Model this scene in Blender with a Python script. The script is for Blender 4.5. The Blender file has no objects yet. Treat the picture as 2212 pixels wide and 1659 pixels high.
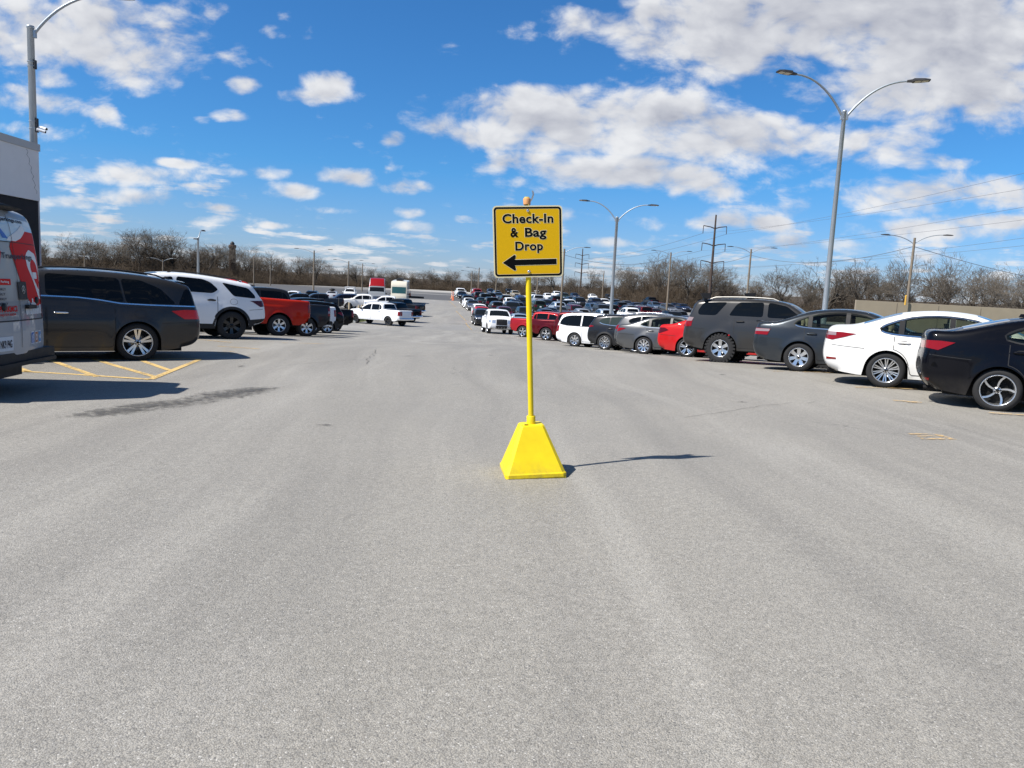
import bpy, bmesh, math, random
import numpy as np
from mathutils import Vector, Matrix

S = bpy.context.scene
COL = S.collection
RNG = np.random.default_rng(7)
random.seed(7)
R_ = math.radians

# ---------------------------------------------------------------- camera
EYE = Vector((0.0, 0.0, 1.63))
FPX = 1600.0            # focal length in units of a 2212 px wide frame
PITCH, ROLL = math.atan(197.5 / FPX), 0.050
_f0 = Vector((0, math.cos(PITCH), -math.sin(PITCH)))
_u0 = Vector((0, math.sin(PITCH), math.cos(PITCH)))
_r0 = Vector((1, 0, 0))
CR = _r0 * math.cos(ROLL) + _u0 * math.sin(ROLL)
CU = _u0 * math.cos(ROLL) - _r0 * math.sin(ROLL)
CF = _f0
cam_d = bpy.data.cameras.new('camera')
cam_d.sensor_width = 36.0
cam_d.lens = 36.0 * FPX / 2212.0
cam_d.clip_start, cam_d.clip_end = 0.05, 6000.0
cam = bpy.data.objects.new('camera', cam_d)
COL.objects.link(cam)
M = Matrix((( CR.x, CU.x, -CF.x, EYE.x), (CR.y, CU.y, -CF.y, EYE.y), (CR.z, CU.z, -CF.z, EYE.z), (0, 0, 0, 1)))
cam.matrix_world = M
S.camera = cam

def ray(x, y):
    """direction in the world of a point of the photograph (2212 x 1659 units)"""
    return (CF + CR * ((x - 1106.0) / FPX) - CU * ((y - 829.5) / FPX)).normalized()

# ---------------------------------------------------------------- light
SUN_AZ, SUN_EL = 245.0, 50.0     # azimuth clockwise from +Y
sd = Vector((math.sin(R_(SUN_AZ)) * math.cos(R_(SUN_EL)), math.cos(R_(SUN_AZ)) * math.cos(R_(SUN_EL)), math.sin(R_(SUN_EL))))
sl = bpy.data.lights.new('sun', 'SUN')
sl.energy = 5.0
sl.angle = R_(0.53)
sl.color = (1.0, 0.955, 0.89)
so = bpy.data.objects.new('sun', sl)
so.rotation_euler = sd.to_track_quat('Z', 'Y').to_euler()
COL.objects.link(so)
S.view_settings.view_transform = 'Standard'
S.view_settings.look = 'None'
S.view_settings.exposure = 0.55
S.view_settings.gamma = 1.0

# node helpers
class NT:
    def __init__(self, tree):
        self.t = tree
        self.n = tree.nodes
        self.n.clear()
    def add(self, typ, **kw):
        n = self.n.new(typ)
        ins = kw.pop('ins', {})
        for k, v in kw.items():
            setattr(n, k, v)
        for k, v in ins.items():
            self.set(n, k, v)
        return n
    def set(self, n, k, v):
        s = n.inputs[k]
        if hasattr(v, 'is_output') or hasattr(v, 'links'):
            self.t.links.new(v, s)
        else:
            if isinstance(v, (tuple, list)) and len(v) == 3 and s.type == 'RGBA':
                v = (*v, 1.0)
            s.default_value = v
    def math(self, op, a, b=0.0, c=0.0, clamp=False):
        n = self.add('ShaderNodeMath', operation=op, use_clamp=clamp)
        self.set(n, 0, a); self.set(n, 1, b); self.set(n, 2, c)
        return n.outputs[0]
    def vmath(self, op, a, b=(0, 0, 0), c=(0, 0, 0), out=0):
        n = self.add('ShaderNodeVectorMath', operation=op)
        self.set(n, 0, a)
        if len(n.inputs) > 1: self.set(n, 1, b)
        if op == 'MULTIPLY_ADD': self.set(n, 2, c)
        return n.outputs[out]
    def noise(self, vec, scale, detail=4.0, rough=0.55, dist=0.0, lac=2.0, out='Fac'):
        n = self.add('ShaderNodeTexNoise', ins={'Scale': scale, 'Detail': detail, 'Roughness': rough, 'Distortion': dist, 'Lacunarity': lac})
        if vec is not None: self.set(n, 'Vector', vec)
        return n.outputs[out]
    def ramp(self, fac, lo, hi, a=0.0, b=1.0, smooth=False):
        n = self.add('ShaderNodeMapRange', interpolation_type='SMOOTHSTEP' if smooth else 'LINEAR', clamp=True)
        for k, v in zip(('Value', 'From Min', 'From Max', 'To Min', 'To Max'), (fac, lo, hi, a, b)): self.set(n, k, v)
        return n.outputs[0]
    def mix(self, fac, a, b, mode='MIX'):
        n = self.add('ShaderNodeMix', data_type='RGBA', blend_type=mode)
        self.set(n, 0, fac); self.set(n, 6, a); self.set(n, 7, b)
        return n.outputs[2]

# ---------------------------------------------------------------- sky: Nishita air plus a layer of cumulus in the world
world = bpy.data.worlds.new('World')
S.world = world
world.use_nodes = True
def build_world():
    W = NT(world.node_tree)
    out = W.add('ShaderNodeOutputWorld')
    sky = W.add('ShaderNodeTexSky', sky_type='NISHITA', sun_disc=False, sun_elevation=R_(SUN_EL), sun_rotation=R_(SUN_AZ),
                altitude=300, air_density=1.0, dust_density=0.5, ozone_density=2.0)
    geo = W.add('ShaderNodeNewGeometry')
    d = W.vmath('SCALE', geo.outputs['Incoming'])
    d.node.inputs['Scale'].default_value = -1.0
    sx = W.add('ShaderNodeSeparateXYZ', ins={0: d})
    dx, dy, dz = sx.outputs
    tint = W.mix(W.ramp(dz, 0.0, 0.15), (.60, .66, .98), (.34, .73, 1.10))
    tint = W.mix(W.ramp(dz, 0.45, 0.80), tint, (.40, .50, .58))  # overhead sky, out of view, dulled to take blue out of the shadows
    deep = W.mix(1.0, sky.outputs[0], tint, 'MULTIPLY')
    hs = W.add('ShaderNodeHueSaturation', ins={'Hue': 0.5, 'Saturation': 1.02, 'Value': 1.0, 'Color': deep})
    bg = W.add('ShaderNodeBackground', ins={'Color': hs.outputs[0], 'Strength': 0.086})
    # gnomonic coordinates about north for the clouds seen there (u to the east, v up)
    yy = W.math('MAXIMUM', W.math('ABSOLUTE', dy), 0.12)
    u = W.math('DIVIDE', dx, yy); v = W.math('DIVIDE', dz, yy)
    uv = W.add('ShaderNodeCombineXYZ', ins={0: u, 1: v, 2: W.math('SIGN', dy)}).outputs[0]
    # clouds flatten towards the horizon
    zz = W.math('ADD', W.math('MAXIMUM', dz, 0.0), 0.10)
    P = W.add('ShaderNodeCombineXYZ', ins={0: W.math('DIVIDE', dx, zz), 1: W.math('DIVIDE', dy, zz), 2: 0.0}).outputs[0]
    Q = W.add('ShaderNodeCombineXYZ', ins={0: W.math('MULTIPLY', u, 1.0), 1: W.math('MULTIPLY', v, 1.75), 2: 0.0}).outputs[0]
    warp = W.noise(Q, 5.0, 3.0, 0.5, out='Color')
    Qw = W.vmath('MULTIPLY_ADD', warp, (0.10, 0.10, 0.0), Q)
    n0 = W.noise(Qw, 6.0, 9.0, 0.62)
    n3 = W.noise(Qw, 23.0, 6.0, 0.62)
    up = W.vmath('ADD', Qw, (-0.022, 0.042, 0.0))
    n2 = W.noise(up, 6.0, 5.0, 0.58)
    def puffs(vec, sc):
        vo = W.add('ShaderNodeTexVoronoi', feature='SMOOTH_F1', ins={'Scale': sc, 'Smoothness': 0.35}); W.set(vo, 'Vector', vec)
        return W.math('SUBTRACT', 0.42, vo.outputs['Distance'])
    Qp = W.vmath('MULTIPLY_ADD', W.noise(Q, 16.0, 3.0, 0.5, out='Color'), (0.035, 0.035, 0.0), Q)
    pf = W.math('ADD', W.math('MULTIPLY', puffs(Qp, 17.0), 0.20), W.math('MULTIPLY', puffs(Qp, 38.0), 0.13))
    pf2 = W.math('ADD', W.math('MULTIPLY', puffs(W.vmath('ADD', Qp, (-0.010, 0.020, 0.0)), 17.0), 0.20), 0.0)
    n1 = W.math('ADD', W.math('ADD', n0, pf), W.math('MULTIPLY', W.math('SUBTRACT', n3, 0.5), 0.26))
    # placed cloud bodies: (x, y, half width, half height, weight) in photograph units
    blobs = [(160, 70, 270, 105, 1.1), (310, 125, 160, 72, 1.0), (60, 40, 220, 95, .9), (105, 165, 110, 40, .8), (120, 230, 110, 42, .9), (222, 247, 42, 26, .9), (40, 215, 120, 50, .8),
        (70, 285, 100, 32, .8), (465, 28, 34, 26, .6), (522, 187, 46, 26, .9), (712, 186, 62, 44, .9), (660, 205, 60, 20, .7), (500, 252, 58, 19, 1.0), (440, 258, 26, 12, .7), (855, 300, 34, 20, 1.0),
        (475, 332, 50, 17, .55), (270, 374, 100, 26, .85), (375, 352, 46, 11, .8), (575, 373, 66, 18, .85), (640, 415, 84, 25, 1.0), (752, 386, 80, 28, 1.0),
        (880, 405, 90, 22, .95), (905, 378, 44, 16, .6), (310, 430, 110, 22, .75), (430, 480, 120, 30, .6), (130, 437, 90, 16, .7), (590, 487, 50, 11, .9), (520, 475, 70, 16, .6), (480, 450, 50, 12, .8),
        (890, 460, 46, 17, .9), (920, 490, 140, 20, .75), (720, 455, 110, 14, .75), (800, 520, 60, 14, .7), (960, 530, 90, 14, .6),
        (1230, 265, 300, 84, 1.2), (1060, 285, 170, 56, 1.0), (1440, 262, 180, 64, 1.1), (1320, 374, 280, 48, 1.2), (1130, 350, 120, 32, 1.0), (1620, 300, 320, 72, 1.15), (1850, 310, 190, 60, .9), (1490, 395, 150, 34, .9),
        (1290, 65, 150, 50, 1.0), (1400, 95, 110, 50, .95), (1480, 40, 160, 60, 1.0), (1700, 70, 330, 120, 1.3), (2050, 70, 320, 140, 1.3), (2150, 180, 240, 95, 1.2), (1900, 190, 270, 80, 1.15), (1580, 120, 130, 60, .9),
        (1960, 245, 160, 50, .8), (2150, 290, 110, 32, .6), (1990, 345, 160, 26, .75), (1930, 422, 190, 48, .95), (2130, 410, 160, 45, .9), (1740, 455, 130, 26, .6), (1660, 482, 56, 22, .9), (1560, 480, 90, 28, .8),
        (1320, 480, 150, 36, .75), (1250, 465, 90, 26, .8), (2020, 500, 260, 30, .9), (2120, 480, 150, 24, .9), (1780, 530, 170, 22, .8), (1450, 530, 120, 18, .6), (2050, 560, 200, 24, .6), (1330, 520, 70, 16, .8)]
    tot = None
    for (bx, by, rx, ry, w) in blobs:
        r0 = ray(bx, by)
        uu, vv = r0.x / r0.y, r0.z / r0.y
        ru, rv = rx / FPX * (1 + 0.25 * uu * uu), ry / FPX
        p = W.vmath('MULTIPLY_ADD', uv, (1 / ru, 1 / rv, 1.0), (-uu / ru, -vv / rv, -1.0))
        ln = W.vmath('LENGTH', p, out=1)
        g = W.ramp(ln, 0.15, 1.65, w, 0.0, smooth=True)
        tot = g if tot is None else W.math('MAXIMUM', tot, g)
    # scattered cumulus everywhere else; unseen cover behind the viewer added to whiten the fill
    nb = W.noise(P, 1.15, 6.0, 0.58)
    nb2 = W.noise(P, 2.6, 5.0, 0.6)
    low = W.ramp(dz, 0.02, 0.17, 0.40, 0.0)
    back = W.ramp(dy, 0.25, 0.0, 0.0, 0.34)
    scat = W.math('ADD', W.math('MULTIPLY', W.ramp(nb2, 0.38, 0.60), W.ramp(dz, 0.03, 0.22, 0.86, 0.0)), W.math('ADD', back, 0.0))
    cov = W.math('MAXIMUM', tot, scat)
    dens = W.math('ADD', W.math('MULTIPLY', W.math('SUBTRACT', n1, 0.5), 2.7), W.math('SUBTRACT', cov, 0.44))
    a = W.ramp(dens, -0.13, 0.56, smooth=True)
    a = W.math('MULTIPLY', a, W.ramp(dz, -0.01, 0.06, 0.40, 0.97))
    # sunlit tops, greyer bases
    lit = W.math('ADD', W.math('MULTIPLY', W.math('SUBTRACT', W.math('ADD', n0, W.math('MULTIPLY', pf, 1.6)), W.math('ADD', n2, W.math('MULTIPLY', pf2, 1.0))), 2.2), W.ramp(dens, 0.15, 1.45, 0.90, 0.34), clamp=True)
    big = W.noise(Q, 2.6, 3.0, 0.5)
    lit = W.math('MULTIPLY', lit, W.ramp(big, 0.3, 0.65, 0.72, 1.15), clamp=True)
    cc = W.mix(lit, (0.40, 0.42, 0.50), (0.88, 0.89, 0.91))
    cb = W.add('ShaderNodeBackground', ins={'Color': cc, 'Strength': 0.66})
    ms = W.add('ShaderNodeMixShader')
    W.set(ms, 0, a); W.t.links.new(bg.outputs[0], ms.inputs[1]); W.t.links.new(cb.outputs[0], ms.inputs[2])
    W.t.links.new(ms.outputs[0], out.inputs[0])
build_world()

# ---------------------------------------------------------------- lie of the land
_gy = [-80, 0, 12, 15, 18, 20.7, 25.3, 27.4, 30.5, 33.7, 37.5, 47, 52, 58, 65, 75, 85, 100, 115, 130, 160, 200, 250, 300, 420, 4000]
_gz = [0, 0, 0, .01, -.01, -.04, -.26, -.41, -.63, -.77, -.97, -1.31, -1.45, -1.66, -1.87, -1.93, -1.8, -1.38, -.92, -.45, .12, .62, 1.0, 1.3, 1.6, 1.8]
_ty = np.arange(-80, 4001, 0.5)
_tz = np.interp(_ty, _gy, _gz)
_k = np.hanning(17); _k /= _k.sum()
_tz = np.convolve(np.pad(_tz, 8, mode='edge'), _k, 'valid')
SIGN_XY = (0.19, 6.72)
def G(x, y):
    z = np.interp(y, _ty, _tz)
    dx, dy = np.asarray(x) - SIGN_XY[0], np.asarray(y) - SIGN_XY[1]
    t = np.clip((np.asarray(x) - 1.5) / 6.0, 0, 1); t = t * t * (3 - 2 * t)
    w = np.clip(np.asarray(y) / 8.0, 0, 1) * np.clip((22.5 - np.asarray(y)) / 8.0, 0, 1); w = w * w * (3 - 2 * w)
    l = np.clip((-2.0 - np.asarray(x)) / 5.0, 0, 1)
    z = z + 0.20 * t * w - 0.05 * l * w
    return z + 0.052 * dx * np.exp(-(dx * dx + dy * dy) / 6.0)
def Gf(x, y): return float(G(x, y))
def gnormal(x, y):
    e = 0.8
    return Vector((-(Gf(x + e, y) - Gf(x - e, y)) / (2 * e), -(Gf(x, y + e) - Gf(x, y - e)) / (2 * e), 1)).normalized()
def ground_hit(x, y):
    """where the line of sight of a photograph point meets the ground"""
    d = ray(x, y); t, p = 2.0, None
    while t < 900:
        p = EYE + d * t
        if p.z <= Gf(p.x, p.y): break
        t += 0.05 + t * 0.002
    return p
def at_depth(x, y, Y):
    d = ray(x, y); return EYE + d * ((Y - EYE.y) / d.y)
def depth_for_top(x, y, h, y0=30.0, y1=330.0):
    """depth at which something h metres tall standing on the ground has its top at this photograph point"""
    d = ray(x, y); Y = y0; best = y0; bd = 1e9
    while Y < y1:
        p = EYE + d * (Y / d.y)
        e = p.z - (Gf(p.x, p.y) + h)
        if abs(e) < bd: bd, best = abs(e), Y
        if e <= 0 and Y > 60: return Y
        Y += 0.25
    return best
# ---------------------------------------------------------------- materials
MATS = {}
def mat(name, color=(.5, .5, .5), rough=.5, metal=0.0, coat=0.0, spec=.28, bump=None, vary=0.0, vscale=6.0, emis=None, trans=0.0):
    if name in MATS: return MATS[name]
    m = bpy.data.materials.new(name); m.use_nodes = True
    T = NT(m.node_tree)
    out = T.add('ShaderNodeOutputMaterial')
    b = T.add('ShaderNodeBsdfPrincipled', ins={'Roughness': rough, 'Metallic': metal, 'Coat Weight': coat, 'Coat Roughness': 0.035, 'Specular IOR Level': spec})
    T.set(b, 'Base Color', color)
    if vary or bump:
        tc = T.add('ShaderNodeTexCoord').outputs['Object']
        n = T.noise(tc, vscale, 6.0, .6)
        if vary:
            c = T.mix(n, tuple(max(0, k * (1 - vary)) for k in color), tuple(min(1, k * (1 + vary)) for k in color))
            T.set(b, 'Base Color', c)
            T.set(b, 'Roughness', T.ramp(n, .3, .7, max(.02, rough - .1 * vary), min(1, rough + .3 * vary)))
        if bump:
            n2 = T.noise(tc, bump[0], 5.0, .6)
            bn = T.add('ShaderNodeBump', ins={'Strength': bump[1], 'Distance': 0.01, 'Height': n2})
            T.t.links.new(bn.outputs[0], b.inputs['Normal'])
    if trans: T.set(b, 'Transmission Weight', trans)
    if emis: T.set(b, 'Emission Color', emis); T.set(b, 'Emission Strength', 1.0)
    T.t.links.new(b.outputs[0], out.inputs[0])
    m.diffuse_color = (*color, 1)
    MATS[name] = m
    return m

def paint(name, color, metal=0.0, rough=.38):
    """clear-coated car paint with a trace of road dust low on the panels"""
    key = 'paint_' + name
    if key in MATS: return MATS[key]
    m = bpy.data.materials.new(key); m.use_nodes = True
    T = NT(m.node_tree)
    out = T.add('ShaderNodeOutputMaterial')
    tc = T.add('ShaderNodeTexCoord').outputs['Object']
    sx = T.add('ShaderNodeSeparateXYZ', ins={0: tc})
    n = T.noise(tc, 3.0, 5.0, .6)
    dust = T.math('MULTIPLY', T.ramp(sx.outputs[2], .12, .50, .22, .008), T.ramp(n, .3, .7, .2, 1.0))
    b = T.add('ShaderNodeBsdfPrincipled', ins={'Metallic': metal, 'Roughness': rough, 'Coat Roughness': 0.03, 'Coat IOR': 1.33, 'Specular IOR Level': .12 if metal else .04})
    T.set(b, 'Base Color', T.mix(dust, color, (.22, .20, .17)))
    T.set(b, 'Coat Weight', T.ramp(dust, 0, .5, .60, .3))
    T.t.links.new(b.outputs[0], out.inputs[0])
    MATS[key] = m
    return m

BLACKP = mat('black_plastic', (.018, .018, .019), .55, vary=.3)
UNDER = mat('underbody_black', (.008, .008, .009), .8)
RUBBER = mat('tyre_rubber', (.022, .022, .023), .78, vary=.35, vscale=9)
GLASS = mat('tinted_glass', (.004, .005, .006), .02, spec=.20)
GLASSC = mat('clear_car_glass', (.030, .040, .034), .02, spec=.42)
GLASSF = mat('windscreen_glass', (.008, .010, .012), .02, spec=.26)
CHROME = mat('chrome', (.78, .79, .80), .12, metal=1.0)
ALLOY = mat('alloy_wheel', (.62, .63, .64), .25, metal=.9)
GUNM = mat('dark_alloy', (.16, .165, .17), .25, metal=.9)
RIMBLK = mat('black_alloy', (.012, .012, .013), .25, coat=.5)
DARK = mat('wheel_well_dark', (.01, .01, .01), .9)
TAILR = mat('tail_lamp_red', (.20, .004, .004), .10, coat=.25)
TAILD = mat('tail_lamp_dark_red', (.07, .003, .004), .10, coat=.25)
TAILC = mat('lamp_clear', (.30, .22, .22), .12, metal=.2, coat=.3)
HEADL = mat('headlamp', (.55, .57, .60), .10, metal=.55, coat=1.0)
PLATE = mat('plate_white', (.62, .64, .66), .5, vary=.15, vscale=30)
AMBER = mat('amber_lens', (.55, .2, .02), .2, coat=.6)
STEEL = mat('galvanised_steel', (.36, .40, .43), .42, metal=.45, vary=.12, vscale=4)
DSTEEL = mat('weathered_steel', (.075, .055, .045), .7, metal=.2, vary=.3)
WOODP = mat('weathered_pole_wood', (.20, .165, .125), .85, vary=.35, vscale=5)
LAMPH = mat('lamp_housing', (.035, .035, .037), .5)
LENS = mat('lamp_lens', (.50, .47, .40), .3)
WIRE = mat('cable_grey', (.13, .13, .14), .5)

def asphalt_nodes(T, tc):
    """colour and height of sun-bleached asphalt with exposed aggregate"""
    sx = T.add('ShaderNodeSeparateXYZ', ins={0: tc})
    big = T.noise(tc, .09, 4.0, .6)
    mid = T.noise(tc, .7, 5.0, .62)
    stretch = T.vmath('MULTIPLY', tc, (1.0, .16, 1.0))
    lane = T.noise(stretch, .55, 4.0, .55, .3)
    fine = T.noise(tc, 26.0, 4.0, .65)
    vor = T.add('ShaderNodeTexVoronoi', feature='F1', ins={'Scale': 160.0})
    T.set(vor, 'Vector', tc)
    stone = vor.outputs['Color']
    sv = T.add('ShaderNodeSeparateColor', ins={0: stone})
    vor2 = T.add('ShaderNodeTexVoronoi', feature='F1', ins={'Scale': 230.0}); T.set(vor2, 'Vector', tc)
    huge = T.noise(T.vmath('MULTIPLY', tc, (1.0, .35, 1.0)), .22, 5.0, .6, .6)
    c = T.mix(T.ramp(big, .32, .68), (.312, .295, .260), (.390, .369, .328))
    c = T.mix(T.ramp(mid, .30, .72, 0, .55), c, (.340, .324, .290))
    c = T.mix(T.ramp(lane, .50, .70, 0, .42), c, (.240, .229, .207))
    c = T.mix(T.ramp(huge, .44, .62, 0, .60), c, (.262, .250, .228))
    c = T.mix(T.ramp(T.noise(T.vmath('MULTIPLY', tc, (1.3, .30, 1.0)), .31, 5.0, .62, .8), .52, .68, 0, .5), c, (.44, .42, .38))
    bands = T.noise(T.vmath('MULTIPLY', T.vmath('ADD', tc, T.vmath('MULTIPLY', T.noise(T.vmath('MULTIPLY', tc, (.02, .05, 1)), 1.0, 2, .5, out='Color'), (9.0, 0, 0))), (1.6, .045, 1.0)), .9, 3.0, .5)
    c = T.mix(T.ramp(bands, .52, .66, 0, .40), c, (.250, .238, .216))
    c = T.mix(T.ramp(bands, .44, .34, 0, .35), c, (.450, .430, .385))
    warm = T.mix(sv.outputs[1], (.82, .84, .88), (1.10, 1.06, .99))
    c = T.mix(.45, c, T.mix(1.0, c, warm, 'MULTIPLY'))
    val = T.math('ADD', T.ramp(sv.outputs[0], 0, 1, .81, 1.18), T.ramp(vor.outputs['Distance'], .0, .75, .13, -.32))
    val = T.math('MULTIPLY', val, T.ramp(fine, .3, .7, .86, 1.14))
    val = T.math('MULTIPLY', val, T.ramp(vor2.outputs['Distance'], .1, .7, 1.1, .88))
    rare = T.ramp(sv.outputs[2], .985, .992, 0, .5)
    cv = T.vmath('SCALE', c); cv.node.inputs['Scale'].default_value = 1.0
    T.t.links.new(val, cv.node.inputs['Scale'])
    c = T.mix(rare, cv, (.66, .64, .60))
    c = T.mix(T.ramp(sv.outputs[2], .03, .015, 0, .7), c, (.08, .08, .08))
    h = T.math('ADD', T.math('MULTIPLY', vor.outputs['Distance'], -.7), T.math('MULTIPLY', fine, .5))
    return c, h, sx

def ground_material(kind):
    m = bpy.data.materials.new(kind); m.use_nodes = True
    T = NT(m.node_tree)
    out = T.add('ShaderNodeOutputMaterial')
    tc = T.add('ShaderNodeNewGeometry').outputs['Position']
    b = T.add('ShaderNodeBsdfPrincipled', ins={'Roughness': .70 if kind == 'asphalt' else .9, 'Specular IOR Level': .5 if kind == 'asphalt' else .2})
    if kind == 'asphalt':
        c, h, sx = asphalt_nodes(T, tc)
        # resealed darker lane beyond the bend and a bleached far lot
        y = sx.outputs[1]
        seal = T.math('MULTIPLY', T.ramp(y, 58, 66), T.ramp(y, 132, 128))
        sn = T.noise(T.vmath('MULTIPLY', tc, (1, .12, 1)), .35, 5, .6)
        c = T.mix(T.math('MULTIPLY', seal, T.ramp(sn, .35, .65, .15, .75)), c, (.225, .218, .208))
        far = T.ramp(y, 131, 135)
        fn = T.noise(T.vmath('MULTIPLY', tc, (.15, 1, 1)), .12, 5, .6)
        fc = T.mix(T.ramp(T.math('ADD', fn, T.math('ADD', T.ramp(sx.outputs[0], -60, -14, -.10, .0), T.ramp(y, 185, 205, -.05, .12))), .50, .62), (.085, .082, .078), (.40, .38, .34))
        c = T.mix(far, c, fc)
        # thin cracks
        vk = T.add('ShaderNodeTexVoronoi', feature='DISTANCE_TO_EDGE', ins={'Scale': .16})
        T.set(vk, 'Vector', T.vmath('MULTIPLY_ADD', T.noise(tc, 1.2, 4, .6, out='Color'), (1.6, 1.6, 0), tc))
        gate = T.ramp(T.noise(tc, .12, 2, .5), .54, .60)
        ck = T.math('MULTIPLY', T.ramp(vk.outputs['Distance'], .0025, .0012), gate)
        c = T.mix(T.math('MULTIPLY', ck, .7), c, (.06, .058, .055))
        T.set(b, 'Base Color', c)
        bn = T.add('ShaderNodeBump', ins={'Strength': .55, 'Distance': .006, 'Height': h})
        T.t.links.new(bn.outputs[0], b.inputs['Normal'])
    else:
        n = T.noise(tc, .25, 6, .65); n2 = T.noise(tc, 3.0, 5, .6)
        c = T.mix(T.ramp(n, .35, .65), (.085, .062, .040), (.13, .105, .060))
        c = T.mix(T.ramp(n2, .4, .7, 0, .6), c, (.060, .060, .030))
        T.set(b, 'Base Color', c)
        bn = T.add('ShaderNodeBump', ins={'Strength': .6, 'Distance': .1, 'Height': n2})
        T.t.links.new(bn.outputs[0], b.inputs['Normal'])
    T.t.links.new(b.outputs[0], out.inputs[0])
    return m

def see_through(name, tint):
    m = bpy.data.materials.new(name); m.use_nodes = True
    T = NT(m.node_tree); out = T.add('ShaderNodeOutputMaterial')
    tr = T.add('ShaderNodeBsdfTransparent', ins={'Color': (*tint, 1)}); gl = T.add('ShaderNodeBsdfGlossy', ins={'Roughness': .01})
    fr = T.add('ShaderNodeFresnel', ins={'IOR': 1.42}); ms = T.add('ShaderNodeMixShader')
    T.t.links.new(fr.outputs[0], ms.inputs[0]); T.t.links.new(tr.outputs[0], ms.inputs[1]); T.t.links.new(gl.outputs[0], ms.inputs[2])
    T.t.links.new(ms.outputs[0], out.inputs[0]); return m
SEE = see_through('green_car_glass', (.50, .56, .50))
SEED = see_through('smoked_car_glass', (.22, .24, .23))
TRIMB = mat('window_seal_black', (.008, .008, .009), .4)
SEATT = mat('seat_beige', (.40, .35, .26), .8, vary=.1)
SEATG = mat('seat_grey', (.10, .10, .105), .8, vary=.1)
def worn_marking(name, color, cover=.5, soft=.12, scale=14.0):
    """thin paint or stain: where it has worn away the asphalt under it shows through"""
    m = bpy.data.materials.new(name); m.use_nodes = True
    T = NT(m.node_tree)
    out = T.add('ShaderNodeOutputMaterial')
    tc = T.add('ShaderNodeNewGeometry').outputs['Position']
    n = T.noise(tc, scale, 6, .68)
    n0 = T.noise(tc, 1.1, 3, .5)
    at = T.add('ShaderNodeAttribute', attribute_name='edge').outputs['Fac']
    f = T.math('ADD', T.math('ADD', n, T.math('MULTIPLY', T.math('SUBTRACT', n0, .5), .5)), T.math('MULTIPLY', at, -.55))
    a = T.ramp(f, 1 - cover - soft, 1 - cover + soft)
    b = T.add('ShaderNodeBsdfPrincipled', ins={'Roughness': .8, 'Specular IOR Level': .3})
    T.set(b, 'Base Color', T.mix(T.noise(tc, 60, 3, .6), tuple(k * .8 for k in color), tuple(k * 1.15 for k in color)))
    tr = T.add('ShaderNodeBsdfTransparent')
    ms = T.add('ShaderNodeMixShader')
    T.set(ms, 0, a); T.t.links.new(tr.outputs[0], ms.inputs[1]); T.t.links.new(b.outputs[0], ms.inputs[2])
    T.t.links.new(ms.outputs[0], out.inputs[0])
    return m

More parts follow.
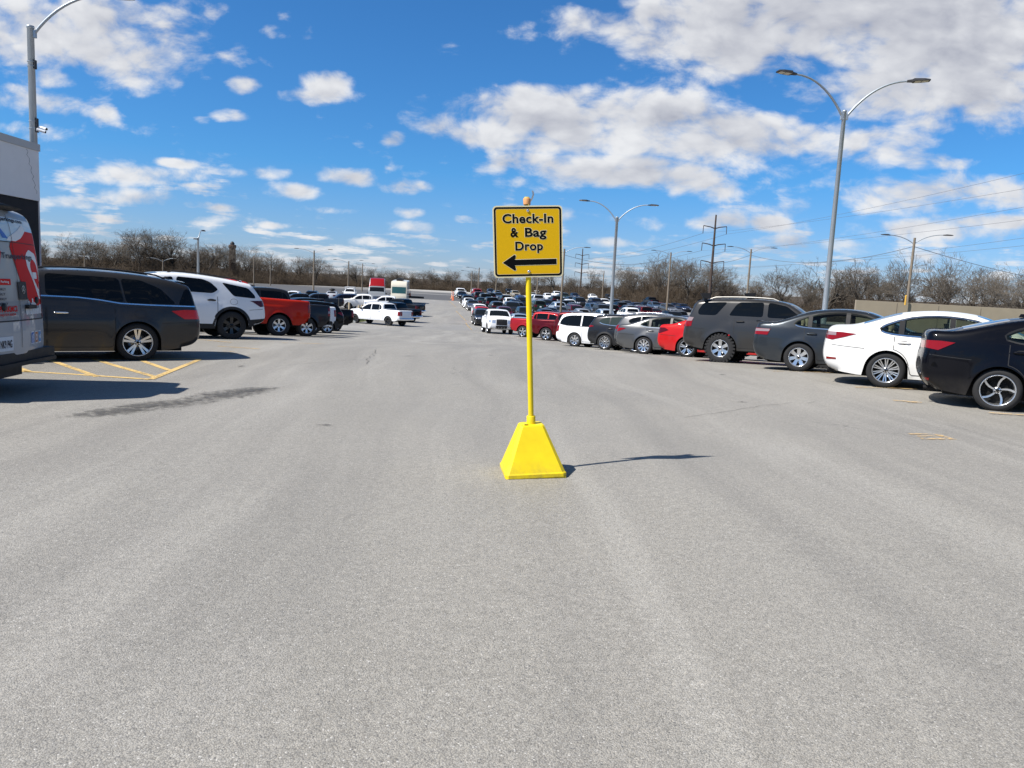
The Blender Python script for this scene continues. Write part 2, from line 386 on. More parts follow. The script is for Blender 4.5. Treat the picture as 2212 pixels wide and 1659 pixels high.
# ---------------------------------------------------------------- mesh helpers
class MB:
    """collects faces and links them as one mesh object"""
    def __init__(self):
        self.v, self.f, self.m, self.s = [], [], [], []
    def add(self, verts, faces, mi=0, smooth=True):
        o = len(self.v)
        self.v.extend([tuple(map(float, p)) for p in verts])
        for f in faces:
            self.f.append([o + i for i in f]); self.m.append(mi); self.s.append(smooth)
    def grid(self, rows, mi=0, smooth=True, flip=False, close=False):
        nr, nc = len(rows), len(rows[0])
        vs = [p for r in rows for p in r]
        fs = []
        for i in range(nr - 1):
            for j in range(nc if close else nc - 1):
                k = (j + 1) % nc
                q = [i * nc + j, i * nc + k, (i + 1) * nc + k, (i + 1) * nc + j]
                fs.append(q[::-1] if flip else q)
        self.add(vs, fs, mi, smooth)
    def box(self, c, s, mi=0, rot=None, bevel=0.0):
        hx, hy, hz = s[0] / 2, s[1] / 2, s[2] / 2
        vs = [Vector((x * hx, y * hy, z * hz)) for x in (-1, 1) for y in (-1, 1) for z in (-1, 1)]
        if rot is not None: vs = [rot @ p for p in vs]
        vs = [p + Vector(c) for p in vs]
        self.add(vs, [(0, 1, 3, 2), (4, 6, 7, 5), (0, 4, 5, 1), (2, 3, 7, 6), (0, 2, 6, 4), (1, 5, 7, 3)], mi, False)
    def tube(self, pts, rad, n=8, mi=0, cap=True):
        pts = [Vector(p) for p in pts]
        rad = rad if isinstance(rad, (list, tuple)) else [rad] * len(pts)
        rows = []
        ref = None
        for i, p in enumerate(pts):
            t = (pts[min(i + 1, len(pts) - 1)] - pts[max(i - 1, 0)]).normalized()
            if ref is None:
                ref = Vector((1, 0, 0)) if abs(t.x) < .8 else Vector((0, 1, 0))
            a = t.cross(ref).normalized(); b = t.cross(a).normalized()
            ref = -b.cross(t).cross(t) if False else ref
            rows.append([p + (a * math.cos(2 * math.pi * k / n) + b * math.sin(2 * math.pi * k / n)) * rad[i] for k in range(n)])
        self.grid(rows, mi, True, flip=True, close=True)
        if cap:
            self.add(rows[-1], [list(range(n))[::-1]], mi, False)
            self.add(rows[0], [list(range(n))], mi, False)
    def lathe(self, prof, axis='z', n=24, mi=0, smooth=True, origin=(0, 0, 0)):
        rows = []
        for r, h in prof:
            ring = []
            for k in range(n):
                a = 2 * math.pi * k / n
                if axis == 'z': p = (r * math.cos(a), r * math.sin(a), h)
                else: p = (r * math.cos(a), h, r * math.sin(a))
                ring.append((p[0] + origin[0], p[1] + origin[1], p[2] + origin[2]))
            rows.append(ring)
        self.grid(rows, mi, smooth, flip=(axis == 'z'), close=True)
    def mesh(self, name, mats, weld=True, normals=False):
        me = bpy.data.meshes.new(name)
        me.from_pydata(self.v, [], self.f)
        for mm in mats: me.materials.append(mm)
        me.polygons.foreach_set('material_index', self.m)
        me.polygons.foreach_set('use_smooth', self.s)
        if weld:
            bm = bmesh.new(); bm.from_mesh(me)
            bmesh.ops.remove_doubles(bm, verts=bm.verts, dist=2e-4)
            bmesh.ops.dissolve_degenerate(bm, edges=bm.edges, dist=1e-5)
            if normals: bmesh.ops.recalc_face_normals(bm, faces=bm.faces)
            bm.to_mesh(me); bm.free()
        me.update()
        return me
    def build(self, name, mats, parent=None, loc=None, weld=True):
        return link(name, self.mesh(name, mats if isinstance(mats, (list, tuple)) else [mats], weld), parent, loc)

def link(name, data, parent=None, loc=None, rot=None):
    o = bpy.data.objects.new(name, data)
    COL.objects.link(o)
    if parent is not None: o.parent = parent
    if loc is not None: o.location = loc
    if rot is not None: o.rotation_euler = rot
    return o
def tag(o, label, cat, group=None, kind=None):
    if label: o['label'] = label
    if cat: o['category'] = cat
    if group: o['group'] = group
    if kind: o['kind'] = kind
    return o
def thing(name, label, cat, loc=(0, 0, 0), rot=(0, 0, 0), group=None):
    o = link(name, None, None, loc, rot)
    o.empty_display_size = .3
    return tag(o, label, cat, group)
def structure(o):
    o['kind'] = 'structure'; return o

_text_cache = {}
def text2d(s, bold=0.0):
    """outline of a word as triangles, scaled to unit box width/height of its own bounds"""
    key = (s, bold)
    if key in _text_cache: return _text_cache[key]
    cu = bpy.data.curves.new('lettering', 'FONT'); cu.body = s; cu.size = 1.0; cu.offset = bold; cu.resolution_u = 4; cu.fill_mode = 'BOTH'
    cu.space_character = 1.05
    o = bpy.data.objects.new('lettering', cu); COL.objects.link(o)
    dg = bpy.context.evaluated_depsgraph_get()
    me = bpy.data.meshes.new_from_object(o.evaluated_get(dg))
    vs = [(v.co.x, v.co.y) for v in me.vertices]; fs = [list(p.vertices) for p in me.polygons]
    bpy.data.objects.remove(o); bpy.data.curves.remove(cu); bpy.data.meshes.remove(me)
    _text_cache[key] = (vs, fs)
    return vs, fs
def text_fit(s, x0, z0, w, h=None, bold=0.0, base=None):
    """word fitted into a box: returns 2D verts and faces; base=word whose bounds define the scale (for equal outlines)"""
    vs, fs = text2d(s, bold)
    ref, _ = text2d(s, base if base is not None else bold)
    ax = [p[0] for p in ref]; az = [p[1] for p in ref]
    sx = w / (max(ax) - min(ax)); sz = sx if h is None else h / (max(az) - min(az))
    return [(x0 + (p[0] - min(ax)) * sx, z0 + (p[1] - min(az)) * sz) for p in vs], fs
# ---------------------------------------------------------------- vehicles
# x in a spec runs from the front bumper back to the tail, z up from the ground; profile points carry a zone letter:
# f nose, h bonnet, w windscreen, r roof, b back glass, d deck or load bed, e tail
RC = {'f': (.16, .10), 'h': (.09, .03), 'w': (.07, .05), 'r': (.12, .035), 'b': (.08, .05), 'd': (.07, .025), 'e': (.13, .07)}
def chaikin(p, n=2, closed=False):
    p = np.asarray(p, float)
    for _ in range(n):
        if closed:
            q = np.roll(p, -1, 0)
            p = np.stack([p * .75 + q * .25, p * .25 + q * .75], 1).reshape(-1, p.shape[1])
        else:
            a, b = p[:-1], p[1:]
            m = np.stack([a * .75 + b * .25, a * .25 + b * .75], 1).reshape(-1, p.shape[1])
            p = np.vstack([p[:1], m[1:-1], p[-1:]])
    return p

def round_poly(pts, rad):
    """polygon with its corners rounded by a fixed radius"""
    P = np.array(pts, float); out = []
    for i in range(len(P)):
        a, b, c = P[i - 1], P[i], P[(i + 1) % len(P)]
        u, v = a - b, c - b; lu, lv = np.linalg.norm(u), np.linalg.norm(v)
        p, q = b + u / lu * min(rad, lu * .45), b + v / lv * min(rad, lv * .45)
        for t in (0, .25, .5, .75, 1): out.append((1 - t) ** 2 * p + 2 * t * (1 - t) * b + t * t * q)
    return np.array(out)
BASES = {}
BASES['sedan'] = dict(L=4.90, W=1.82, H=1.45, fa=.97, ra=3.79, R=.335, sill=.21, belt=(1.4, .93, 4.6, .99), tum=.34, Ra=.375,
    prof=[(.25, .20, 'f'), (.07, .27, 'f'), (0, .48, 'f'), (.05, .66, 'f'), (.28, .77, 'h'), (.9, .90, 'h'), (1.35, .97, 'h'), (1.55, 1.02, 'w'), (2.25, 1.36, 'w'), (2.62, 1.435, 'r'),
          (3.05, 1.45, 'r'), (3.5, 1.405, 'r'), (3.72, 1.345, 'b'), (4.28, 1.135, 'b'), (4.50, 1.105, 'd'), (4.76, 1.095, 'd'), (4.85, 1.01, 'e'), (4.885, .75, 'e'), (4.90, .52, 'e'), (4.82, .33, 'e'), (4.62, .25, 'e')],
    dlo=[(1.72, .975), (2.33, 1.30), (2.75, 1.365), (3.15, 1.365), (3.55, 1.30), (3.98, 1.11), (3.86, 1.03), (3.4, 1.0)], pil=[2.80, 3.60], pw=[.06, .02],
    doors=[(1.50, 2.78), (2.80, 3.70)], wsx=(1.62, 2.42), rwx=(3.62, 4.24),
    tail=[(4.42, .97), (4.6, 1.0), (4.86, .98), (4.90, .74), (4.78, .74), (4.62, .82)], tailr=(.74, .97, .45), head=[(.10, .58), (.06, .68), (.5, .80), (.72, .80), (.4, .66)], headr=(.57, .70, .55), grille=(.36, .66, .42))
BASES['crossover'] = dict(L=4.55, W=1.84, H=1.67, fa=.90, ra=3.60, R=.362, sill=.27, belt=(1.3, 1.04, 4.4, 1.14), tum=.30, Ra=.405, clad=True,
    prof=[(.25, .25, 'f'), (.06, .34, 'f'), (0, .58, 'f'), (.04, .84, 'f'), (.25, .95, 'h'), (.8, 1.03, 'h'), (1.22, 1.08, 'h'), (1.35, 1.12, 'w'), (2.0, 1.51, 'w'), (2.35, 1.63, 'r'),
          (2.9, 1.67, 'r'), (3.6, 1.645, 'r'), (4.1, 1.58, 'r'), (4.2, 1.54, 'b'), (4.42, 1.17, 'b'), (4.50, 1.04, 'e'), (4.55, .80, 'e'), (4.55, .58, 'e'), (4.46, .38, 'e'), (4.25, .30, 'e')],
    dlo=[(1.50, 1.09), (2.08, 1.45), (2.5, 1.55), (3.2, 1.555), (3.7, 1.49), (3.98, 1.35), (3.84, 1.22), (3.2, 1.15)], pil=[2.62, 3.42], pw=[.06, .05],
    doors=[(1.35, 2.60), (2.62, 3.52)], wsx=(1.43, 2.15), rwx=(4.17, 4.42),
    tail=[(4.12, 1.10), (4.3, 1.16), (4.50, 1.10), (4.55, .96), (4.4, .97)], tailr=(.96, 1.10, .50), head=[(.06, .76), (.05, .86), (.5, .97), (.66, .95), (.4, .85)], headr=(.76, .88, .55), grille=(.45, .84, .48))
BASES['suv'] = dict(L=4.83, W=1.93, H=1.80, fa=.92, ra=3.71, R=.40, sill=.36, belt=(1.3, 1.16, 4.7, 1.20), tum=.20, Ra=.46, rails=True,
    prof=[(.25, .40, 'f'), (.04, .47, 'f'), (0, .72, 'f'), (.03, .98, 'f'), (.2, 1.09, 'h'), (.9, 1.16, 'h'), (1.25, 1.18, 'h'), (1.36, 1.22, 'w'), (1.9, 1.63, 'w'), (2.2, 1.74, 'r'),
          (2.9, 1.79, 'r'), (3.8, 1.785, 'r'), (4.40, 1.745, 'r'), (4.5, 1.69, 'b'), (4.68, 1.24, 'b'), (4.77, 1.12, 'e'), (4.82, .85, 'e'), (4.83, .62, 'e'), (4.74, .48, 'e'), (4.5, .42, 'e')],
    dlo=[(1.50, 1.195), (1.96, 1.56), (2.3, 1.655), (3.2, 1.675), (4.1, 1.66), (4.36, 1.62), (4.46, 1.46), (4.42, 1.25), (3.2, 1.215)], pil=[2.42, 3.42], pw=[.07, .14],
    doors=[(1.36, 2.40), (2.42, 3.36)], wsx=(1.43, 2.03), rwx=(4.48, 4.68),
    tail=[(4.48, 1.16), (4.5, 1.26), (4.72, 1.24), (4.82, 1.05), (4.82, .92), (4.7, .94)], tailr=(.90, 1.22, .72), head=[(.05, .88), (.04, 1.0), (.4, 1.1), (.5, 1.08), (.38, .94)], headr=(.88, 1.03, .62), grille=(.62, 1.02, .55))
BASES['minivan'] = dict(L=5.15, W=2.0, H=1.75, fa=.93, ra=4.01, R=.362, sill=.22, belt=(1.1, 1.03, 5.0, 1.06), tum=.24, Ra=.40, rails=True,
    prof=[(.25, .24, 'f'), (.06, .31, 'f'), (0, .55, 'f'), (.06, .78, 'f'), (.32, .91, 'h'), (.75, 1.02, 'h'), (.98, 1.08, 'w'), (1.85, 1.57, 'w'), (2.3, 1.69, 'r'),
          (3.1, 1.75, 'r'), (4.2, 1.735, 'r'), (4.78, 1.67, 'r'), (4.90, 1.60, 'b'), (5.06, 1.10, 'b'), (5.11, .96, 'e'), (5.15, .70, 'e'), (5.14, .46, 'e'), (5.02, .31, 'e'), (4.8, .26, 'e')],
    dlo=[(1.25, 1.06), (1.95, 1.50), (2.4, 1.60), (3.3, 1.63), (4.3, 1.615), (4.70, 1.53), (4.88, 1.34), (4.93, 1.10), (3.2, 1.065)], pil=[2.52, 3.70], pw=[.09, .08],
    doors=[(1.30, 2.48), (2.50, 3.62)], wsx=(1.05, 1.95), rwx=(4.88, 5.06),
    tail=[(4.93, .82), (4.92, 1.08), (5.09, 1.06), (5.15, .74), (5.05, .74)], tailr=(.76, 1.08, .72), head=[(.08, .64), (.07, .76), (.55, .90), (.62, .82), (.4, .70)], headr=(.64, .78, .55), grille=(.40, .72, .48))
BASES['pickup'] = dict(L=5.89, W=2.03, H=1.95, fa=.95, ra=4.63, R=.41, sill=.44, belt=(1.3, 1.27, 5.8, 1.30), tum=.22, Ra=.475, bed=True,
    prof=[(.22, .44, 'f'), (.03, .52, 'f'), (0, .78, 'f'), (.03, 1.05, 'f'), (.10, 1.18, 'f'), (.35, 1.255, 'h'), (1.0, 1.295, 'h'), (1.28, 1.31, 'h'), (1.38, 1.34, 'w'), (1.98, 1.76, 'w'), (2.28, 1.89, 'r'),
          (2.9, 1.945, 'r'), (3.5, 1.935, 'r'), (3.83, 1.88, 'r'), (3.90, 1.80, 'b'), (4.00, 1.41, 'b'), (4.05, 1.375, 'd'), (4.5, 1.37, 'd'), (5.6, 1.37, 'd'), (5.80, 1.365, 'd'), (5.85, 1.30, 'e'), (5.86, .95, 'e'), (5.85, .66, 'e'), (5.7, .56, 'e')],
    dlo=[(1.55, 1.305), (2.05, 1.67), (2.4, 1.785), (3.2, 1.81), (3.62, 1.79), (3.80, 1.66), (3.84, 1.345), (2.6, 1.325)], pil=[2.70, 3.60], pw=[.09, .03],
    doors=[(1.42, 2.68), (2.70, 3.78)], wsx=(1.44, 2.10), rwx=(3.88, 4.00),
    tail=[(5.66, .92), (5.66, 1.27), (5.86, 1.27), (5.86, .92)], tailr=(.92, 1.26, .80), head=[(.06, .88), (.06, 1.08), (.3, 1.13), (.34, .92)], headr=(.86, 1.10, .66), grille=(.72, 1.12, .58))
BASES['van'] = dict(L=5.95, W=2.02, H=2.72, fa=1.0, ra=4.66, R=.35, sill=.33, belt=(1.0, 1.35, 5.9, 1.42), tum=.075, Ra=.40,
    prof=[(.25, .33, 'f'), (.05, .40, 'f'), (0, .65, 'f'), (.08, 1.05, 'f'), (.6, 1.28, 'h'), (.95, 1.40, 'w'), (1.75, 2.30, 'w'), (2.2, 2.60, 'r'), (3.0, 2.71, 'r'), (5.2, 2.72, 'r'), (5.70, 2.66, 'r'),
          (5.82, 2.52, 'b'), (5.89, 1.9, 'b'), (5.92, 1.2, 'e'), (5.93, .66, 'e'), (5.90, .52, 'e'), (5.75, .46, 'e')],
    dlo=[(1.35, 1.42), (1.75, 2.0), (2.2, 2.1), (2.75, 2.1), (2.75, 1.42)], pil=[], pw=[], doors=[(1.3, 2.8)], wsx=(1.05, 1.8), rwx=None,
    tail=[(5.80, 1.0), (5.80, 1.75), (5.92, 1.75), (5.92, 1.0)], tailr=None, head=[(.08, .8), (.1, 1.02), (.6, 1.2), (.6, .95)], headr=(.8, 1.0, .6), grille=(.6, .95, .5))

def variant(base, L=None, W=None, H=None, fa=None, wb=None, R=None, **kw):
    """stretch a base shape: axles, length and height land where asked, everything between follows"""
    b = BASES[base]; s = dict(b)
    L = L or b['L']; W = W or b['W']; H = H or b['H']; fa = fa or b['fa'] * L / b['L']; ra = fa + (wb or (b['ra'] - b['fa']) * L / b['L'])
    kx = lambda x: float(np.interp(x, [0, b['fa'], b['ra'], b['L']], [0, fa, ra, L]))
    kz = lambda z: z * H / b['H']
    P = lambda ps: [(kx(p[0]), kz(p[1])) + tuple(p[2:]) for p in ps]
    s.update(base=base, L=L, W=W, H=H, fa=fa, ra=ra, R=R or b['R'], Ra=b['Ra'] + (R or b['R']) - b['R'])
    s['prof'] = P(b['prof']); s['dlo'] = P(b['dlo']); s['tail'] = P(b['tail']); s['head'] = P(b['head'])
    s['sill'] = kz(b['sill']); s['belt'] = (kx(b['belt'][0]), kz(b['belt'][1]), kx(b['belt'][2]), kz(b['belt'][3]))
    s['pil'] = [kx(x) for x in b['pil']]; s['doors'] = [(kx(x), kx(y)) for x, y in b['doors']]
    s['wsx'] = tuple(kx(x) for x in b['wsx']); s['rwx'] = tuple(kx(x) for x in b['rwx']) if b['rwx'] else None
    for k in ('tailr', 'headr', 'grille'):
        if b[k]: s[k] = (kz(b[k][0]), kz(b[k][1]), b[k][2])
    s.update(kw)
    return s

class Shape:
    def __init__(self, s):
        self.s = s
        L = s['L']
        pts = np.array([(p[0], p[1], *RC[p[2]]) for p in s['prof']])
        self.p = chaikin(pts, 2)
        px = self.p[:, :2]
        t = np.gradient(px, axis=0); t /= np.linalg.norm(t, axis=1)[:, None] + 1e-9
        self.n = np.stack([-t[:, 1], t[:, 0]], 1)      # outward (profile runs nose -> tail over the top)
        self.arc = np.concatenate([[0], np.cumsum(np.linalg.norm(np.diff(px, axis=0), axis=1))])
        self.yi = self.y(px[:, 0], px[:, 1])
    def belt(self, X):
        a = self.s['belt']; return np.interp(X, [a[0], a[2]], [a[1], a[3]])
    def ws(self, X, Z):
        s = self.s; W = s['W'] / 2; L = s['L']; H = s['H']
        tf = np.clip((1.0 - X) / 1.0, 0, 1); tr = np.clip((X - (L - .9)) / .9, 0, 1)
        w = W * (1 - s.get('cf', .13) * tf ** 2.2 - s.get('cr', .13) * tr ** 2.2)
        bl = self.belt(X)
        zl = bl * .58
        w = w - .075 * (np.clip((zl - Z) / zl, 0, 1)) ** 1.6
        w = w - .010 * np.clip((Z - zl) / (bl - zl), 0, 1) ** 2 - .034 * np.clip((Z - bl * .74) / (bl * .26), 0, 1) ** 1.5
        w = w + .007 * np.tanh((bl * .86 - Z) / .012) * np.clip((X - .8) * 3, 0, 1) * np.clip((L - .95 - X) * 3, 0, 1)
        w = w + .006 * np.tanh((Z - bl * .47) / .02) * np.clip((X - s['fa'] - .5) * 4, 0, 1) * np.clip((s['ra'] - .5 - X) * 4, 0, 1)
        up = np.clip(Z - bl, 0, 5)
        w = w - s['tum'] * up - s.get('tum2', .10) * up ** 2
        for xw in (s['fa'], s['ra']):
            r = np.hypot(X - xw, Z - s['R'])
            w = w + s.get('fl', .022) * np.exp(-((r - s['Ra']) / .07) ** 2) * (Z < bl)
        return w
    def dist(self, X, Z):
        a = self.p[:-1, :2]; b = self.p[1:, :2]; ab = b - a; l2 = (ab ** 2).sum(1) + 1e-12
        P = np.stack([np.asarray(X, float).ravel(), np.asarray(Z, float).ravel()], 1)
        t = np.clip(((P[:, None] - a) * ab).sum(2) / l2, 0, 1)
        q = a + t[..., None] * ab
        d = np.linalg.norm(P[:, None] - q, axis=2); k = d.argmin(1); i = np.arange(len(P))
        r = self.p[k, 2] + t[i, k] * (self.p[k + 1, 2] - self.p[k, 2])
        return d[i, k], r
    def y(self, X, Z):
        X = np.asarray(X, float); Z = np.asarray(Z, float)
        d, r = self.dist(X, Z)
        d = d.reshape(X.shape); r = r.reshape(X.shape)
        e = np.clip(r - d, 0, None)
        return self.ws(X, Z) - r + np.sqrt(np.clip(r * r - e * e, 0, None))
    def zint(self, x):
        x = min(max(x, self.p[:, 0].min()), self.p[:, 0].max())
        a = self.p[:-1, :2]; b = self.p[1:, :2]
        lo = np.minimum(a[:, 0], b[:, 0]); hi = np.maximum(a[:, 0], b[:, 0])
        k = (x >= lo - 1e-9) & (x <= hi + 1e-9)
        t = np.clip((x - a[k, 0]) / np.where(np.abs(b[k, 0] - a[k, 0]) < 1e-9, 1e-9, b[k, 0] - a[k, 0]), 0, 1)
        z = a[k, 1] + t * (b[k, 1] - a[k, 1])
        return z.min(), z.max()
    def zt(self, x): return self.zint(x)[1]
    def zl(self, x, arch=True):
        s = self.s
        p0, p1 = self.p[0], self.p[-1]
        if x <= p0[0] or x >= p1[0]: z = self.zint(x)[0]
        else:
            w = min(1, min(x - p0[0], p1[0] - x) / .35)
            z = (1 - w) * (p0[1] if x < s['L'] / 2 else p1[1]) + w * s['sill']
        if arch:
            for xw in (s['fa'], s['ra']):
                u = abs(x - xw)
                if u < s['Ra']: z = max(z, s['R'] + math.sqrt(s['Ra'] ** 2 - u * u))
        return z
    def V(self, X, Y, Z): return (self.s['L'] / 2 - X, Y, Z)
    def P(self, sarc, f, off=0.0):
        """point on the over-the-top strip at arc length s, lateral fraction f"""
        g = lambda a: np.interp(sarc, self.arc, a)
        x, z, c, yi, nx, nz = g(self.p[:, 0]), g(self.p[:, 1]), g(self.p[:, 3]), g(self.yi), g(self.n[:, 0]), g(self.n[:, 1])
        k = c * (1 - f * f) + off
        return self.V(x + nx * k, f * yi, z + nz * k)
    def s_top(self, x):
        i = int(np.argmax(self.p[:, 1] > self.s['H'] * .35))
        xs = self.p[:, 0]; x = min(max(x, xs.min() + 1e-4), xs.max() - 1e-4)
        cand = [k for k in range(len(xs) - 1) if (xs[k] - x) * (xs[k + 1] - x) <= 0]
        k = max(cand, key=lambda q: self.p[q, 1] + self.p[q + 1, 1])
        t = (x - xs[k]) / (xs[k + 1] - xs[k] + 1e-9)
        return self.arc[k] + t * (self.arc[k + 1] - self.arc[k])
    def s_end(self, z, rear):
        zz = self.p[:, 1]; N = len(zz)
        order = range(N - 1, 0, -1) if rear else range(0, N - 1)
        for k in order:
            a, b = (k, k - 1) if rear else (k, k + 1)
            if zz[a] <= z <= zz[b]:
                t = (z - zz[a]) / (zz[b] - zz[a] + 1e-9)
                return self.arc[a] + t * (self.arc[b] - self.arc[a])
        return self.arc[-1] if rear else 0.0
    # ---- panels
    def side(self, mb, x0, x1, lo, hi, off, sgn, nz=6, dx=.06, mi=0, extra=()):
        x0 = max(x0, self.p[:, 0].min() + .001); x1 = min(x1, self.p[:, 0].max() - .001)
        n = max(2, int(math.ceil((x1 - x0) / dx)) + 1)
        more = [e for e in extra if x0 < e < x1]
        for xe, rear in ((x0, False), (x1, True)):
            if (rear and xe > self.s['L'] - .25) or (not rear and xe < .25):
                zm = [lo(xe), hi(xe), (lo(xe) + hi(xe)) / 2, lo(xe + (-.1 if rear else .1)), hi(xe + (-.1 if rear else .1))]
                for z in zm:
                    xx = float(np.interp(self.s_end(z, rear), self.arc, self.p[:, 0]))
                    more += [q for q in [xx + (-d if rear else d) for d in (.0005, .002, .005, .010, .018, .028, .042, .06, .085)] if x0 < q < x1]
        xs = sorted(set(np.round(np.concatenate([np.linspace(x0, x1, n), more]), 5)))
        X, Z = [], []
        for x in xs:
            a, b = lo(x), hi(x)
            b = min(b, self.zt(x)); a = min(max(a, self.zint(x)[0] if x < self.p[0, 0] or x > self.p[-1, 0] else a), b)
            X.append([x] * (nz + 1)); Z.append(list(np.linspace(a, b, nz + 1)))
        X, Z = np.array(X), np.array(Z); Y = self.y(X, Z) + off
        rows = [[self.V(X[i, j], sgn * Y[i, j], Z[i, j]) for j in range(nz + 1)] for i in range(len(xs))]
        mb.grid(rows, mi, True, flip=(sgn > 0))
    def poly(self, pts, rnd=1):
        if 0 < rnd < 1: q = round_poly(pts, rnd)
        else: q = chaikin(np.array(pts, float), rnd, True) if rnd else np.array(pts, float)
        q = np.vstack([q, q[:1]])
        def cut(x):
            a, b = q[:-1], q[1:]
            k = (x >= np.minimum(a[:, 0], b[:, 0])) & (x <= np.maximum(a[:, 0], b[:, 0]))
            if not k.any():
                i = np.abs(q[:, 0] - x).argmin(); return q[i, 1], q[i, 1]
            dx = b[k, 0] - a[k, 0]
            t = np.where(np.abs(dx) < 1e-9, 0, (x - a[k, 0]) / np.where(np.abs(dx) < 1e-9, 1, dx))
            z = a[k, 1] + t * (b[k, 1] - a[k, 1])
            z2 = np.concatenate([z, b[k, 1][np.abs(dx) < 1e-9]])
            return z2.min(), z2.max()
        return (lambda x: cut(x)[0]), (lambda x: cut(x)[1]), q[:, 0].min(), q[:, 0].max(), list(q[:, 0])
    def side_poly(self, mb, pts, off, sgn, xa=None, xb=None, nz=5, dx=.05, mi=0, rnd=1, grow=0.0):
        lo, hi, x0, x1, ex = self.poly(pts, rnd)
        x0 = max(x0, xa) if xa is not None else x0; x1 = min(x1, xb) if xb is not None else x1
        if x1 - x0 < .01: return
        self.side(mb, x0, x1, (lambda x: lo(x) - grow), (lambda x: hi(x) + grow), off, sgn, nz, dx, mi, ex)
    def top(self, mb, s0, s1, f0, f1, off, ns=8, nf=10, mi=0):
        g0 = f0 if callable(f0) else (lambda t: f0); g1 = f1 if callable(f1) else (lambda t: f1)
        rows = []
        for i in range(ns + 1):
            t = i / ns
            rows.append([self.P(s0 + (s1 - s0) * t, g0(t) + (g1(t) - g0(t)) * j / nf, off) for j in range(nf + 1)])
        mb.grid(rows, mi, True, flip=True)
    def strip(self, mb, pts, w, off, sgn, mi=0):
        """thin seam along a polyline on the side"""
        p = np.array(pts, float)
        d = np.linalg.norm(np.diff(p, axis=0), axis=1); a = np.concatenate([[0], np.cumsum(d)])
        n = max(2, int(a[-1] / .06) + 1); u = np.linspace(0, a[-1], n)
        q = np.stack([np.interp(u, a, p[:, 0]), np.interp(u, a, p[:, 1])], 1)
        t = np.gradient(q, axis=0); t /= np.linalg.norm(t, axis=1)[:, None] + 1e-9
        nn = np.stack([-t[:, 1], t[:, 0]], 1) * w / 2
        A, B = q - nn, q + nn
        YA, YB = self.y(A[:, 0], A[:, 1]) + off, self.y(B[:, 0], B[:, 1]) + off
        rows = [[self.V(A[i, 0], sgn * YA[i], A[i, 1]), self.V(B[i, 0], sgn * YB[i], B[i, 1])] for i in range(n)]
        mb.grid(rows, mi, True, flip=(sgn > 0))

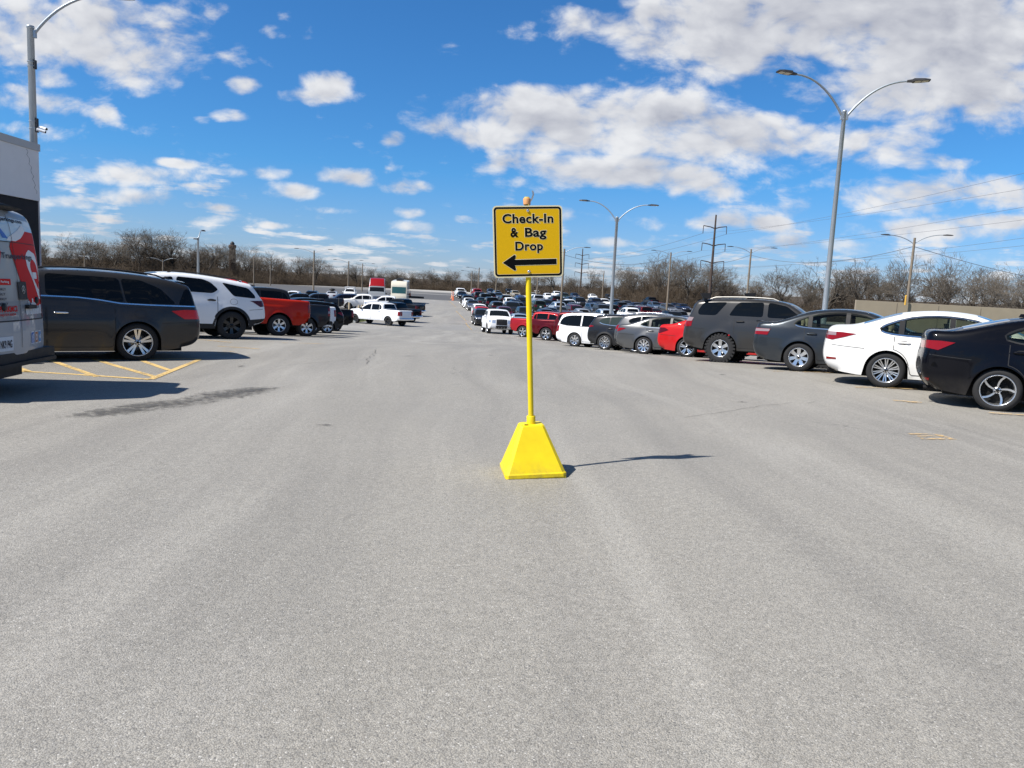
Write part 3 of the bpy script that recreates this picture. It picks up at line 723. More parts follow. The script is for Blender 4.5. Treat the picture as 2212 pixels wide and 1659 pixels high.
def body_mesh(sh, seams=True):
    s = sh.s; L = s['L']
    mb = MB()
    xs = list(sh.p[:, 0])
    for xw in (s['fa'], s['ra']):
        xs += [xw + s['Ra'] * math.sin(a) for a in np.linspace(-math.pi / 2, math.pi / 2, 21)] + [xw - s['Ra'] - .004, xw + s['Ra'] + .004]
        xs += [xw + (s['Ra'] + d) * e for d in (.04, .09) for e in (-1, 1)]
    xs += list(np.arange(.2, L - .2, .05))
    x0, x1 = sh.p[:, 0].min(), sh.p[:, 0].max()
    xs += [x0 + d for d in (.002, .008, .02, .04, .07, .11)] + [x1 - d for d in (.002, .008, .02, .04, .07, .11)]
    xs = sorted(x for x in xs if x0 <= x <= x1)
    keep = [xs[0]]
    prof = set(np.round(sh.p[:, 0], 6))
    for x in xs[1:]:
        if x - keep[-1] > .012 or (round(x, 6) in prof and x - keep[-1] > 1e-4): keep.append(x)
    T = np.array([0, .025, .06, .12, .20, .29, .38, .47, .53, .58, .62, .66, .70, .74, .78, .82, .86, .89, .92, .95, .975, .99, 1.0])
    X, Z = [], []
    for x in keep:
        a, b = sh.zl(x), sh.zt(x)
        a = min(a, b)
        X.append(np.full(len(T), x)); Z.append(a + (b - a) * T)
    X, Z = np.array(X), np.array(Z); Y = sh.y(X, Z)
    holes = None
    if s.get('see'):
        panes = s.get('panes') or [s['dlo']]
        cuts = [sh.poly(pn, .05 if s.get('panes') else 1) for pn in panes]
        def holes(x, z):
            for x_ in s['pil'] if not s.get('panes') else []:
                if abs(x - x_) < .035: return False
            return any(c[2] + .02 < x < c[3] - .02 and c[0](x) + .012 < z < c[1](x) - .012 for c in cuts)
    for sg in (1, -1):
        rows = [[sh.V(X[i, j], sg * Y[i, j], Z[i, j]) for j in range(len(T))] for i in range(len(keep))]
        if holes is None: mb.grid(rows, 0, True, flip=(sg > 0)); continue
        nc = len(T); fs = []
        for i in range(len(keep) - 1):
            for j in range(nc - 1):
                if holes((X[i, j] + X[i + 1, j]) / 2, (Z[i, j] + Z[i, j + 1] + Z[i + 1, j] + Z[i + 1, j + 1]) / 4): continue
                q = [i * nc + j, i * nc + j + 1, (i + 1) * nc + j + 1, (i + 1) * nc + j]
                fs.append(q[::-1] if sg > 0 else q)
        mb.add([p for r in rows for p in r], fs, 0, True)
    # over the top
    F = np.concatenate([[-1, -.985, -.95, -.88, -.75, -.55, -.3, 0], [.3, .55, .75, .88, .95, .985, 1]])
    if s.get('see'):
        wa, wb = sh.s_top(s['wsx'][0]), sh.s_top(s['wsx'][1]); ra_, rb_ = sh.s_top(s['rwx'][0]), sh.s_top(s['rwx'][1])
        arcs = sorted(set(list(sh.arc) + [wa, wb, ra_, rb_]))
        rows = [[sh.P(a_, f) for f in F] for a_ in arcs]
        nc = len(F); fs = []
        for i in range(len(arcs) - 1):
            am = (arcs[i] + arcs[i + 1]) / 2
            for j in range(nc - 1):
                if (wa < am < wb or ra_ < am < rb_) and abs((F[j] + F[j + 1]) / 2) < .87: continue
                fs.append([(i + 1) * nc + j, (i + 1) * nc + j + 1, i * nc + j + 1, i * nc + j])
        mb.add([p for r in rows for p in r], fs, 0, True)
    else:
        rows = [[sh.P(sh.arc[i], f) for f in F] for i in range(len(sh.arc))]
        mb.grid(rows, 0, True, flip=True)
    if seams:
        bl = sh.belt
        lo = lambda x: max(sh.zl(x, False) + .07, sh.zl(x) + .035)
        for sg in (1, -1):
            for (xa, xb) in s['doors']:
                for x in (xa, xb):
                    za = lo(x)
                    sh.strip(mb, [(x, za), (x, bl(x) + .0)], .012, .0022, sg, 1)
                xx = np.linspace(xa, xb, 24)
                sh.strip(mb, [(x, lo(x)) for x in xx], .012, .0022, sg, 1)
            if s.get('bed'):
                x = s['prof'][16][0] - .01
                sh.strip(mb, [(x, sh.zl(x) + .02), (x, sh.zt(x) - .02)], .022, .0022, sg, 1)
            else:   # bumper cover and fuel flap seams
                xr = s['ra'] + s['Ra'] + .02; zb = bl(L) * .74
                sh.strip(mb, [(xr, zb - .02), (L - .32, zb), (L - .05, zb + .02)], .010, .0022, sg, 1)
                xf, zf = s['ra'] + .05, bl(s['ra']) * .90
                if sg > 0 or s.get('flap_r'):
                    q = chaikin(np.array([(xf - .1, zf - .08), (xf + .1, zf - .08), (xf + .1, zf + .08), (xf - .1, zf + .08)]), 2, True)
                    sh.strip(mb, np.vstack([q, q[:1]]), .008, .0022, sg, 1)
    return mb.mesh('body', [BLACKP, BLACKP])

def under_mesh(sh):
    s = sh.s; mb = MB()
    L = s['L']
    xs = np.linspace(sh.p[:, 0].min() + .03, sh.p[:, 0].max() - .03, 90)
    rows = []
    for x in xs:
        z = sh.zl(x) + .004
        y = float(sh.y(np.array([x]), np.array([z]))[0]) - .004
        rows.append([sh.V(x, y, z), sh.V(x, y - .12, z), sh.V(x, -(y - .12), z), sh.V(x, -y, z)])
    mb.grid(rows, 0, False)
    w = s['W'] - .56
    z0 = s['sill'] - .03
    mb.box((0, 0, (z0 + .75) / 2), (L - .7, w, .75 - z0), 0)  # solid inner block, added to keep light out of the wheel tunnels
    for xw in (s['fa'], s['ra']):
        mb.tube([sh.V(xw, -w / 2 - .2, s['R']), sh.V(xw, w / 2 + .2, s['R'])], .05, 8, 0)
    if s['base'] not in ('van',):
        x = L - .1
        mb.tube([sh.V(x + .02, -w * .36, s['sill'] + .03), sh.V(x - .5, -w * .36, s['sill'] + .05)], .035, 8, 0)
    return mb.mesh('underbody', [UNDER], weld=False)

def wheel_meshes(R, w, style):
    n, dbl, skew, met, tread, rr, wf = style
    Rr = R * rr
    ty = MB()
    h = w / 2
    ty.lathe([(Rr - .012, h * .80), (Rr, h * .96), (Rr + .012, h), (Rr + (R - Rr) * .45, h * 1.04), (R - .035, h * .97), (R - .010, h * .84), (R, h * .62), (R, 0), (R, -h * .62), (R - .01, -h * .84), (R - .035, -h * .97), (Rr + .01, -h)], 'y', 40, 0)
    if tread:
        for k in range(26):
            a = 2 * math.pi * k / 26
            for sgn in (1,):
                rot = Matrix.Rotation(-a, 3, 'Y')
                ty.box(rot @ Vector((R - .015, h * .93, 0)), (.07, .03, .05), 0, rot)
                ty.box(rot @ Vector((R + .004, h * .4, 0.02)), (.02, h * 1.0, .05), 0, rot)
    rm = MB()
    yo = h * .80
    rm.lathe([(Rr, yo + .012), (Rr - .006, yo + .018), (Rr - .018, yo + .010), (Rr - .024, yo - .02), (Rr - .034, -h * .3)], 'y', 40, 0)
    rm.lathe([(Rr - .034, -h * .1), (.02, -h * .1)], 'y', 32, 1)
    rm.lathe([(Rr * .62, -h * .02), (Rr * .62, -h * .0), (.03, h * .02)], 'y', 24, 1 if skew else 2)
    hub = Rr * .20
    rm.lathe([(hub * 1.2, yo - .05), (hub * 1.1, yo - .025), (hub * .6, yo - .018), (.001, yo - .015)], 'y', 20, 0)
    rm.lathe([(hub * .5, yo - .0145), (hub * .48, yo - .008), (.001, yo - .006)], 'y', 16, 1)
    for k in range(5):
        a = 2 * math.pi * (k + .5) / 5
        rm.lathe([(.012, yo - .02), (.012, yo - .012), (.001, yo - .011)], 'y', 6, 1, origin=(math.cos(a) * hub * .8, 0, math.sin(a) * hub * .8))
    sp = []
    for k in range(n):
        a = 2 * math.pi * k / n + math.pi / 2
        if dbl: sp += [(a - dbl, .5), (a + dbl, .5)]
        else: sp.append((a, 1.0))
    wi = Rr * (1.15 / n + .03) * wf
    for a, sc in sp:
        pts = []
        steps = 4
        for i in range(steps + 1):
            t = i / steps
            r = hub * .7 + (Rr - .022 - hub * .7) * t
            aa = a * 1.0 + skew * t ** 1.5
            if dbl:
                mid = a + (dbl if a < 0 else 0)
            hw = wi * sc * (.75 + .42 * t)
            y = yo - .028 + .020 * t ** 2
            c, s_ = math.cos(aa), math.sin(aa)
            def q(dw, dy): return (c * r - s_ * dw, y + dy, s_ * r + c * dw)
            pts.append([q(-hw, -.03), q(-hw * .82, 0), q(hw * .82, 0), q(hw, -.03)])
        rm.grid(pts, 0, False)
    tm = ty.mesh('tyre', [RUBBER], weld=False)
    r_ = rm.mesh('rim', [met, DARK, GUNM], weld=False)
    both = MB()
    both.v, both.f, both.m, both.s = list(ty.v), list(ty.f), list(ty.m), list(ty.s)
    o = len(both.v)
    both.v += rm.v; both.f += [[o + i for i in f] for f in rm.f]; both.m += [m + 1 for m in rm.m]; both.s += rm.s
    wm = both.mesh('wheel', [RUBBER, met, DARK, GUNM], weld=False)
    return tm, r_, wm

STY = dict(five=(5, 0, 0, ALLOY, False, .70, .75), six=(6, 0, 0, ALLOY, False, .64, .85), seven=(7, 0, 0, ALLOY, False, .66, .9), ten=(9, 0, 0, ALLOY, False, .70, .95), dbl5=(5, .17, .0, ALLOY, False, .72, .72),
           dbl10=(10, .105, 0, ALLOY, False, .70, .66), swirl=(5, 0, .34, ALLOY, False, .74, .27), black=(6, 0, 0, RIMBLK, False, .64, .9), truck6=(6, 0, 0, ALLOY, False, .60, .8), at6=(6, 0, 0, ALLOY, True, .60, .95), cover7=(7, 0, 0, ALLOY, False, .66, 1.05), steel=(8, 0, 0, GUNM, False, .66, .9))

def build_model(s, far=False):
    """all parts of one kind of car as (name, mesh, child parts, paint slots)"""
    sh = Shape(s); L = s['L']
    parts = []
    def part(name, mb, mats, painted=False, kids=None, weld=True):
        parts.append([name, mb.mesh(name, mats, weld), kids or [], painted, None])
        return parts[-1]
    parts.append(['body', body_mesh(sh, not far), [], True, None])
    parts.append(['underbody', under_mesh(sh), [], False, None])
    g = s.get('glass', GLASS); gf = s.get('glassf', g)
    # side glass
    edges = [-9] + s['pil'] + [99]
    for sg in (1, -1):
        for i, pn in enumerate(s.get('panes', [])):
            mb = MB(); sh.side_poly(mb, pn, .004, sg, nz=6, dx=.05, rnd=.07); part('window', mb, [gf if i == 0 else g])
        if s.get('trimline'):
            mb = MB(); sh.strip(mb, s['trimline'], .022, .006, sg, 0); part('window_trim', mb, [CHROME])
        if s.get('panes'): continue
        for i in range(len(edges) - 1):
            xa = edges[i] + (s['pw'][i - 1] / 2 if i > 0 else 0); xb = edges[i + 1] - (s['pw'][i] / 2 if i < len(s['pw']) else 0)
            mb = MB()
            sh.side_poly(mb, s['dlo'], .004, sg, xa, xb, nz=6, dx=.05)
            if not mb.v: continue
            part('window', mb, [gf if i == 0 else g])
        if s.get('see'):
            mb = MB(); q = chaikin(np.array(s['dlo'], float), 1, True); sh.strip(mb, np.vstack([q, q[:1]]), .055, .0030, sg, 0)
            for x_ in s['pil']: sh.strip(mb, [(x_, sh.poly(s['dlo'], 1)[0](x_)), (x_, sh.poly(s['dlo'], 1)[1](x_))], .09, .0052, sg, 0)
            part('window_seal', mb, [TRIMB])
        if not far:   # bright or black surround of the side glass
            mb = MB()
            q = chaikin(np.array(s['dlo'], float), 1, True)
            lo, hi, a, b, ex = sh.poly(s['dlo'], 1)
            xx = np.linspace(a + .03, b - .03, 40)
            sh.strip(mb, [(x, lo(x) - .012) for x in xx], .022, .005, sg, 0)
            if s.get('trim_full'): sh.strip(mb, [(x, hi(x) + .010) for x in xx], .018, .005, sg, 0)
            part('window_trim', mb, [CHROME if s.get('trim') else BLACKP])
    mb = MB(); sh.top(mb, sh.s_top(s['wsx'][0]), sh.s_top(s['wsx'][1]), -.93, .93, .004, 8, 14); part('windshield', mb, [s.get('ws', GLASSF)])
    if s['rwx']:
        a, b = sh.s_top(s['rwx'][0]), sh.s_top(s['rwx'][1])
        if s.get('bed'): a, b = sh.s_end(s['H'] * .93, True) , sh.s_end(s['H'] * .74, True)
        if s.get('bed') or s['base'] in ('suv', 'minivan', 'crossover'):
            k = [i for i in range(len(sh.p) - 1) if sh.p[i, 0] >= s['rwx'][0] - .02]
            a = max(sh.arc[k[0]] , sh.s_top(s['rwx'][0])); b = sh.s_top(s['rwx'][1])
        mb = MB(); sh.top(mb, a, b, -.88, .88, .004, 8, 14); part('rear_window', mb, [g])
    if s.get('see'):
        sm = s.get('seat', SEATG); xf, xr = s['pil'][0] - .02, s['pil'][0] + .92
        for x_, y_ in ((xf, .38), (xf, -.38), (xr, .36), (xr, -.36)):
            mb = MB(); Lx, zr = x_, s['H'] - .30
            rows = [[sh.V(Lx + dx_, y_ + .25 * k * math.cos(q), z) for q in (.5, 2.64, 3.64, 5.78)] for dx_, z, k in ((-.10, .55, 1), (-.02, .80, 1), (.05, 1.0, .9), (.08, zr - .10, .7))]
            for dx_, z, k in ((.07, zr - .09, .42), (.07, zr - .05, .48), (.09, zr + .06, .46), (.10, zr + .09, .3)): rows.append([sh.V(Lx + dx_ + .05 * math.cos(q), y_ + .26 * k * math.sin(q), z) for q in (.7, 2.44, 3.84, 5.58)])
            R4 = [[sh.V(Lx + dx_ + .07 * math.cos(q), y_ + .27 * k * math.sin(q), z) for q in (.9, 2.24, 4.04, 5.38)] for dx_, z, k in ((-.10, .55, 1), (-.02, .80, 1), (.05, 1.0, .9), (.08, zr - .10, .7))] + rows[4:]
            mb.grid(R4, 0, True, close=True); mb.add(R4[-1], [(0, 1, 2, 3)], 0, False); part('seat', mb, [sm], weld=False)
        mb = MB(); x_ = s['wsx'][0] + .35; mb.box(sh.V(x_, 0, s['belt'][1] - .06), (.45, s['W'] - .40, .12)); mb.lathe([(.17, 0), (.185, .015), (.17, .03)], 'y', 16, 0, origin=(0, 0, 0)) if False else None
        part('dashboard', mb, [BLACKP], weld=False)
    # lamps
    for sg in (1, -1):
        mb = MB(); sh.side_poly(mb, s['tail'], .009, sg, nz=5, dx=.03, rnd=s.get('tround', 0))
        if s['tailr']:
            z0, z1, f = s['tailr']
            a, b = sh.s_end(z1, True), sh.s_end(z0, True)
            sh.top(mb, a, b, f * sg if sg < 0 else f, sg * 1.0, .006, 5, 5) if sg > 0 else sh.top(mb, a, b, -1.0, -f, .006, 5, 5)
        if s.get('tail_clear'):
            z0, z1, xc = s['tail_clear']; lo, hi, xa, xb, ex = sh.poly(s['tail'], 0)
            sh.side(mb, xc, xb, lambda x: max(lo(x), z0), lambda x: max(min(hi(x), z1), max(lo(x), z0)), .013, sg, 3, .03, 1)
        part('taillight', mb, [s.get('tmat', TAILR), TAILC])
        mb = MB(); sh.side_poly(mb, s['head'], .006, sg, nz=5, dx=.03)
        z0, z1, f = s['headr']
        a, b = sh.s_end(z0, False), sh.s_end(z1, False)
        sh.top(mb, a, b, f, 1.0, .006, 5, 5) if sg > 0 else sh.top(mb, a, b, -1.0, -f, .006, 5, 5)
        part('headlight', mb, [HEADL])
    for q in s.get('reflector', []):
        for sg in (1, -1):
            mb = MB(); sh.side_poly(mb, q, .008, sg, nz=2, dx=.03, rnd=0); part('reflector', mb, [TAILR])
    z0, z1, f = s['grille']
    mb = MB(); a, b = sh.s_end(z0, False), sh.s_end(z1, False)
    sh.top(mb, a, b, -f, f, .008, 6, 10)
    if s.get('bed') or s['base'] == 'suv':
        for t in (.28, .52, .76):
            c = a + (b - a) * t; sh.top(mb, c - .012, c + .012, -f * .96, f * .96, .016, 1, 10, 1)
    part('grille', mb, [BLACKP, s.get('gbar', BLACKP)])
    mb = MB(); a, b = sh.s_end(s['sill'] + .05, False), sh.s_end(z0 - .04, False)
    if b - a > .05: sh.top(mb, a, b, -.62, .62, .006, 3, 8); part('air_intake', mb, [BLACKP])
    # number plate at the tail
    zp = s.get('plz', s['belt'][3] * .80)
    if s.get('bed'): zp = .70
    mb = MB(); a, b = sh.s_end(zp + .08, True), sh.s_end(zp - .08, True)
    sh.top(mb, a, b, -.19, .19, .010, 2, 4); part('license_plate', mb, [PLATE])
    if s.get('bed'):
        # tailgate outline, steel bumper, bed cover
        mb = MB(); zt_, zb_ = 1.30 * s['H'] / 1.95, .78 * s['H'] / 1.95
        a, b = sh.s_end(zt_, True), sh.s_end(zb_, True)
        sh.top(mb, a, b, -.80, .80, .005, 5, 10); part('tailgate', mb, [BLACKP], True)
        mb = MB()
        pts = []
        for y in np.linspace(-1, 1, 13):
            pts.append(sh.V(L + .03 - .10 * abs(y) ** 3, y * s['W'] * .47, .64 * s['H'] / 1.95))
        rows = [[(p[0] - .07, p[1], p[2] - .09), (p[0] - .09, p[1], p[2]), (p[0] - .06, p[1], p[2] + .07), (p[0] + .08, p[1], p[2] + .075), (p[0] + .10, p[1], p[2] - .09)] for p in pts]
        mb.grid(rows, 0, False); mb.add(rows[0], [(0, 1, 2, 3, 4)], 0, False); mb.add(rows[-1], [(4, 3, 2, 1, 0)], 0, False)
        part('bumper', mb, [s.get('bump', CHROME)])
        mb = MB(); a, b = sh.s_top(s['prof'][17][0] - .35), sh.s_top(s['prof'][19][0])
        sh.top(mb, a, b, -.93, .93, .004, 10, 10); part('bed_cover', mb, [BLACKP])
    if s.get('clad'):
        for sg in (1, -1):
            mb = MB()
            for xw in (s['fa'], s['ra']):
                ro = s['Ra'] + .075
                sh.side(mb, xw - ro, xw + ro, lambda x: sh.zl(x), lambda x: max(sh.zl(x), s['R'] + math.sqrt(max(0, ro * ro - (x - xw) ** 2))), .004, sg, 4, .03)
            sh.side(mb, s['fa'] + s['Ra'], s['ra'] - s['Ra'], lambda x: sh.zl(x), lambda x: sh.zl(x) + .13, .004, sg, 3, .08)
            sh.side(mb, s['ra'] + s['Ra'], L - .01, lambda x: sh.zl(x), lambda x: max(sh.zl(x), s['R'] + .17 + .10 * (x - s['ra'] - s['Ra'])), .004, sg, 4, .03)
            part('wheel_arch_trim', mb, [s.get('cladm', BLACKP)])
        mb = MB(); a, b = sh.s_end(s['R'] + .22, True), sh.arc[-1] - .02
        sh.top(mb, a, b, -1, 1, .004, 4, 10); part('bumper', mb, [BLACKP])
    if s.get('rails'):
        for sg in (1, -1):
            xa, xb = s['wsx'][1] + .25, (s['rwx'][0] if s['rwx'] else L) - .35
            xx = np.linspace(xa, xb, 14)
            pts = [Vector(sh.P(sh.s_top(x), .90 * sg, .045 if 0 < i < 13 else .005)) for i, x in enumerate(xx)]
            mb = MB(); mb.tube(pts, .016, 6, 0); part('roof_rail', mb, [s.get('railm', BLACKP)], weld=False)
    if s.get('spoiler') or s['base'] in ('crossover', 'suv', 'minivan'):
        mb = MB(); xr = s['rwx'][0]
        p = [Vector(sh.P(sh.s_top(xr - .10), f, .012)) for f in np.linspace(-.86, .86, 9)]
        if s['base'] == 'sedan':
            p = [Vector(sh.P(sh.s_top(s['prof'][15][0]), f, .012)) for f in np.linspace(-.9, .9, 9)]
            rows = [[q + Vector((.10, 0, -.012)), q + Vector((0, 0, .03)), q + Vector((-.10, 0, .028)), q + Vector((-.09, 0, .0))] for q in p]
        else:
            rows = [[q + Vector((.12, 0, .0)), q + Vector((0, 0, .012)), q + Vector((-.13, 0, -.012)), q + Vector((-.12, 0, -.05)), q + Vector((0, 0, -.03))] for q in p]
        mb.grid(rows, 0, True); part('spoiler', mb, [BLACKP], True)
    # mirrors
    for sg in (1, -1):
        x = s['dlo'][0][0] + .12; z = sh.belt(x) + .10
        y = float(sh.ws(np.array([x]), np.array([sh.belt(x)]))[0])
        mb = MB(); c = Vector(sh.V(x, sg * (y + .12), z)); k = 1.35 if s.get('bed') or s['base'] == 'van' else 1.0
        rows = []
        for a, e in ((-.09, .35), (-.06, .85), (0, 1), (.06, .95), (.085, .8)):
            rows.append([c + Vector((-a, math.cos(q) * .105 * e, math.sin(q) * .075 * e * k)) for q in np.linspace(0, 2 * math.pi, 13)[:-1]])
        mb.grid(rows, 0, True, close=True); mb.add(rows[-1], [list(range(12))], 1, False); mb.add(rows[0], [list(range(12))[::-1]], 0, False)
        mb.box(c + Vector((.01, -sg * .09, -.05)), (.05, .12, .04), 0)
        part('mirror', mb, [BLACKP if s.get('mirror_black') else BLACKP, DARK], not s.get('mirror_black'), weld=False)
    if not far:
        # doors and handles
        for sg in (1, -1):
            for (xa, xb) in s['doors']:
                lo = lambda x: max(sh.zl(x, False) + .08, sh.zl(x) + .05)
                mb = MB(); sh.side(mb, xa + .010, xb - .010, lo, lambda x: sh.belt(x) - .002, .0035, sg, 8, .07)
                hx = xb - .16; hz = sh.belt(hx) - .105
                if s['base'] == 'minivan' and xa > 2.2: hx = xa + .22
                y = float(sh.y(np.array([hx]), np.array([hz]))[0])
                hb = MB(); c = Vector(sh.V(hx, sg * (y + .024), hz))
                rows = [[c + Vector((d, math.cos(q) * .016 * e, math.sin(q) * .022 * e)) for q in np.linspace(0, 2 * math.pi, 9)[:-1]] for d, e in ((.115, .15), (.10, .8), (.06, 1), (-.06, 1), (-.10, .8), (-.115, .15))]
                hb.grid(rows, 0, True, close=True)
                cup = MB(); sh.side_poly(hb, [(hx - .085, hz - .035), (hx + .085, hz - .035), (hx + .085, hz + .035), (hx - .085, hz + .035)], .0055, sg, nz=3, dx=.03, mi=1, rnd=2)
                hm = s.get('handle')
                part('door', mb, [BLACKP], True, [['handle', hb.mesh('handle', [hm or BLACKP, BLACKP], False), [], hm is None, None]])
        if s['base'] in ('sedan', 'crossover', 'suv', 'minivan') and s.get('fin', True):
            mb = MB(); xr = (s['rwx'][0] - .22); c = Vector(sh.P(sh.s_top(xr), 0, 0))
            rows = [[c + Vector((.09 * k + .02 * (1 - k), .022 * k, .055 * (1 - k))), c + Vector((-.07 * k - .045 * (1 - k), .022 * k, .055 * (1 - k) )), c + Vector((-.07 * k - .045 * (1 - k), -.022 * k, .055 * (1 - k))), c + Vector((.09 * k + .02 * (1 - k), -.022 * k, .055 * (1 - k)))] for k in (1, .6, .25, .05)]
            mb.grid(rows, 0, True, close=True); part('antenna', mb, [BLACKP], not s.get('fin_black'))
    # wheels
    w = s.get('tw', .225 if not s.get('bed') else .27)
    tm, rm, wm = wheel_meshes(s['R'], w, STY[s.get('wheel', 'five')])
    yw = s['W'] / 2 - w / 2 - .012
    for xw in (s['fa'], s['ra']):
        for sg in (1, -1):
            loc = Vector(sh.V(xw, sg * yw, s['R'])); rot = (0, 0, 0) if sg > 0 else (0, 0, math.pi)
            if far: parts.append(['wheel', wm, [], False, (loc, rot)])
            else: parts.append(['wheel', None, [['tyre', tm, [], False, None], ['rim', rm, [], False, None]], False, (loc, rot)])
    return dict(parts=parts, shape=sh, spec=s)

def place(model, name, label, cat, pnt, loc, rotz, group=None, tilt=True, skip=()):
    """one more car: an Empty on the ground with a copy of every part"""
    x, y = loc
    n = gnormal(x, y) if tilt else Vector((0, 0, 1))
    fx = Vector((math.cos(rotz), math.sin(rotz), 0)); fx = (fx - n * fx.dot(n)).normalized()
    fy = n.cross(fx)
    root = link(name, None)
    root.matrix_world = Matrix(((fx.x, fy.x, n.x, x), (fx.y, fy.y, n.y, y), (fx.z, fy.z, n.z, Gf(x, y)), (0, 0, 0, 1)))
    tag(root, label, cat, group)
    def rec(p, par):
        nm, me, kids, painted, lr = p
        if nm in skip: return
        o = link(nm, me, par)
        if lr: o.location, o.rotation_euler = lr
        if painted:
            o.material_slots[0].link = 'OBJECT'; o.material_slots[0].material = pnt
        for k in kids: rec(k, o)
    for p in model['parts']: rec(p, root)
    return root

def az(theta): return math.radians(90 - theta)       # compass heading -> rotation about z
def by_wheel(model, xpix, depth, heading, side, axle='ra', ypix=None):
    """ground position of a car's centre so that its rear wheel (on the side seen) stands at this photograph column and depth"""
    s = model['spec']
    p = at_depth(xpix, ypix or 800, depth)
    h = R_(heading); f = Vector((math.sin(h), math.cos(h))); l = Vector((-f.y, f.x))
    xl = s['L'] / 2 - s[axle]; yl = (s['W'] / 2 - .1) * (1 if side == 'left' else -1)
    return (p.x - f.x * xl - l.x * yl, p.y - f.y * xl - l.y * yl)
# ---------------------------------------------------------------- ground, lot, markings
GX = np.unique(np.concatenate([np.linspace(-2500, -200, 12), np.linspace(-200, -40, 17), np.linspace(-40, -6, 18), np.linspace(-6, 6, 31), np.linspace(6, 40, 18), np.linspace(40, 200, 17), np.linspace(200, 2500, 12)]))
GY = np.unique(np.concatenate([np.linspace(-400, -20, 12), np.linspace(-20, 2, 12), np.linspace(2, 14, 31), np.linspace(14, 100, 60), np.linspace(100, 260, 54), np.linspace(260, 420, 17), np.linspace(420, 3500, 14)]))
def sheet(name, mk, dz, material, clip=None):
    X, Y = np.meshgrid(GX, GY)
    Z = G(X, Y) + dz
    ny, nx = X.shape
    V = np.stack([X.ravel(), Y.ravel(), Z.ravel()], 1)
    F = []
    for j in range(ny - 1):
        for i in range(nx - 1):
            if mk((GX[i] + GX[i + 1]) / 2, (GY[j] + GY[j + 1]) / 2):
                a = j * nx + i; F.append((a, a + 1, a + nx + 1, a + nx))
    used = np.unique(np.array(F)); re = -np.ones(len(V), int); re[used] = np.arange(len(used))
    me = bpy.data.meshes.new(name)
    me.from_pydata(V[used].tolist(), [], [tuple(int(re[i]) for i in f) for f in F])
    me.materials.append(material); me.polygons.foreach_set('use_smooth', [True] * len(F)); me.update()
    return structure(link(name, me))

# edge of the wood, in (x of the photograph, depth, y of the tree tops)
WOOD = [(-260, 170, 520), (0, 185, 512), (90, 195, 515), (200, 198, 503), (330, 200, 498), (450, 202, 508), (520, 204, 520), (600, 206, 538), (700, 222, 562), (760, 235, 570), (850, 250, 578), (940, 262, 573), (1060, 255, 585),
        (1250, 222, 582), (1330, 200, 574), (1400, 182, 556), (1450, 172, 543), (1520, 158, 558), (1600, 148, 584), (1680, 138, 590), (1760, 130, 562), (1850, 126, 545), (2000, 118, 536), (2100, 114, 545), (2212, 110, 548), (2500, 100, 560), (2900, 92, 560)]
WX = np.array([w[0] for w in WOOD], float); WD = np.array([w[1] for w in WOOD], float); WT = np.array([w[2] for w in WOOD], float)
WP = np.array([[at_depth(x, 640, d).x, d] for x, d, t in WOOD])
def wood_y(x): return float(np.interp(x, WP[:, 0], WP[:, 1]))
ground = sheet('ground', lambda x, y: True, 0.0, ground_material('earth'))
lot = sheet('parking_lot', lambda x, y: -130 < x < 92 and -30 < y < wood_y(x) - 4, 0.02, ground_material('asphalt'))

YELLOW = worn_marking('road_paint_yellow', (.60, .42, .17), cover=.60)
YELLOWF = worn_marking('road_paint_yellow_faded', (.58, .40, .19), cover=.50)
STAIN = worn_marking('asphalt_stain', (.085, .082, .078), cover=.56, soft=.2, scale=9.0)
STAINL = worn_marking('asphalt_tyre_marks', (.11, .105, .10), cover=.40, soft=.22, scale=5.0)
TAR = worn_marking('crack_filler', (.03, .03, .03), cover=.72, soft=.05, scale=20.0)
def ribbon(mb, pts, w, dz=.028, edge=False, wob=0.0):
    """marking of width w (number or list) laid on the ground along world points"""
    P = [Vector((p[0], p[1])) for p in pts]
    L = [0]
    for a, b in zip(P, P[1:]): L.append(L[-1] + (b - a).length)
    n = max(2, int(L[-1] / .25) + 1)
    rows = []
    for i in range(n):
        u = L[-1] * i / (n - 1)
        x = float(np.interp(u, L, [p.x for p in P])); y = float(np.interp(u, L, [p.y for p in P]))
        e = .02
        x2 = float(np.interp(min(L[-1], u + e), L, [p.x for p in P])) - float(np.interp(max(0, u - e), L, [p.x for p in P]))
        y2 = float(np.interp(min(L[-1], u + e), L, [p.y for p in P])) - float(np.interp(max(0, u - e), L, [p.y for p in P]))
        t = Vector((x2, y2)).normalized(); nn = Vector((-t.y, t.x))
        ww = w if not isinstance(w, (list, tuple)) else float(np.interp(u / L[-1], np.linspace(0, 1, len(w)), w))
        if wob: x += nn.x * RNG.normal(0, wob); y += nn.y * RNG.normal(0, wob)
        row = []
        K = (-.5, -.25, 0, .25, .5) if edge else (-.5, .5)
        for k in K:
            q = (x + nn.x * ww * k, y + nn.y * ww * k); row.append((q[0], q[1], Gf(*q) + dz))
        rows.append(row)
    mb.grid(rows, 0, False, flip=False)
def marking(name, lines, w, material, edge=False, wob=0.0, dz=.028):
    mb = MB()
    for ln in lines: ribbon(mb, ln, w, dz, edge, wob)
    me = mb.mesh(name, [material], weld=False)
    if edge:
        at = me.attributes.new('edge', 'FLOAT', 'POINT')
        nper = 5
        vals = []
        cnt = len(me.vertices) // nper
        for i in range(cnt):
            endf = max(0, abs(i / (cnt - 1) - .5) * 2 - .7) / .3
            vals += [min(1.3, e + endf * .6) for e in (1, .3, 0, .3, 1)]
        at.data.foreach_set('value', vals[:len(me.vertices)])
    o = link(name, me); structure(o); return o
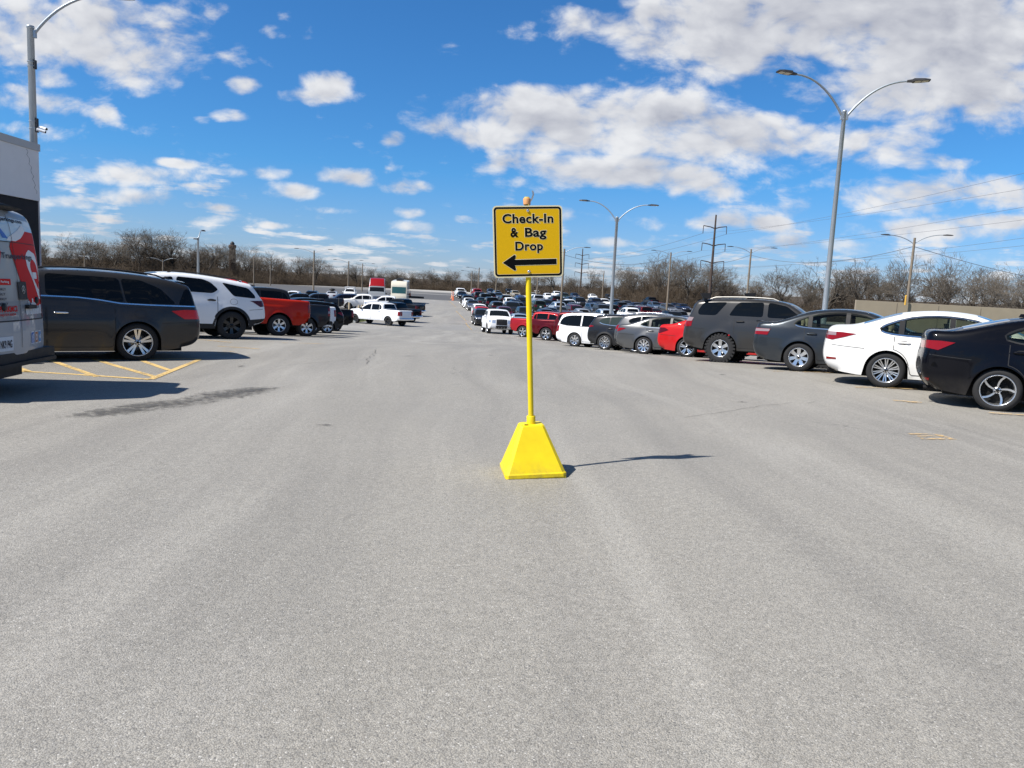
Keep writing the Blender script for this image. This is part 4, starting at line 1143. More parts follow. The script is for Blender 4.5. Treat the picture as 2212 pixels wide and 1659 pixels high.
def grass_bank():
    X = np.linspace(14.5, 70, 30); Y = np.linspace(2, 46, 26); mb = MB()
    mb.grid([[(x, y, Gf(x, y) + .03 + 1.15 * min(1, (x - 14.5) / 9.0) + (0 if x > 14.6 else -.05)) for x in X] for y in Y], 0, True, flip=True)
    o = mb.build('grass_bank', [mat('bank_grass', (.16, .155, .065), .9, vary=.35, vscale=.9, bump=(9, .6))], None); structure(o)
grass_bank()
gh = lambda x, y: tuple(ground_hit(x, y)[:2])
hatch = [[(-40, 797.5), (0, 803), (160, 813), (325, 823.5)], [(325, 823.5), (432, 779)], [(93, 776), (211, 818)], [(24, 792.5), (64, 808)], [(200, 778), (340, 819)], [(296, 778), (366, 804)], [(60, 773.5), (240, 777.5), (436, 778.5)]]
marking('hatched_bay_marking', [[gh(*p) for p in l] for l in hatch], .11, YELLOW)
stalls = [[(1846, 839), (2054, 848), (2110, 851)], [(2136, 896), (2260, 904)], [(1667, 804), (1800, 808)], [(1735, 806), (1864, 809.5)], [(1500, 782), (1640, 785)], [(560, 756), (470, 750)], [(500, 742), (420, 735)], [(610, 742), (700, 745)]]
marking('stall_line_marking', [[gh(*p) for p in l] for l in stalls], .10, YELLOWF)
figs = [[(1962, 943), (2020, 944), (2060, 956)], [(1982, 948.5), (2018, 948)], [(1990, 953), (2040, 953)], [(1928, 868), (1958, 869), (1990, 873)], [(1960, 872.5), (1990, 873)], [(470, 764), (500, 763)], [(478, 767.5), (512, 766)], [(480, 761), (508, 762.5)]]
marking('stall_number_marking', [[gh(*p) for p in l] for l in figs], .08, YELLOWF)
far = [[(969, 650), (985, 664)], [(985, 672), (1006, 693)], [(1006, 698), (1020, 714)], [(1022, 718), (1034, 733)]]
marking('aisle_line_marking', [[gh(*p) for p in l] for l in far[:3]], .12, YELLOWF)
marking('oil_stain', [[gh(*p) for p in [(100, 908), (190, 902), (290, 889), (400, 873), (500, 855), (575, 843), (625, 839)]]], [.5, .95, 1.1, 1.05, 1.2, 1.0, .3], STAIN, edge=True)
marking('dark_tyre_marks', [[gh(*p) for p in [(955, 699), (1000, 701), (1050, 703)]]], [2.2, 2.6, 1.0], STAINL, edge=True)
def crack(pts, seg=.12, amp=.05):
    P = [np.array(gh(*p)) for p in pts]; out = []
    for a, b in zip(P, P[1:]):
        n = max(2, int(np.linalg.norm(b - a) / seg))
        for i in range(n): out.append(tuple(a + (b - a) * i / n + RNG.normal(0, amp, 2)))
    return out + [tuple(P[-1])]
marking('asphalt_crack', [crack([(792, 790), (808, 768), (812, 756)]), crack([(972, 834), (1000, 835)], .1, .01), crack([(330, 741), (345, 742)], .1, .01)], .008, TAR)

spots = []
for sx_, sy_, l_ in ((705, 924, .5), (962, 851, .3), (1602, 872, .6), (1702, 931, .35), (884, 772, .8), (1292, 801, .7), (1560, 812, .6), (520, 795, .7), (1420, 1010, .25), (1765, 905, .5), (1060, 770, .6), (620, 1060, .22)):
    c = gh(sx_, sy_); a = RNG.uniform(0, 3.14); spots.append([(c[0] - math.cos(a) * l_ * t, c[1] - math.sin(a) * l_ * t) for t in (-.5, 0, .5)])
DRIP = worn_marking('oil_drips', (.10, .096, .09), cover=.50, soft=.16, scale=11.0)
for l_ in spots: marking('oil_drip', [l_], [.08, .32, .28, .08], DRIP, edge=True)
marking('asphalt_hairline', [crack([(1180, 762), (1330, 752), (1490, 748)], .15, .05), crack([(590, 795), (690, 786), (770, 779)], .15, .05), crack([(1480, 905), (1640, 880), (1760, 872)], .12, .04)], .007, TAR)

def hills():
    mb = MB(); rows = []
    rg = np.random.default_rng(4)
    az_ = np.linspace(-64, 64, 90); k = np.cumsum(rg.normal(0, .35, 90)); k -= np.linspace(k[0], k[-1], 90)
    for r, h in ((330, 1.2), (430, 4.2), (560, 8.5), (760, 11.0), (1100, 9.0), (1500, 1.0)):
        rows.append([(r * math.sin(R_(a)), r * math.cos(R_(a)), h + (k[i] + rg.normal(0, .25)) * h / 11.0) for i, a in enumerate(az_)])
    mb.grid(rows, 0, True, flip=True)
    m = mat('wooded_ridge', (.085, .072, .060), 1.0, vary=.45, vscale=.05, spec=.05)
    o = mb.build('hills', [m], None); structure(o)
hills()
# ---------------------------------------------------------------- the check-in sign on its yellow base
def scuffed(name, col):
    m = bpy.data.materials.new(name); m.use_nodes = True
    T = NT(m.node_tree); out = T.add('ShaderNodeOutputMaterial'); tc = T.add('ShaderNodeTexCoord').outputs['Object']
    sx = T.add('ShaderNodeSeparateXYZ', ins={0: tc})
    n = T.noise(tc, 4.0, 6, .65); n2 = T.noise(T.vmath('MULTIPLY', tc, (30, 30, 5)), 1.0, 5, .65)
    c = T.mix(T.ramp(n, .3, .7), tuple(k * .88 for k in col), tuple(min(1, k * 1.06) for k in col))
    c = T.mix(T.ramp(n2, .62, .72, 0, .45), c, (.50, .36, .03))
    low = T.math('MULTIPLY', T.ramp(sx.outputs[2], .16, .0, 0, 1), T.ramp(T.noise(tc, 14, 5, .7), .38, .70))
    c = T.mix(T.math('MULTIPLY', low, .55), c, (.16, .13, .06))
    b = T.add('ShaderNodeBsdfPrincipled', ins={'Roughness': .45, 'Specular IOR Level': .3}); T.set(b, 'Base Color', c); T.t.links.new(b.outputs[0], out.inputs[0]); return m
YPAINT = scuffed('yellow_plastic', (.78, .58, .010))
YPOST = mat('yellow_sleeve', (.74, .54, .010), .45, vary=.12, vscale=8)
SIGNY = mat('sign_sheeting_ochre', (.74, .43, .008), .6, vary=.05, vscale=40, spec=.08)
SIGNC = mat('sign_cream_edge', (.80, .70, .42), .5)
SIGNK = mat('sign_black_ink', (.005, .005, .005), .6, spec=.06)
ORANGE = mat('faded_orange_cap', (.62, .30, .12), .6, vary=.15)
TAPE = mat('white_tape', (.72, .66, .60), .6)
def build_sign():
    base_pix = ground_hit(1149, 1026)
    loc = Vector((base_pix.x, base_pix.y, Gf(base_pix.x, base_pix.y) + .02))
    n = gnormal(loc.x, loc.y)
    root = thing('check_in_sign', 'yellow check-in and bag drop arrow sign on a post in a pyramid base', 'sign')
    yaw = R_(6.5)
    fx = Vector((math.cos(yaw), math.sin(yaw), 0)); up = Vector((-math.sin(R_(4.1)), .004, math.cos(R_(4.1)))).normalized()
    fx = (fx - up * fx.dot(up)).normalized(); fy = up.cross(fx)
    root.matrix_world = Matrix(((fx.x, fy.x, up.x, loc.x), (fx.y, fy.y, up.y, loc.y), (fx.z, fy.z, up.z, loc.z - .004), (0, 0, 0, 1)))
    # pyramid
    mb = MB()
    def ring(h, z, c):
        q = []
        for sx, sy in ((1, -1), (1, 1), (-1, 1), (-1, -1)):
            a = (sx * h, sy * (h - c)); b = (sx * (h - c), sy * h)
            q += [a, b] if sx * sy > 0 else [b, a]
        return [(x, y, z) for x, y in q]
    rows = [ring(.262, .0, .03), ring(.272, .012, .03), ring(.272, .040, .03), ring(.262, .052, .03), ring(.112, .430, .022), ring(.106, .442, .022), ring(.096, .448, .02)]
    mb.grid(rows, 0, False, close=True); mb.add(rows[-1], [list(range(8))], 0, False)
    for sx in (-1, 1):
        for sy in (-1, 1): mb.box((sx * .225, sy * .225, -.004), (.08, .08, .03), 0)
    mb.build('base', [YPAINT], root)
    mb = MB(); mb.lathe([(.020, .452), (.020, .4495), (.012, .4488), (.001, .4488)], 'z', 16, 0, origin=(-.052, -.075, 0)); mb.build('filler_hole', [SIGNK], root)
    mb = MB(); mb.lathe([(.040, .446), (.040, .515), (.036, .520), (.027, .520)], 'z', 24, 0); mb.build('collar', [YPOST], root)
    mb = MB(); mb.lathe([(.0245, .44), (.0245, 1.80), (.022, 1.83)], 'z', 20, 0); mb.build('post', [YPOST], root)
    mb = MB(); mb.lathe([(.0225, 1.70), (.0225, 2.45), (.001, 2.45)], 'z', 20, 0); mb.build('pipe', [mat('bare_pipe', (.45, .36, .08), .5)], root)
    mb = MB(); mb.lathe([(.032, 2.385), (.033, 2.432), (.029, 2.440), (.001, 2.442)], 'z', 20, 0); mb.build('cap', [ORANGE], root)
    mb = MB(); pts = [(.028, 0, 2.41), (.045, -.004, 2.435), (.058, .0, 2.47), (.056, .004, 2.492), (.050, .004, 2.505)]
    rows = [[(p[0] - .008, p[1] - .006, p[2]), (p[0] + .008, p[1] + .006, p[2])] for p in pts]
    mb.grid(rows, 0, True); mb.grid([[(q[0], q[1] + .001, q[2]) for q in r] for r in rows], 0, True, flip=True); mb.build('tape_strip', [TAPE], root, weld=False)
    # panel, about 61 cm square
    zc = 2.065; w, h, y0 = .3065, .3085, -.030
    def rr(hw, hh, r, k=7):
        out = []
        for cx, cz, a0 in ((hw - r, hh - r, 0), (-hw + r, hh - r, 90), (-hw + r, -hh + r, 180), (hw - r, -hh + r, 270)):
            for i in range(k): a = R_(a0 + 90 * i / (k - 1)); out.append((cx + r * math.cos(a), cz + r * math.sin(a)))
        return out
    mb = MB(); o = rr(w, h, .035)
    rows = [[(x, y0 + .003, z + zc) for x, z in o], [(x, y0, z + zc) for x, z in o]]
    mb.grid(rows, 1, False, close=True); mb.add(rows[1], [list(range(len(o)))[::-1]], 1, False); mb.add(rows[0], [list(range(len(o)))], 2, False)
    i = rr(w - .013, h - .013, .026); mb.add([(x, y0 - .0006, z + zc) for x, z in i], [list(range(len(i)))[::-1]], 0, False)
    panel = mb.build('panel', [SIGNY, SIGNC, STEEL], root, weld=False)
    mb = MB(); a = rr(w - .011, h - .011, .028); b = rr(w - .0275, h - .0275, .016)
    mb.grid([[(x, y0 - .0012, z + zc) for x, z in a], [(x, y0 - .0012, z + zc) for x, z in b]], 0, False, close=True, flip=False); 
    c = rr(w - .0275, h - .0275, .016); d = rr(w - .0295, h - .0295, .015)
    mb.grid([[(x, y0 - .0010, z + zc) for x, z in c], [(x, y0 - .0010, z + zc) for x, z in d]], 1, False, close=True, flip=False)
    mb.build('border', [SIGNK, SIGNC], panel, weld=False)
    k = .613 / 1250.0
    X = lambda px: -w + (px - 300) * k
    Z = lambda pz: zc + h - (pz - 215) * k * .96
    def word(s, x0, x1, zt_, zb_, desc=None):
        zbot = zb_ if desc is None else desc
        for bold, y, mi in ((.062, y0 - .0014, 1), (.030, y0 - .0022, 0)):
            vs, fs = text_fit(s, X(x0), Z(zbot), (x1 - x0) * k, Z(zt_) - Z(zbot), bold, base=.030)
            mb.add([(p[0], y, p[1]) for p in vs], fs, mi, False)
    mb = MB()
    word('Check-In', 472, 1384, 362, 535); word('&', 610, 752, 615, 787); word('Bag', 870, 1258, 617, 785, 836); word('Drop', 692, 1190, 868, 1036, 1082)
    mb.build('lettering', [SIGNK, SIGNC], panel, weld=False)
    mb = MB()
    for g, y, mi in ((9, y0 - .0014, 1), (0, y0 - .0022, 0)):
        head = [(462 - g * 1.4, 1252), (672, 1108 - g), (694 + g, 1118 - g), (697 + g, 1145), (678 + g * .5, 1200 - g), (678 + g * .5, 1302 + g), (700 + g, 1372), (690 + g, 1398 + g), (668, 1396 + g)]
        mb.add([(X(p[0]), y, Z(p[1])) for p in head], [list(range(len(head)))[::-1]], mi, False)
        sh_ = [(670, 1200 - g), (1432 + g, 1192 - g), (1432 + g, 1294 + g), (670, 1302 + g)]
        mb.add([(X(p[0]), y - .0001, Z(p[1])) for p in sh_], [list(range(4))[::-1]], mi, False)
    mb.build('arrow', [SIGNK, SIGNC], panel, weld=False)
    for pz in (308, 1420):
        mb = MB(); mb.lathe([(.0125, -.0345), (.0125, -.031), (.0118, -.036), (.008, -.038), (.001, -.039)][::1], 'y', 14, 0, origin=(X(930), 0, Z(pz)))
        mb.build('bolt', [CHROME], root, weld=False)
    return root
SIGN = build_sign()

# ---------------------------------------------------------------- building at the left
STUCCO = mat('pale_stucco', (.76, .735, .70), .9, bump=(60, .25), vary=.06, vscale=3)
BAND = mat('black_band_paint', (.014, .015, .016), .7, vary=.2)
COPE = mat('metal_coping', (.46, .45, .43), .5)
def build_building():
    c = at_depth(83, 312, 22.0)
    X0, Y1 = c.x, 22.0; top = c.z; low = top - 1.62
    root = thing('stucco_building', 'flat-roofed building corner with pale stucco above a black band', 'building', (X0, Y1, Gf(X0, Y1)))
    g = -1.2
    def bx(x0, x1, y0, y1, z0, z1): 
        m = MB(); m.box(((x0 + x1) / 2, (y0 + y1) / 2, (z0 + z1) / 2), (x1 - x0, y1 - y0, z1 - z0)); return m
    off = root.location
    def put(m, name, mt):
        m.v = [(p[0] - off.x, p[1] - off.y, p[2] - off.z) for p in m.v]
        return m.build(name, [mt], root)
    put(bx(X0 - 22, X0 - .04, 14.2, Y1 - .03, g, low + .01), 'wall_base', BAND)
    put(bx(X0 - 22, X0, 14.16, Y1, low + .012, top - .20), 'wall', STUCCO)
    put(bx(X0 - 22.05, X0 + .03, 14.12, Y1 + .03, top - .198, top), 'coping', COPE)
    m = MB(); pts = []
    for i in range(16):
        t = i / 15; pts.append((X0 + .003, Y1 - .55 + .40 * t + .05 * math.sin(i * 2.3), top - .22 - 1.2 * t))
    for a, b in zip(pts, pts[1:]):
        m.add([(a[0], a[1], a[2]), (b[0], b[1], b[2]), (b[0], b[1] + .014, b[2]), (a[0], a[1] + .014, a[2])], [(0, 1, 2, 3)], 0, False)
    put(m, 'plaster_crack', mat('crack_dark', (.12, .11, .10), .9))
build_building()

# ---------------------------------------------------------------- lamp posts, poles, wires, wall
def arm_path(base, dirv, reach, rise):
    """curved bracket: leaves the pole steeply, levels out towards the head"""
    out = []
    for t in np.linspace(0, 1, 12):
        x = reach * (t * .82 + .18 * t * t); z = rise * (1 - (1 - t) ** 1.9)
        out.append(Vector(base) + Vector((dirv[0] * x, dirv[1] * x, z)))
    return out
def lamp_head(dirv, p, tilt=0.0, s=1.0):
    mb = MB(); d = Vector((dirv[0], dirv[1], 0)).normalized(); q = Vector((-d.y, d.x, 0)); up = Vector((0, 0, 1))
    d2 = (d * math.cos(tilt) + up * math.sin(tilt)); u2 = d2.cross(q) * -1
    u2 = q.cross(d2) * -1
    if u2.z < 0: u2 = -u2
    def P(a, b, c): return p + d2 * a * s + q * b * s + u2 * c * s
    prof = [(0, .06, .03, -.03), (.16, .07, .045, -.04), (.22, .17, .06, -.035), (.55, .17, .045, -.035), (.74, .13, .02, -.03), (.76, .12, .0, -.025)]
    rows = [[P(a, -b, lo), P(a, -b * .8, hi), P(a, b * .8, hi), P(a, b, lo)] for a, b, hi, lo in prof]
    mb.grid(rows, 0, False, close=True); mb.add(rows[0], [(0, 1, 2, 3)], 0, False); mb.add(rows[-1], [(3, 2, 1, 0)], 0, False)
    ln = MB()
    for a0, a1 in ((.25, .46), (.49, .69)): 
        ln.add([P(a0, -.135, -.041), P(a1, -.125, -.039), P(a1, .125, -.039), P(a0, .135, -.041)], [(0, 1, 2, 3), (3, 2, 1, 0)][:1], 0, False)
    return mb, ln
def steel_lamp(label, base_xy, height, arms, r0=.105, r1=.070, bracket=False, headscale=1.0, zb=None):
    x, y = base_xy; z = Gf(x, y) if zb is None else zb
    root = thing('street_lamp', label, 'street lamp', (x, y, z), group='steel lamp posts of the car park')
    mb = MB(); mb.lathe([(.19, 0), (.19, .04), (r0 * 1.05, .06), (r0, .10), (r1, height), (r1 * 1.15, height + .01), (r1 * 1.15, height + .07), (.001, height + .10)], 'z', 18, 0); mb.build('pole', [STEEL], root)
    for (dx, dy, reach, rise, tilt) in arms:
        d = Vector((dx, dy)).normalized()
        path = arm_path((d.x * r1, d.y * r1, height - .16), d, reach, rise)
        a = MB(); a.tube(path, [.045 - .012 * i / 11 for i in range(12)], 10); a.box((d.x * (r1 + .02), d.y * (r1 + .02), height - .16), (.09, .09, .22))
        ar = a.build('arm', [STEEL], root, weld=False)
        h, l = lamp_head(d, path[-1], tilt, headscale)
        ho = h.build('lamp_head', [LAMPH], ar, weld=False); l.build('lens', [LENS], ar, weld=False)
    return root
b1 = at_depth(1782, 662, 28.6)
l1 = steel_lamp('tall grey twin-arm lamp post rising behind the dark grey sedan', (b1.x, b1.y), 9.36, [(-1, -.18, 2.0, 1.32, .06), (1, -.28, 1.92, 1.22, .02)], .108, .072)
b2 = at_depth(1322, 640, 56.5)
l2 = steel_lamp('grey twin-arm lamp post standing among the parked cars right of the sign', (b2.x, b2.y), 9.15, [(-1, .1, 2.0, 1.32, .04), (1, -.2, 2.1, 1.15, .0)], .14, .10, headscale=1.05)
b3 = at_depth(428, 590, 62)
l3 = steel_lamp('slim grey lamp post with two arms seen end-on beyond the white SUV', (b3.x, b3.y), 6.55, [(-.10, .6, 1.2, .9, .0), (.25, -1, .6, .05, 0)], .11, .085)
b4 = at_depth(72.5, 300, 23.6)
l4 = steel_lamp('single-arm lamp post with two cameras behind the stucco building', (b4.x, b4.y), 9.05, [(1, .12, 2.15, 1.30, .02)], .125, .095)
def cameras_on(post):
    for zz, ddy, ang in ((6.12, -.02, -.3), (6.02, -.14, .2)):
        mb = MB(); r = Matrix.Rotation(ang, 3, 'Z') @ Matrix.Rotation(.25, 3, 'Y')
        c = Vector((.33, ddy, zz))
        mb.tube([c + r @ Vector((-.12, 0, 0)), c + r @ Vector((.12, 0, 0))], .042, 12, 0)
        mb.tube([c + r @ Vector((.12, 0, 0)), c + r @ Vector((.135, 0, 0))], .036, 12, 1)
        mb.tube([Vector((.10, 0, zz + .02)), c + r @ Vector((-.12, 0, 0))], .018, 8, 0)
        o = mb.build('security_camera', [mat('camera_white', (.72, .72, .72), .4), LAMPH], None, weld=False)
        o.location = post.location
        tag(o, 'white security camera pointing right, %s of the two on the building lamp post' % ('upper' if zz > 6.1 else 'lower'), 'camera', 'cameras on the lamp post')
    for zc, h_, ww in ((8.0, .26, .06), (6.2, .42, .07)):
        mb = MB(); mb.box((.105, 0, zc), (ww, .11, h_))
        for z in (zc - h_ * .25, zc + h_ * .25): mb.lathe([(.118, z), (.118, z + .025)], 'z', 14, 1)
        mb.build('junction_box', [LAMPH, STEEL], post, weld=False)
cameras_on(l4)

def wood_pole(label, x, ytop, ybase, depth, lamps=(), r=.14):
    p = at_depth(x, ybase, depth); t = at_depth(x, ytop, depth)
    g = Gf(p.x, p.y); h = t.z - g
    root = thing('utility_pole', label, 'utility pole', (p.x, p.y, g), group='weathered wooden light poles')
    mb = MB(); mb.tube([(0, 0, 0), (0, 0, h * .5), (0.02, 0, h)], [r, r * .85, r * .66], 9); mb.build('pole', [WOODP], root, weld=False)
    for d, reach, rise in lamps:
        path = arm_path((d * .08, 0, h - .45), (d, -.15), reach, rise)
        a = MB(); a.tube(path, .032, 6); ar = a.build('arm', [STEEL], root, weld=False)
        hd, l = lamp_head((d, -.15), path[-1], .0, 1.0)
        hd.build('lamp_head', [LAMPH], ar, weld=False)
    return root, h, p
POLES = {}
TW = ((-1, 2.2, .62), (1, 2.2, .70))
for key, (lab, x, yt, yb, d, lm, r) in dict(
    a=('weathered pole with twin lamps standing behind the concrete wall', 1960, 513, 650, 62, ((-1, 2.1, .55), (1, 2.05, .75)), .14),
    b=('wooden pole with twin lamps right of the tall steel pylon', 1614, 538, 636, 92, TW, .15),
    c=('wooden pole with twin lamps just left of the tall steel pylon', 1443, 545, 632, 112, TW, .16),
    d=('wooden pole with lamp arms half hidden behind the yellow sign', 1212, 537, 660, 88, TW, .15),
    e=('bare wooden pole between the lamp post and the sign, before the wood', 1302, 585, 628, 150, (), .13),
    f=('thin bare pole left of the sign, third from it', 1018, 585, 628, 175, ((-1, 1.8, .4),), .15),
    g=('thin bare pole left of the sign, second from it', 1033, 578, 628, 160, ((-1, 2.0, .4),), .15),
    h=('thin bare pole directly left of the yellow sign panel', 1071, 598, 632, 150, (), .16),
    i=('pale thin pole seen just right of the yellow sign post', 1160, 600, 636, 140, (), .16),
    j=('wooden pole with twin lamps left of the red truck cab', 752, 564, 618, 150, TW, .16),
    k=('wooden pole with a lamp arm nearest the red truck cab', 782, 569, 622, 165, ((1, 2.0, .5),), .15),
    l=('tall wooden pole with twin lamps above the white pickup with roof rack', 677, 541, 626, 118, TW, .15),
    m=('bare pale pole at the edge of the far left lot', 548, 552, 612, 170, (), .14),
    n=('short bare pale pole at the far left lot, right of another', 584, 573, 612, 180, (), .15),
    o=('thin dark lamp pole before the left wood with flat heads', 183, 548, 600, 130, ((-1, .8, .05), (1, .8, .05)), .12),
    p=('pale lamp pole with twin arms before the left wood', 352, 560, 600, 150, TW, .13)).items():
    POLES[key] = wood_pole(lab, x, yt, yb, d, lm, r)

def pylon(label, x, ytop, depth, xs=1.0):
    t = at_depth(x, ytop, depth); g = Gf(t.x, t.y); h = t.z - g
    root = thing('transmission_pylon', label, 'pylon', (t.x, t.y, g), group='steel transmission poles')
    mb = MB(); mb.tube([(0, 0, 0), (0, 0, h)], [.34, .15], 10); mb.build('pole', [DSTEEL], root, weld=False)
    tips = []
    for fz in (1 - 2.35 / 19 * 1.0, 1 - 5.75 / 19, 1 - 9.2 / 19):
        z = h * fz
        for sg in (-1, 1):
            m = MB(); tip = Vector((sg * 2.3, 0, z + .15))
            m.tube([(0, 0, z - .35), (sg * .9, 0, z - .05), tip], [.11, .10, .08], 6)
            m.tube([tip, tip + Vector((sg * .03, 0, -1.5))], .07, 6)
            m.build('crossarm', [DSTEEL], root, weld=False)
            tips.append(Vector((t.x, t.y, g)) + tip + Vector((0, 0, -1.5)))
    return tips
T1 = pylon('tall rusty steel pylon with three pairs of arms right of the sign', 1547, 464, 150)
T2 = pylon('smaller distant steel pylon with three pairs of arms close to the sign', 1259, 537, 262)
def wire(name, label, a, b, sag, r=.02, group='overhead power lines'):
    pts = []
    for t in np.linspace(0, 1, 26):
        p = a.lerp(b, t); p = p + Vector((0, 0, -sag * 4 * t * (1 - t))); pts.append(p)
    mb = MB(); mb.tube(pts, r, 5, 0, cap=False)
    o = mb.build(name, [WIRE], None, weld=False); tag(o, label, 'cable', group); return o
edge = [(2212, 360), (2212, 394), (2212, 433), (2212, 461), (2212, 500), (2212, 517)]
ordinal = ['topmost', 'second from the top', 'third from the top', 'fourth from the top', 'fifth from the top', 'lowest']
for i, (k, e) in enumerate(zip((1, 0, 3, 2, 5, 4), edge)):
    p = at_depth(e[0], e[1], 80.0 + 2.5 * (i % 2)); a = T1[k]
    b = p + (p - a) * .35
    wire('power_line', 'power line sweeping right from the tall pylon, %s of six' % ordinal[i], a, b, .9, .016)
    if i < 4:
        wire('power_line', 'power line strung between the two steel pylons, %s of four' % ['topmost right', 'topmost left', 'lower right', 'lower left'][i], T2[k], a, 1.5, .028, 'lines between the pylons')
def head_of(k, dz=-.7):
    root, h, p = POLES[k]; return Vector((p.x, p.y, root.location.z + h + dz))
for a, b, lab in (('a', 'b', 'sagging lamp cable between the pole behind the wall and the next one'), ('b', 'c', 'sagging lamp cable across the foot of the tall pylon'), ('c', 'd', 'sagging lamp cable running to the pole behind the sign'),
                  ('l', 'j', 'thin cable over the far lot towards the red truck cab')):
    wire('lamp_cable', lab, head_of(a), head_of(b), 1.1, .022, 'lamp cables between wooden poles')
q = head_of('a'); wire('lamp_cable', 'lamp cable leaving the pole behind the wall towards the right', q, q + Vector((34, 6, -3.2)), 1.0, .022, 'lamp cables between wooden poles')

CONC = mat('tan_concrete', (.30, .255, .19), .9, vary=.16, vscale=1.5, bump=(18, .2))
wa, wb = at_depth(1850, 648, 48), at_depth(2212, 668, 46.5)
def build_wall():
    mb = MB(); d = (wb - wa); n = Vector((-d.y, d.x, 0)).normalized() * .25
    e = wb + d * 1.5
    P = []
    for p in (wa, e):
        P += [(p.x, p.y, -2.2), (p.x, p.y, p.z), (p.x + n.x, p.y + n.y, p.z + .01), (p.x + n.x, p.y + n.y, -2.2)]
    P = [Vector(p) - Vector((wa.x, wa.y, -2.2)) for p in P]
    mb.add(P, [(0, 4, 5, 1), (1, 5, 6, 2), (2, 6, 7, 3), (0, 1, 2, 3), (4, 7, 6, 5)], 0, False)
    for t in (.25, .5, .75, 1.1, 1.5):
        q = d * t; f = -n.normalized() * .004
        mb.add([q + f + Vector((0, 0, 0)), q + f + d.normalized() * .03, q + f + d.normalized() * .03 + Vector((0, 0, wa.z + 2.15 + d.z * t)), q + f + Vector((0, 0, wa.z + 2.15 + d.z * t))], [(0, 1, 2, 3)], 1, False)
    o = mb.build('concrete_wall', [CONC, mat('joint_dark', (.12, .10, .08), .9)], None, (wa.x, wa.y, -2.2), weld=False)
    tag(o, 'long tan concrete wall behind the white and black sedans', 'wall')
    m = MB(); pp = at_depth(1958, 652, 47.2); m.tube([(0, 0, -.05), (0, 0, .52)], .055, 10); m.lathe([(.06, .52), (.045, .56), (.001, .57)], 'z', 10)
    o = m.build('marker_post', [mat('marker_yellow', (.62, .36, .06), .6)], None, (pp.x, pp.y + .12, wa.z - .12), weld=False)
    tag(o, 'short yellow marker post on the concrete wall by the light pole', 'post')
build_wall()

def chimney():
    t = at_depth(502, 529, 216); g = Gf(t.x, t.y)
    root = thing('brick_tower', 'round brick tower top with dark cap rising out of the left wood', 'tower', (t.x, t.y, g))
    h = t.z - g; br = mat('tower_brick', (.085, .060, .048), .9, vary=.3, vscale=3)
    m = MB(); m.lathe([(1.0, 0), (.85, h - 1.0), (1.05, h - .8), (1.05, h), (.001, h)], 'z', 16); m.build('shaft', [br], root)
    m = MB(); m.lathe([(.6, h), (.6, h + .5), (.3, h + .9), (.001, h + 1.0)], 'z', 12); m.build('cap', [LAMPH], root)
    for i, x in enumerate((1112, 1130)):
        pass
chimney()
# ---------------------------------------------------------------- bare early-spring trees
def bark(name, a, b):
    m = bpy.data.materials.new(name); m.use_nodes = True
    T = NT(m.node_tree); out = T.add('ShaderNodeOutputMaterial')
    oi = T.add('ShaderNodeObjectInfo'); tc = T.add('ShaderNodeNewGeometry').outputs['Position']
    n = T.noise(tc, .5, 3, .6)
    f = T.math('ADD', T.math('MULTIPLY', oi.outputs['Random'], .6), T.math('MULTIPLY', n, .4))
    bs = T.add('ShaderNodeBsdfPrincipled', ins={'Roughness': .9, 'Specular IOR Level': .2})
    T.set(bs, 'Base Color', T.mix(f, a, b)); T.t.links.new(bs.outputs[0], out.inputs[0])
    return m
BARK = bark('tree_bark', (.050, .041, .032), (.105, .090, .073))
TWIG = bark('tree_twigs', (.10, .083, .065), (.205, .178, .145))
BRUSH = bark('brush_stems', (.075, .055, .039), (.130, .100, .070))

def grow_tree(seed, spread=1.0, lean=0.0, low=.30, maxl=5, forks=3):
    rg = np.random.default_rng(seed)
    segs = []
    def nrm(v): return v / (np.linalg.norm(v) + 1e-9)
    def rec(p, d, L, r, lv):
        n = (5, 5, 4, 3, 2, 2)[lv]
        wig = (.10, .20, .26, .30, .32, .34)[lv]
        for i in range(n):
            d = nrm(d + rg.normal(0, wig, 3) * np.array([1, 1, .8]) + np.array([0, 0, .07 if lv else .15]))
            q = p + d * L / n
            r2 = r * (1 - .55 * (i + 1) / n) if lv else r * (1 - .35 * (i + 1) / n)
            segs.append((p, q, r * (1 - .55 * i / n) if lv else r * (1 - .35 * i / n), r2, lv))
            p = q
            if lv < maxl and lv > 0 and i >= 1 and rg.random() < (.80 if lv < 3 else .62):
                side(p, d, L, r2, lv)
            if lv == 0 and i >= 2 and rg.random() < .5: side(p, d, L * 1.1, r2 * .7, 0)
        if lv < maxl:
            for _ in range(forks if lv == 0 else 2): side(p, d, L, r2, lv, True)
    def side(p, d, L, r, lv, end=False):
        a = rg.normal(0, 1, 3); a -= d * a.dot(d); a = nrm(a)
        ang = rg.uniform(.35, .75) * spread if not end else rg.uniform(.2, .6) * spread
        nd = nrm(d * math.cos(ang) + a * math.sin(ang))
        rec(p, nd, L * rg.uniform(.58, .82) * (1.2 if lv == 0 else 1), max(r * (.62 if not end else .8), .011), lv + 1)
    rec(np.zeros(3), nrm(np.array([lean, lean * .4, 1.0])), 10 * low, .24, 0)
    A = np.array([s[0] for s in segs]); B = np.array([s[1] for s in segs])
    k = 10.0 / np.percentile(B[:, 2], 99.5)
    r0 = np.array([s[2] for s in segs]); r1 = np.array([s[3] for s in segs]); lv = np.array([s[4] for s in segs])
    return A * k, B * k, r0 * k, r1 * k, lv

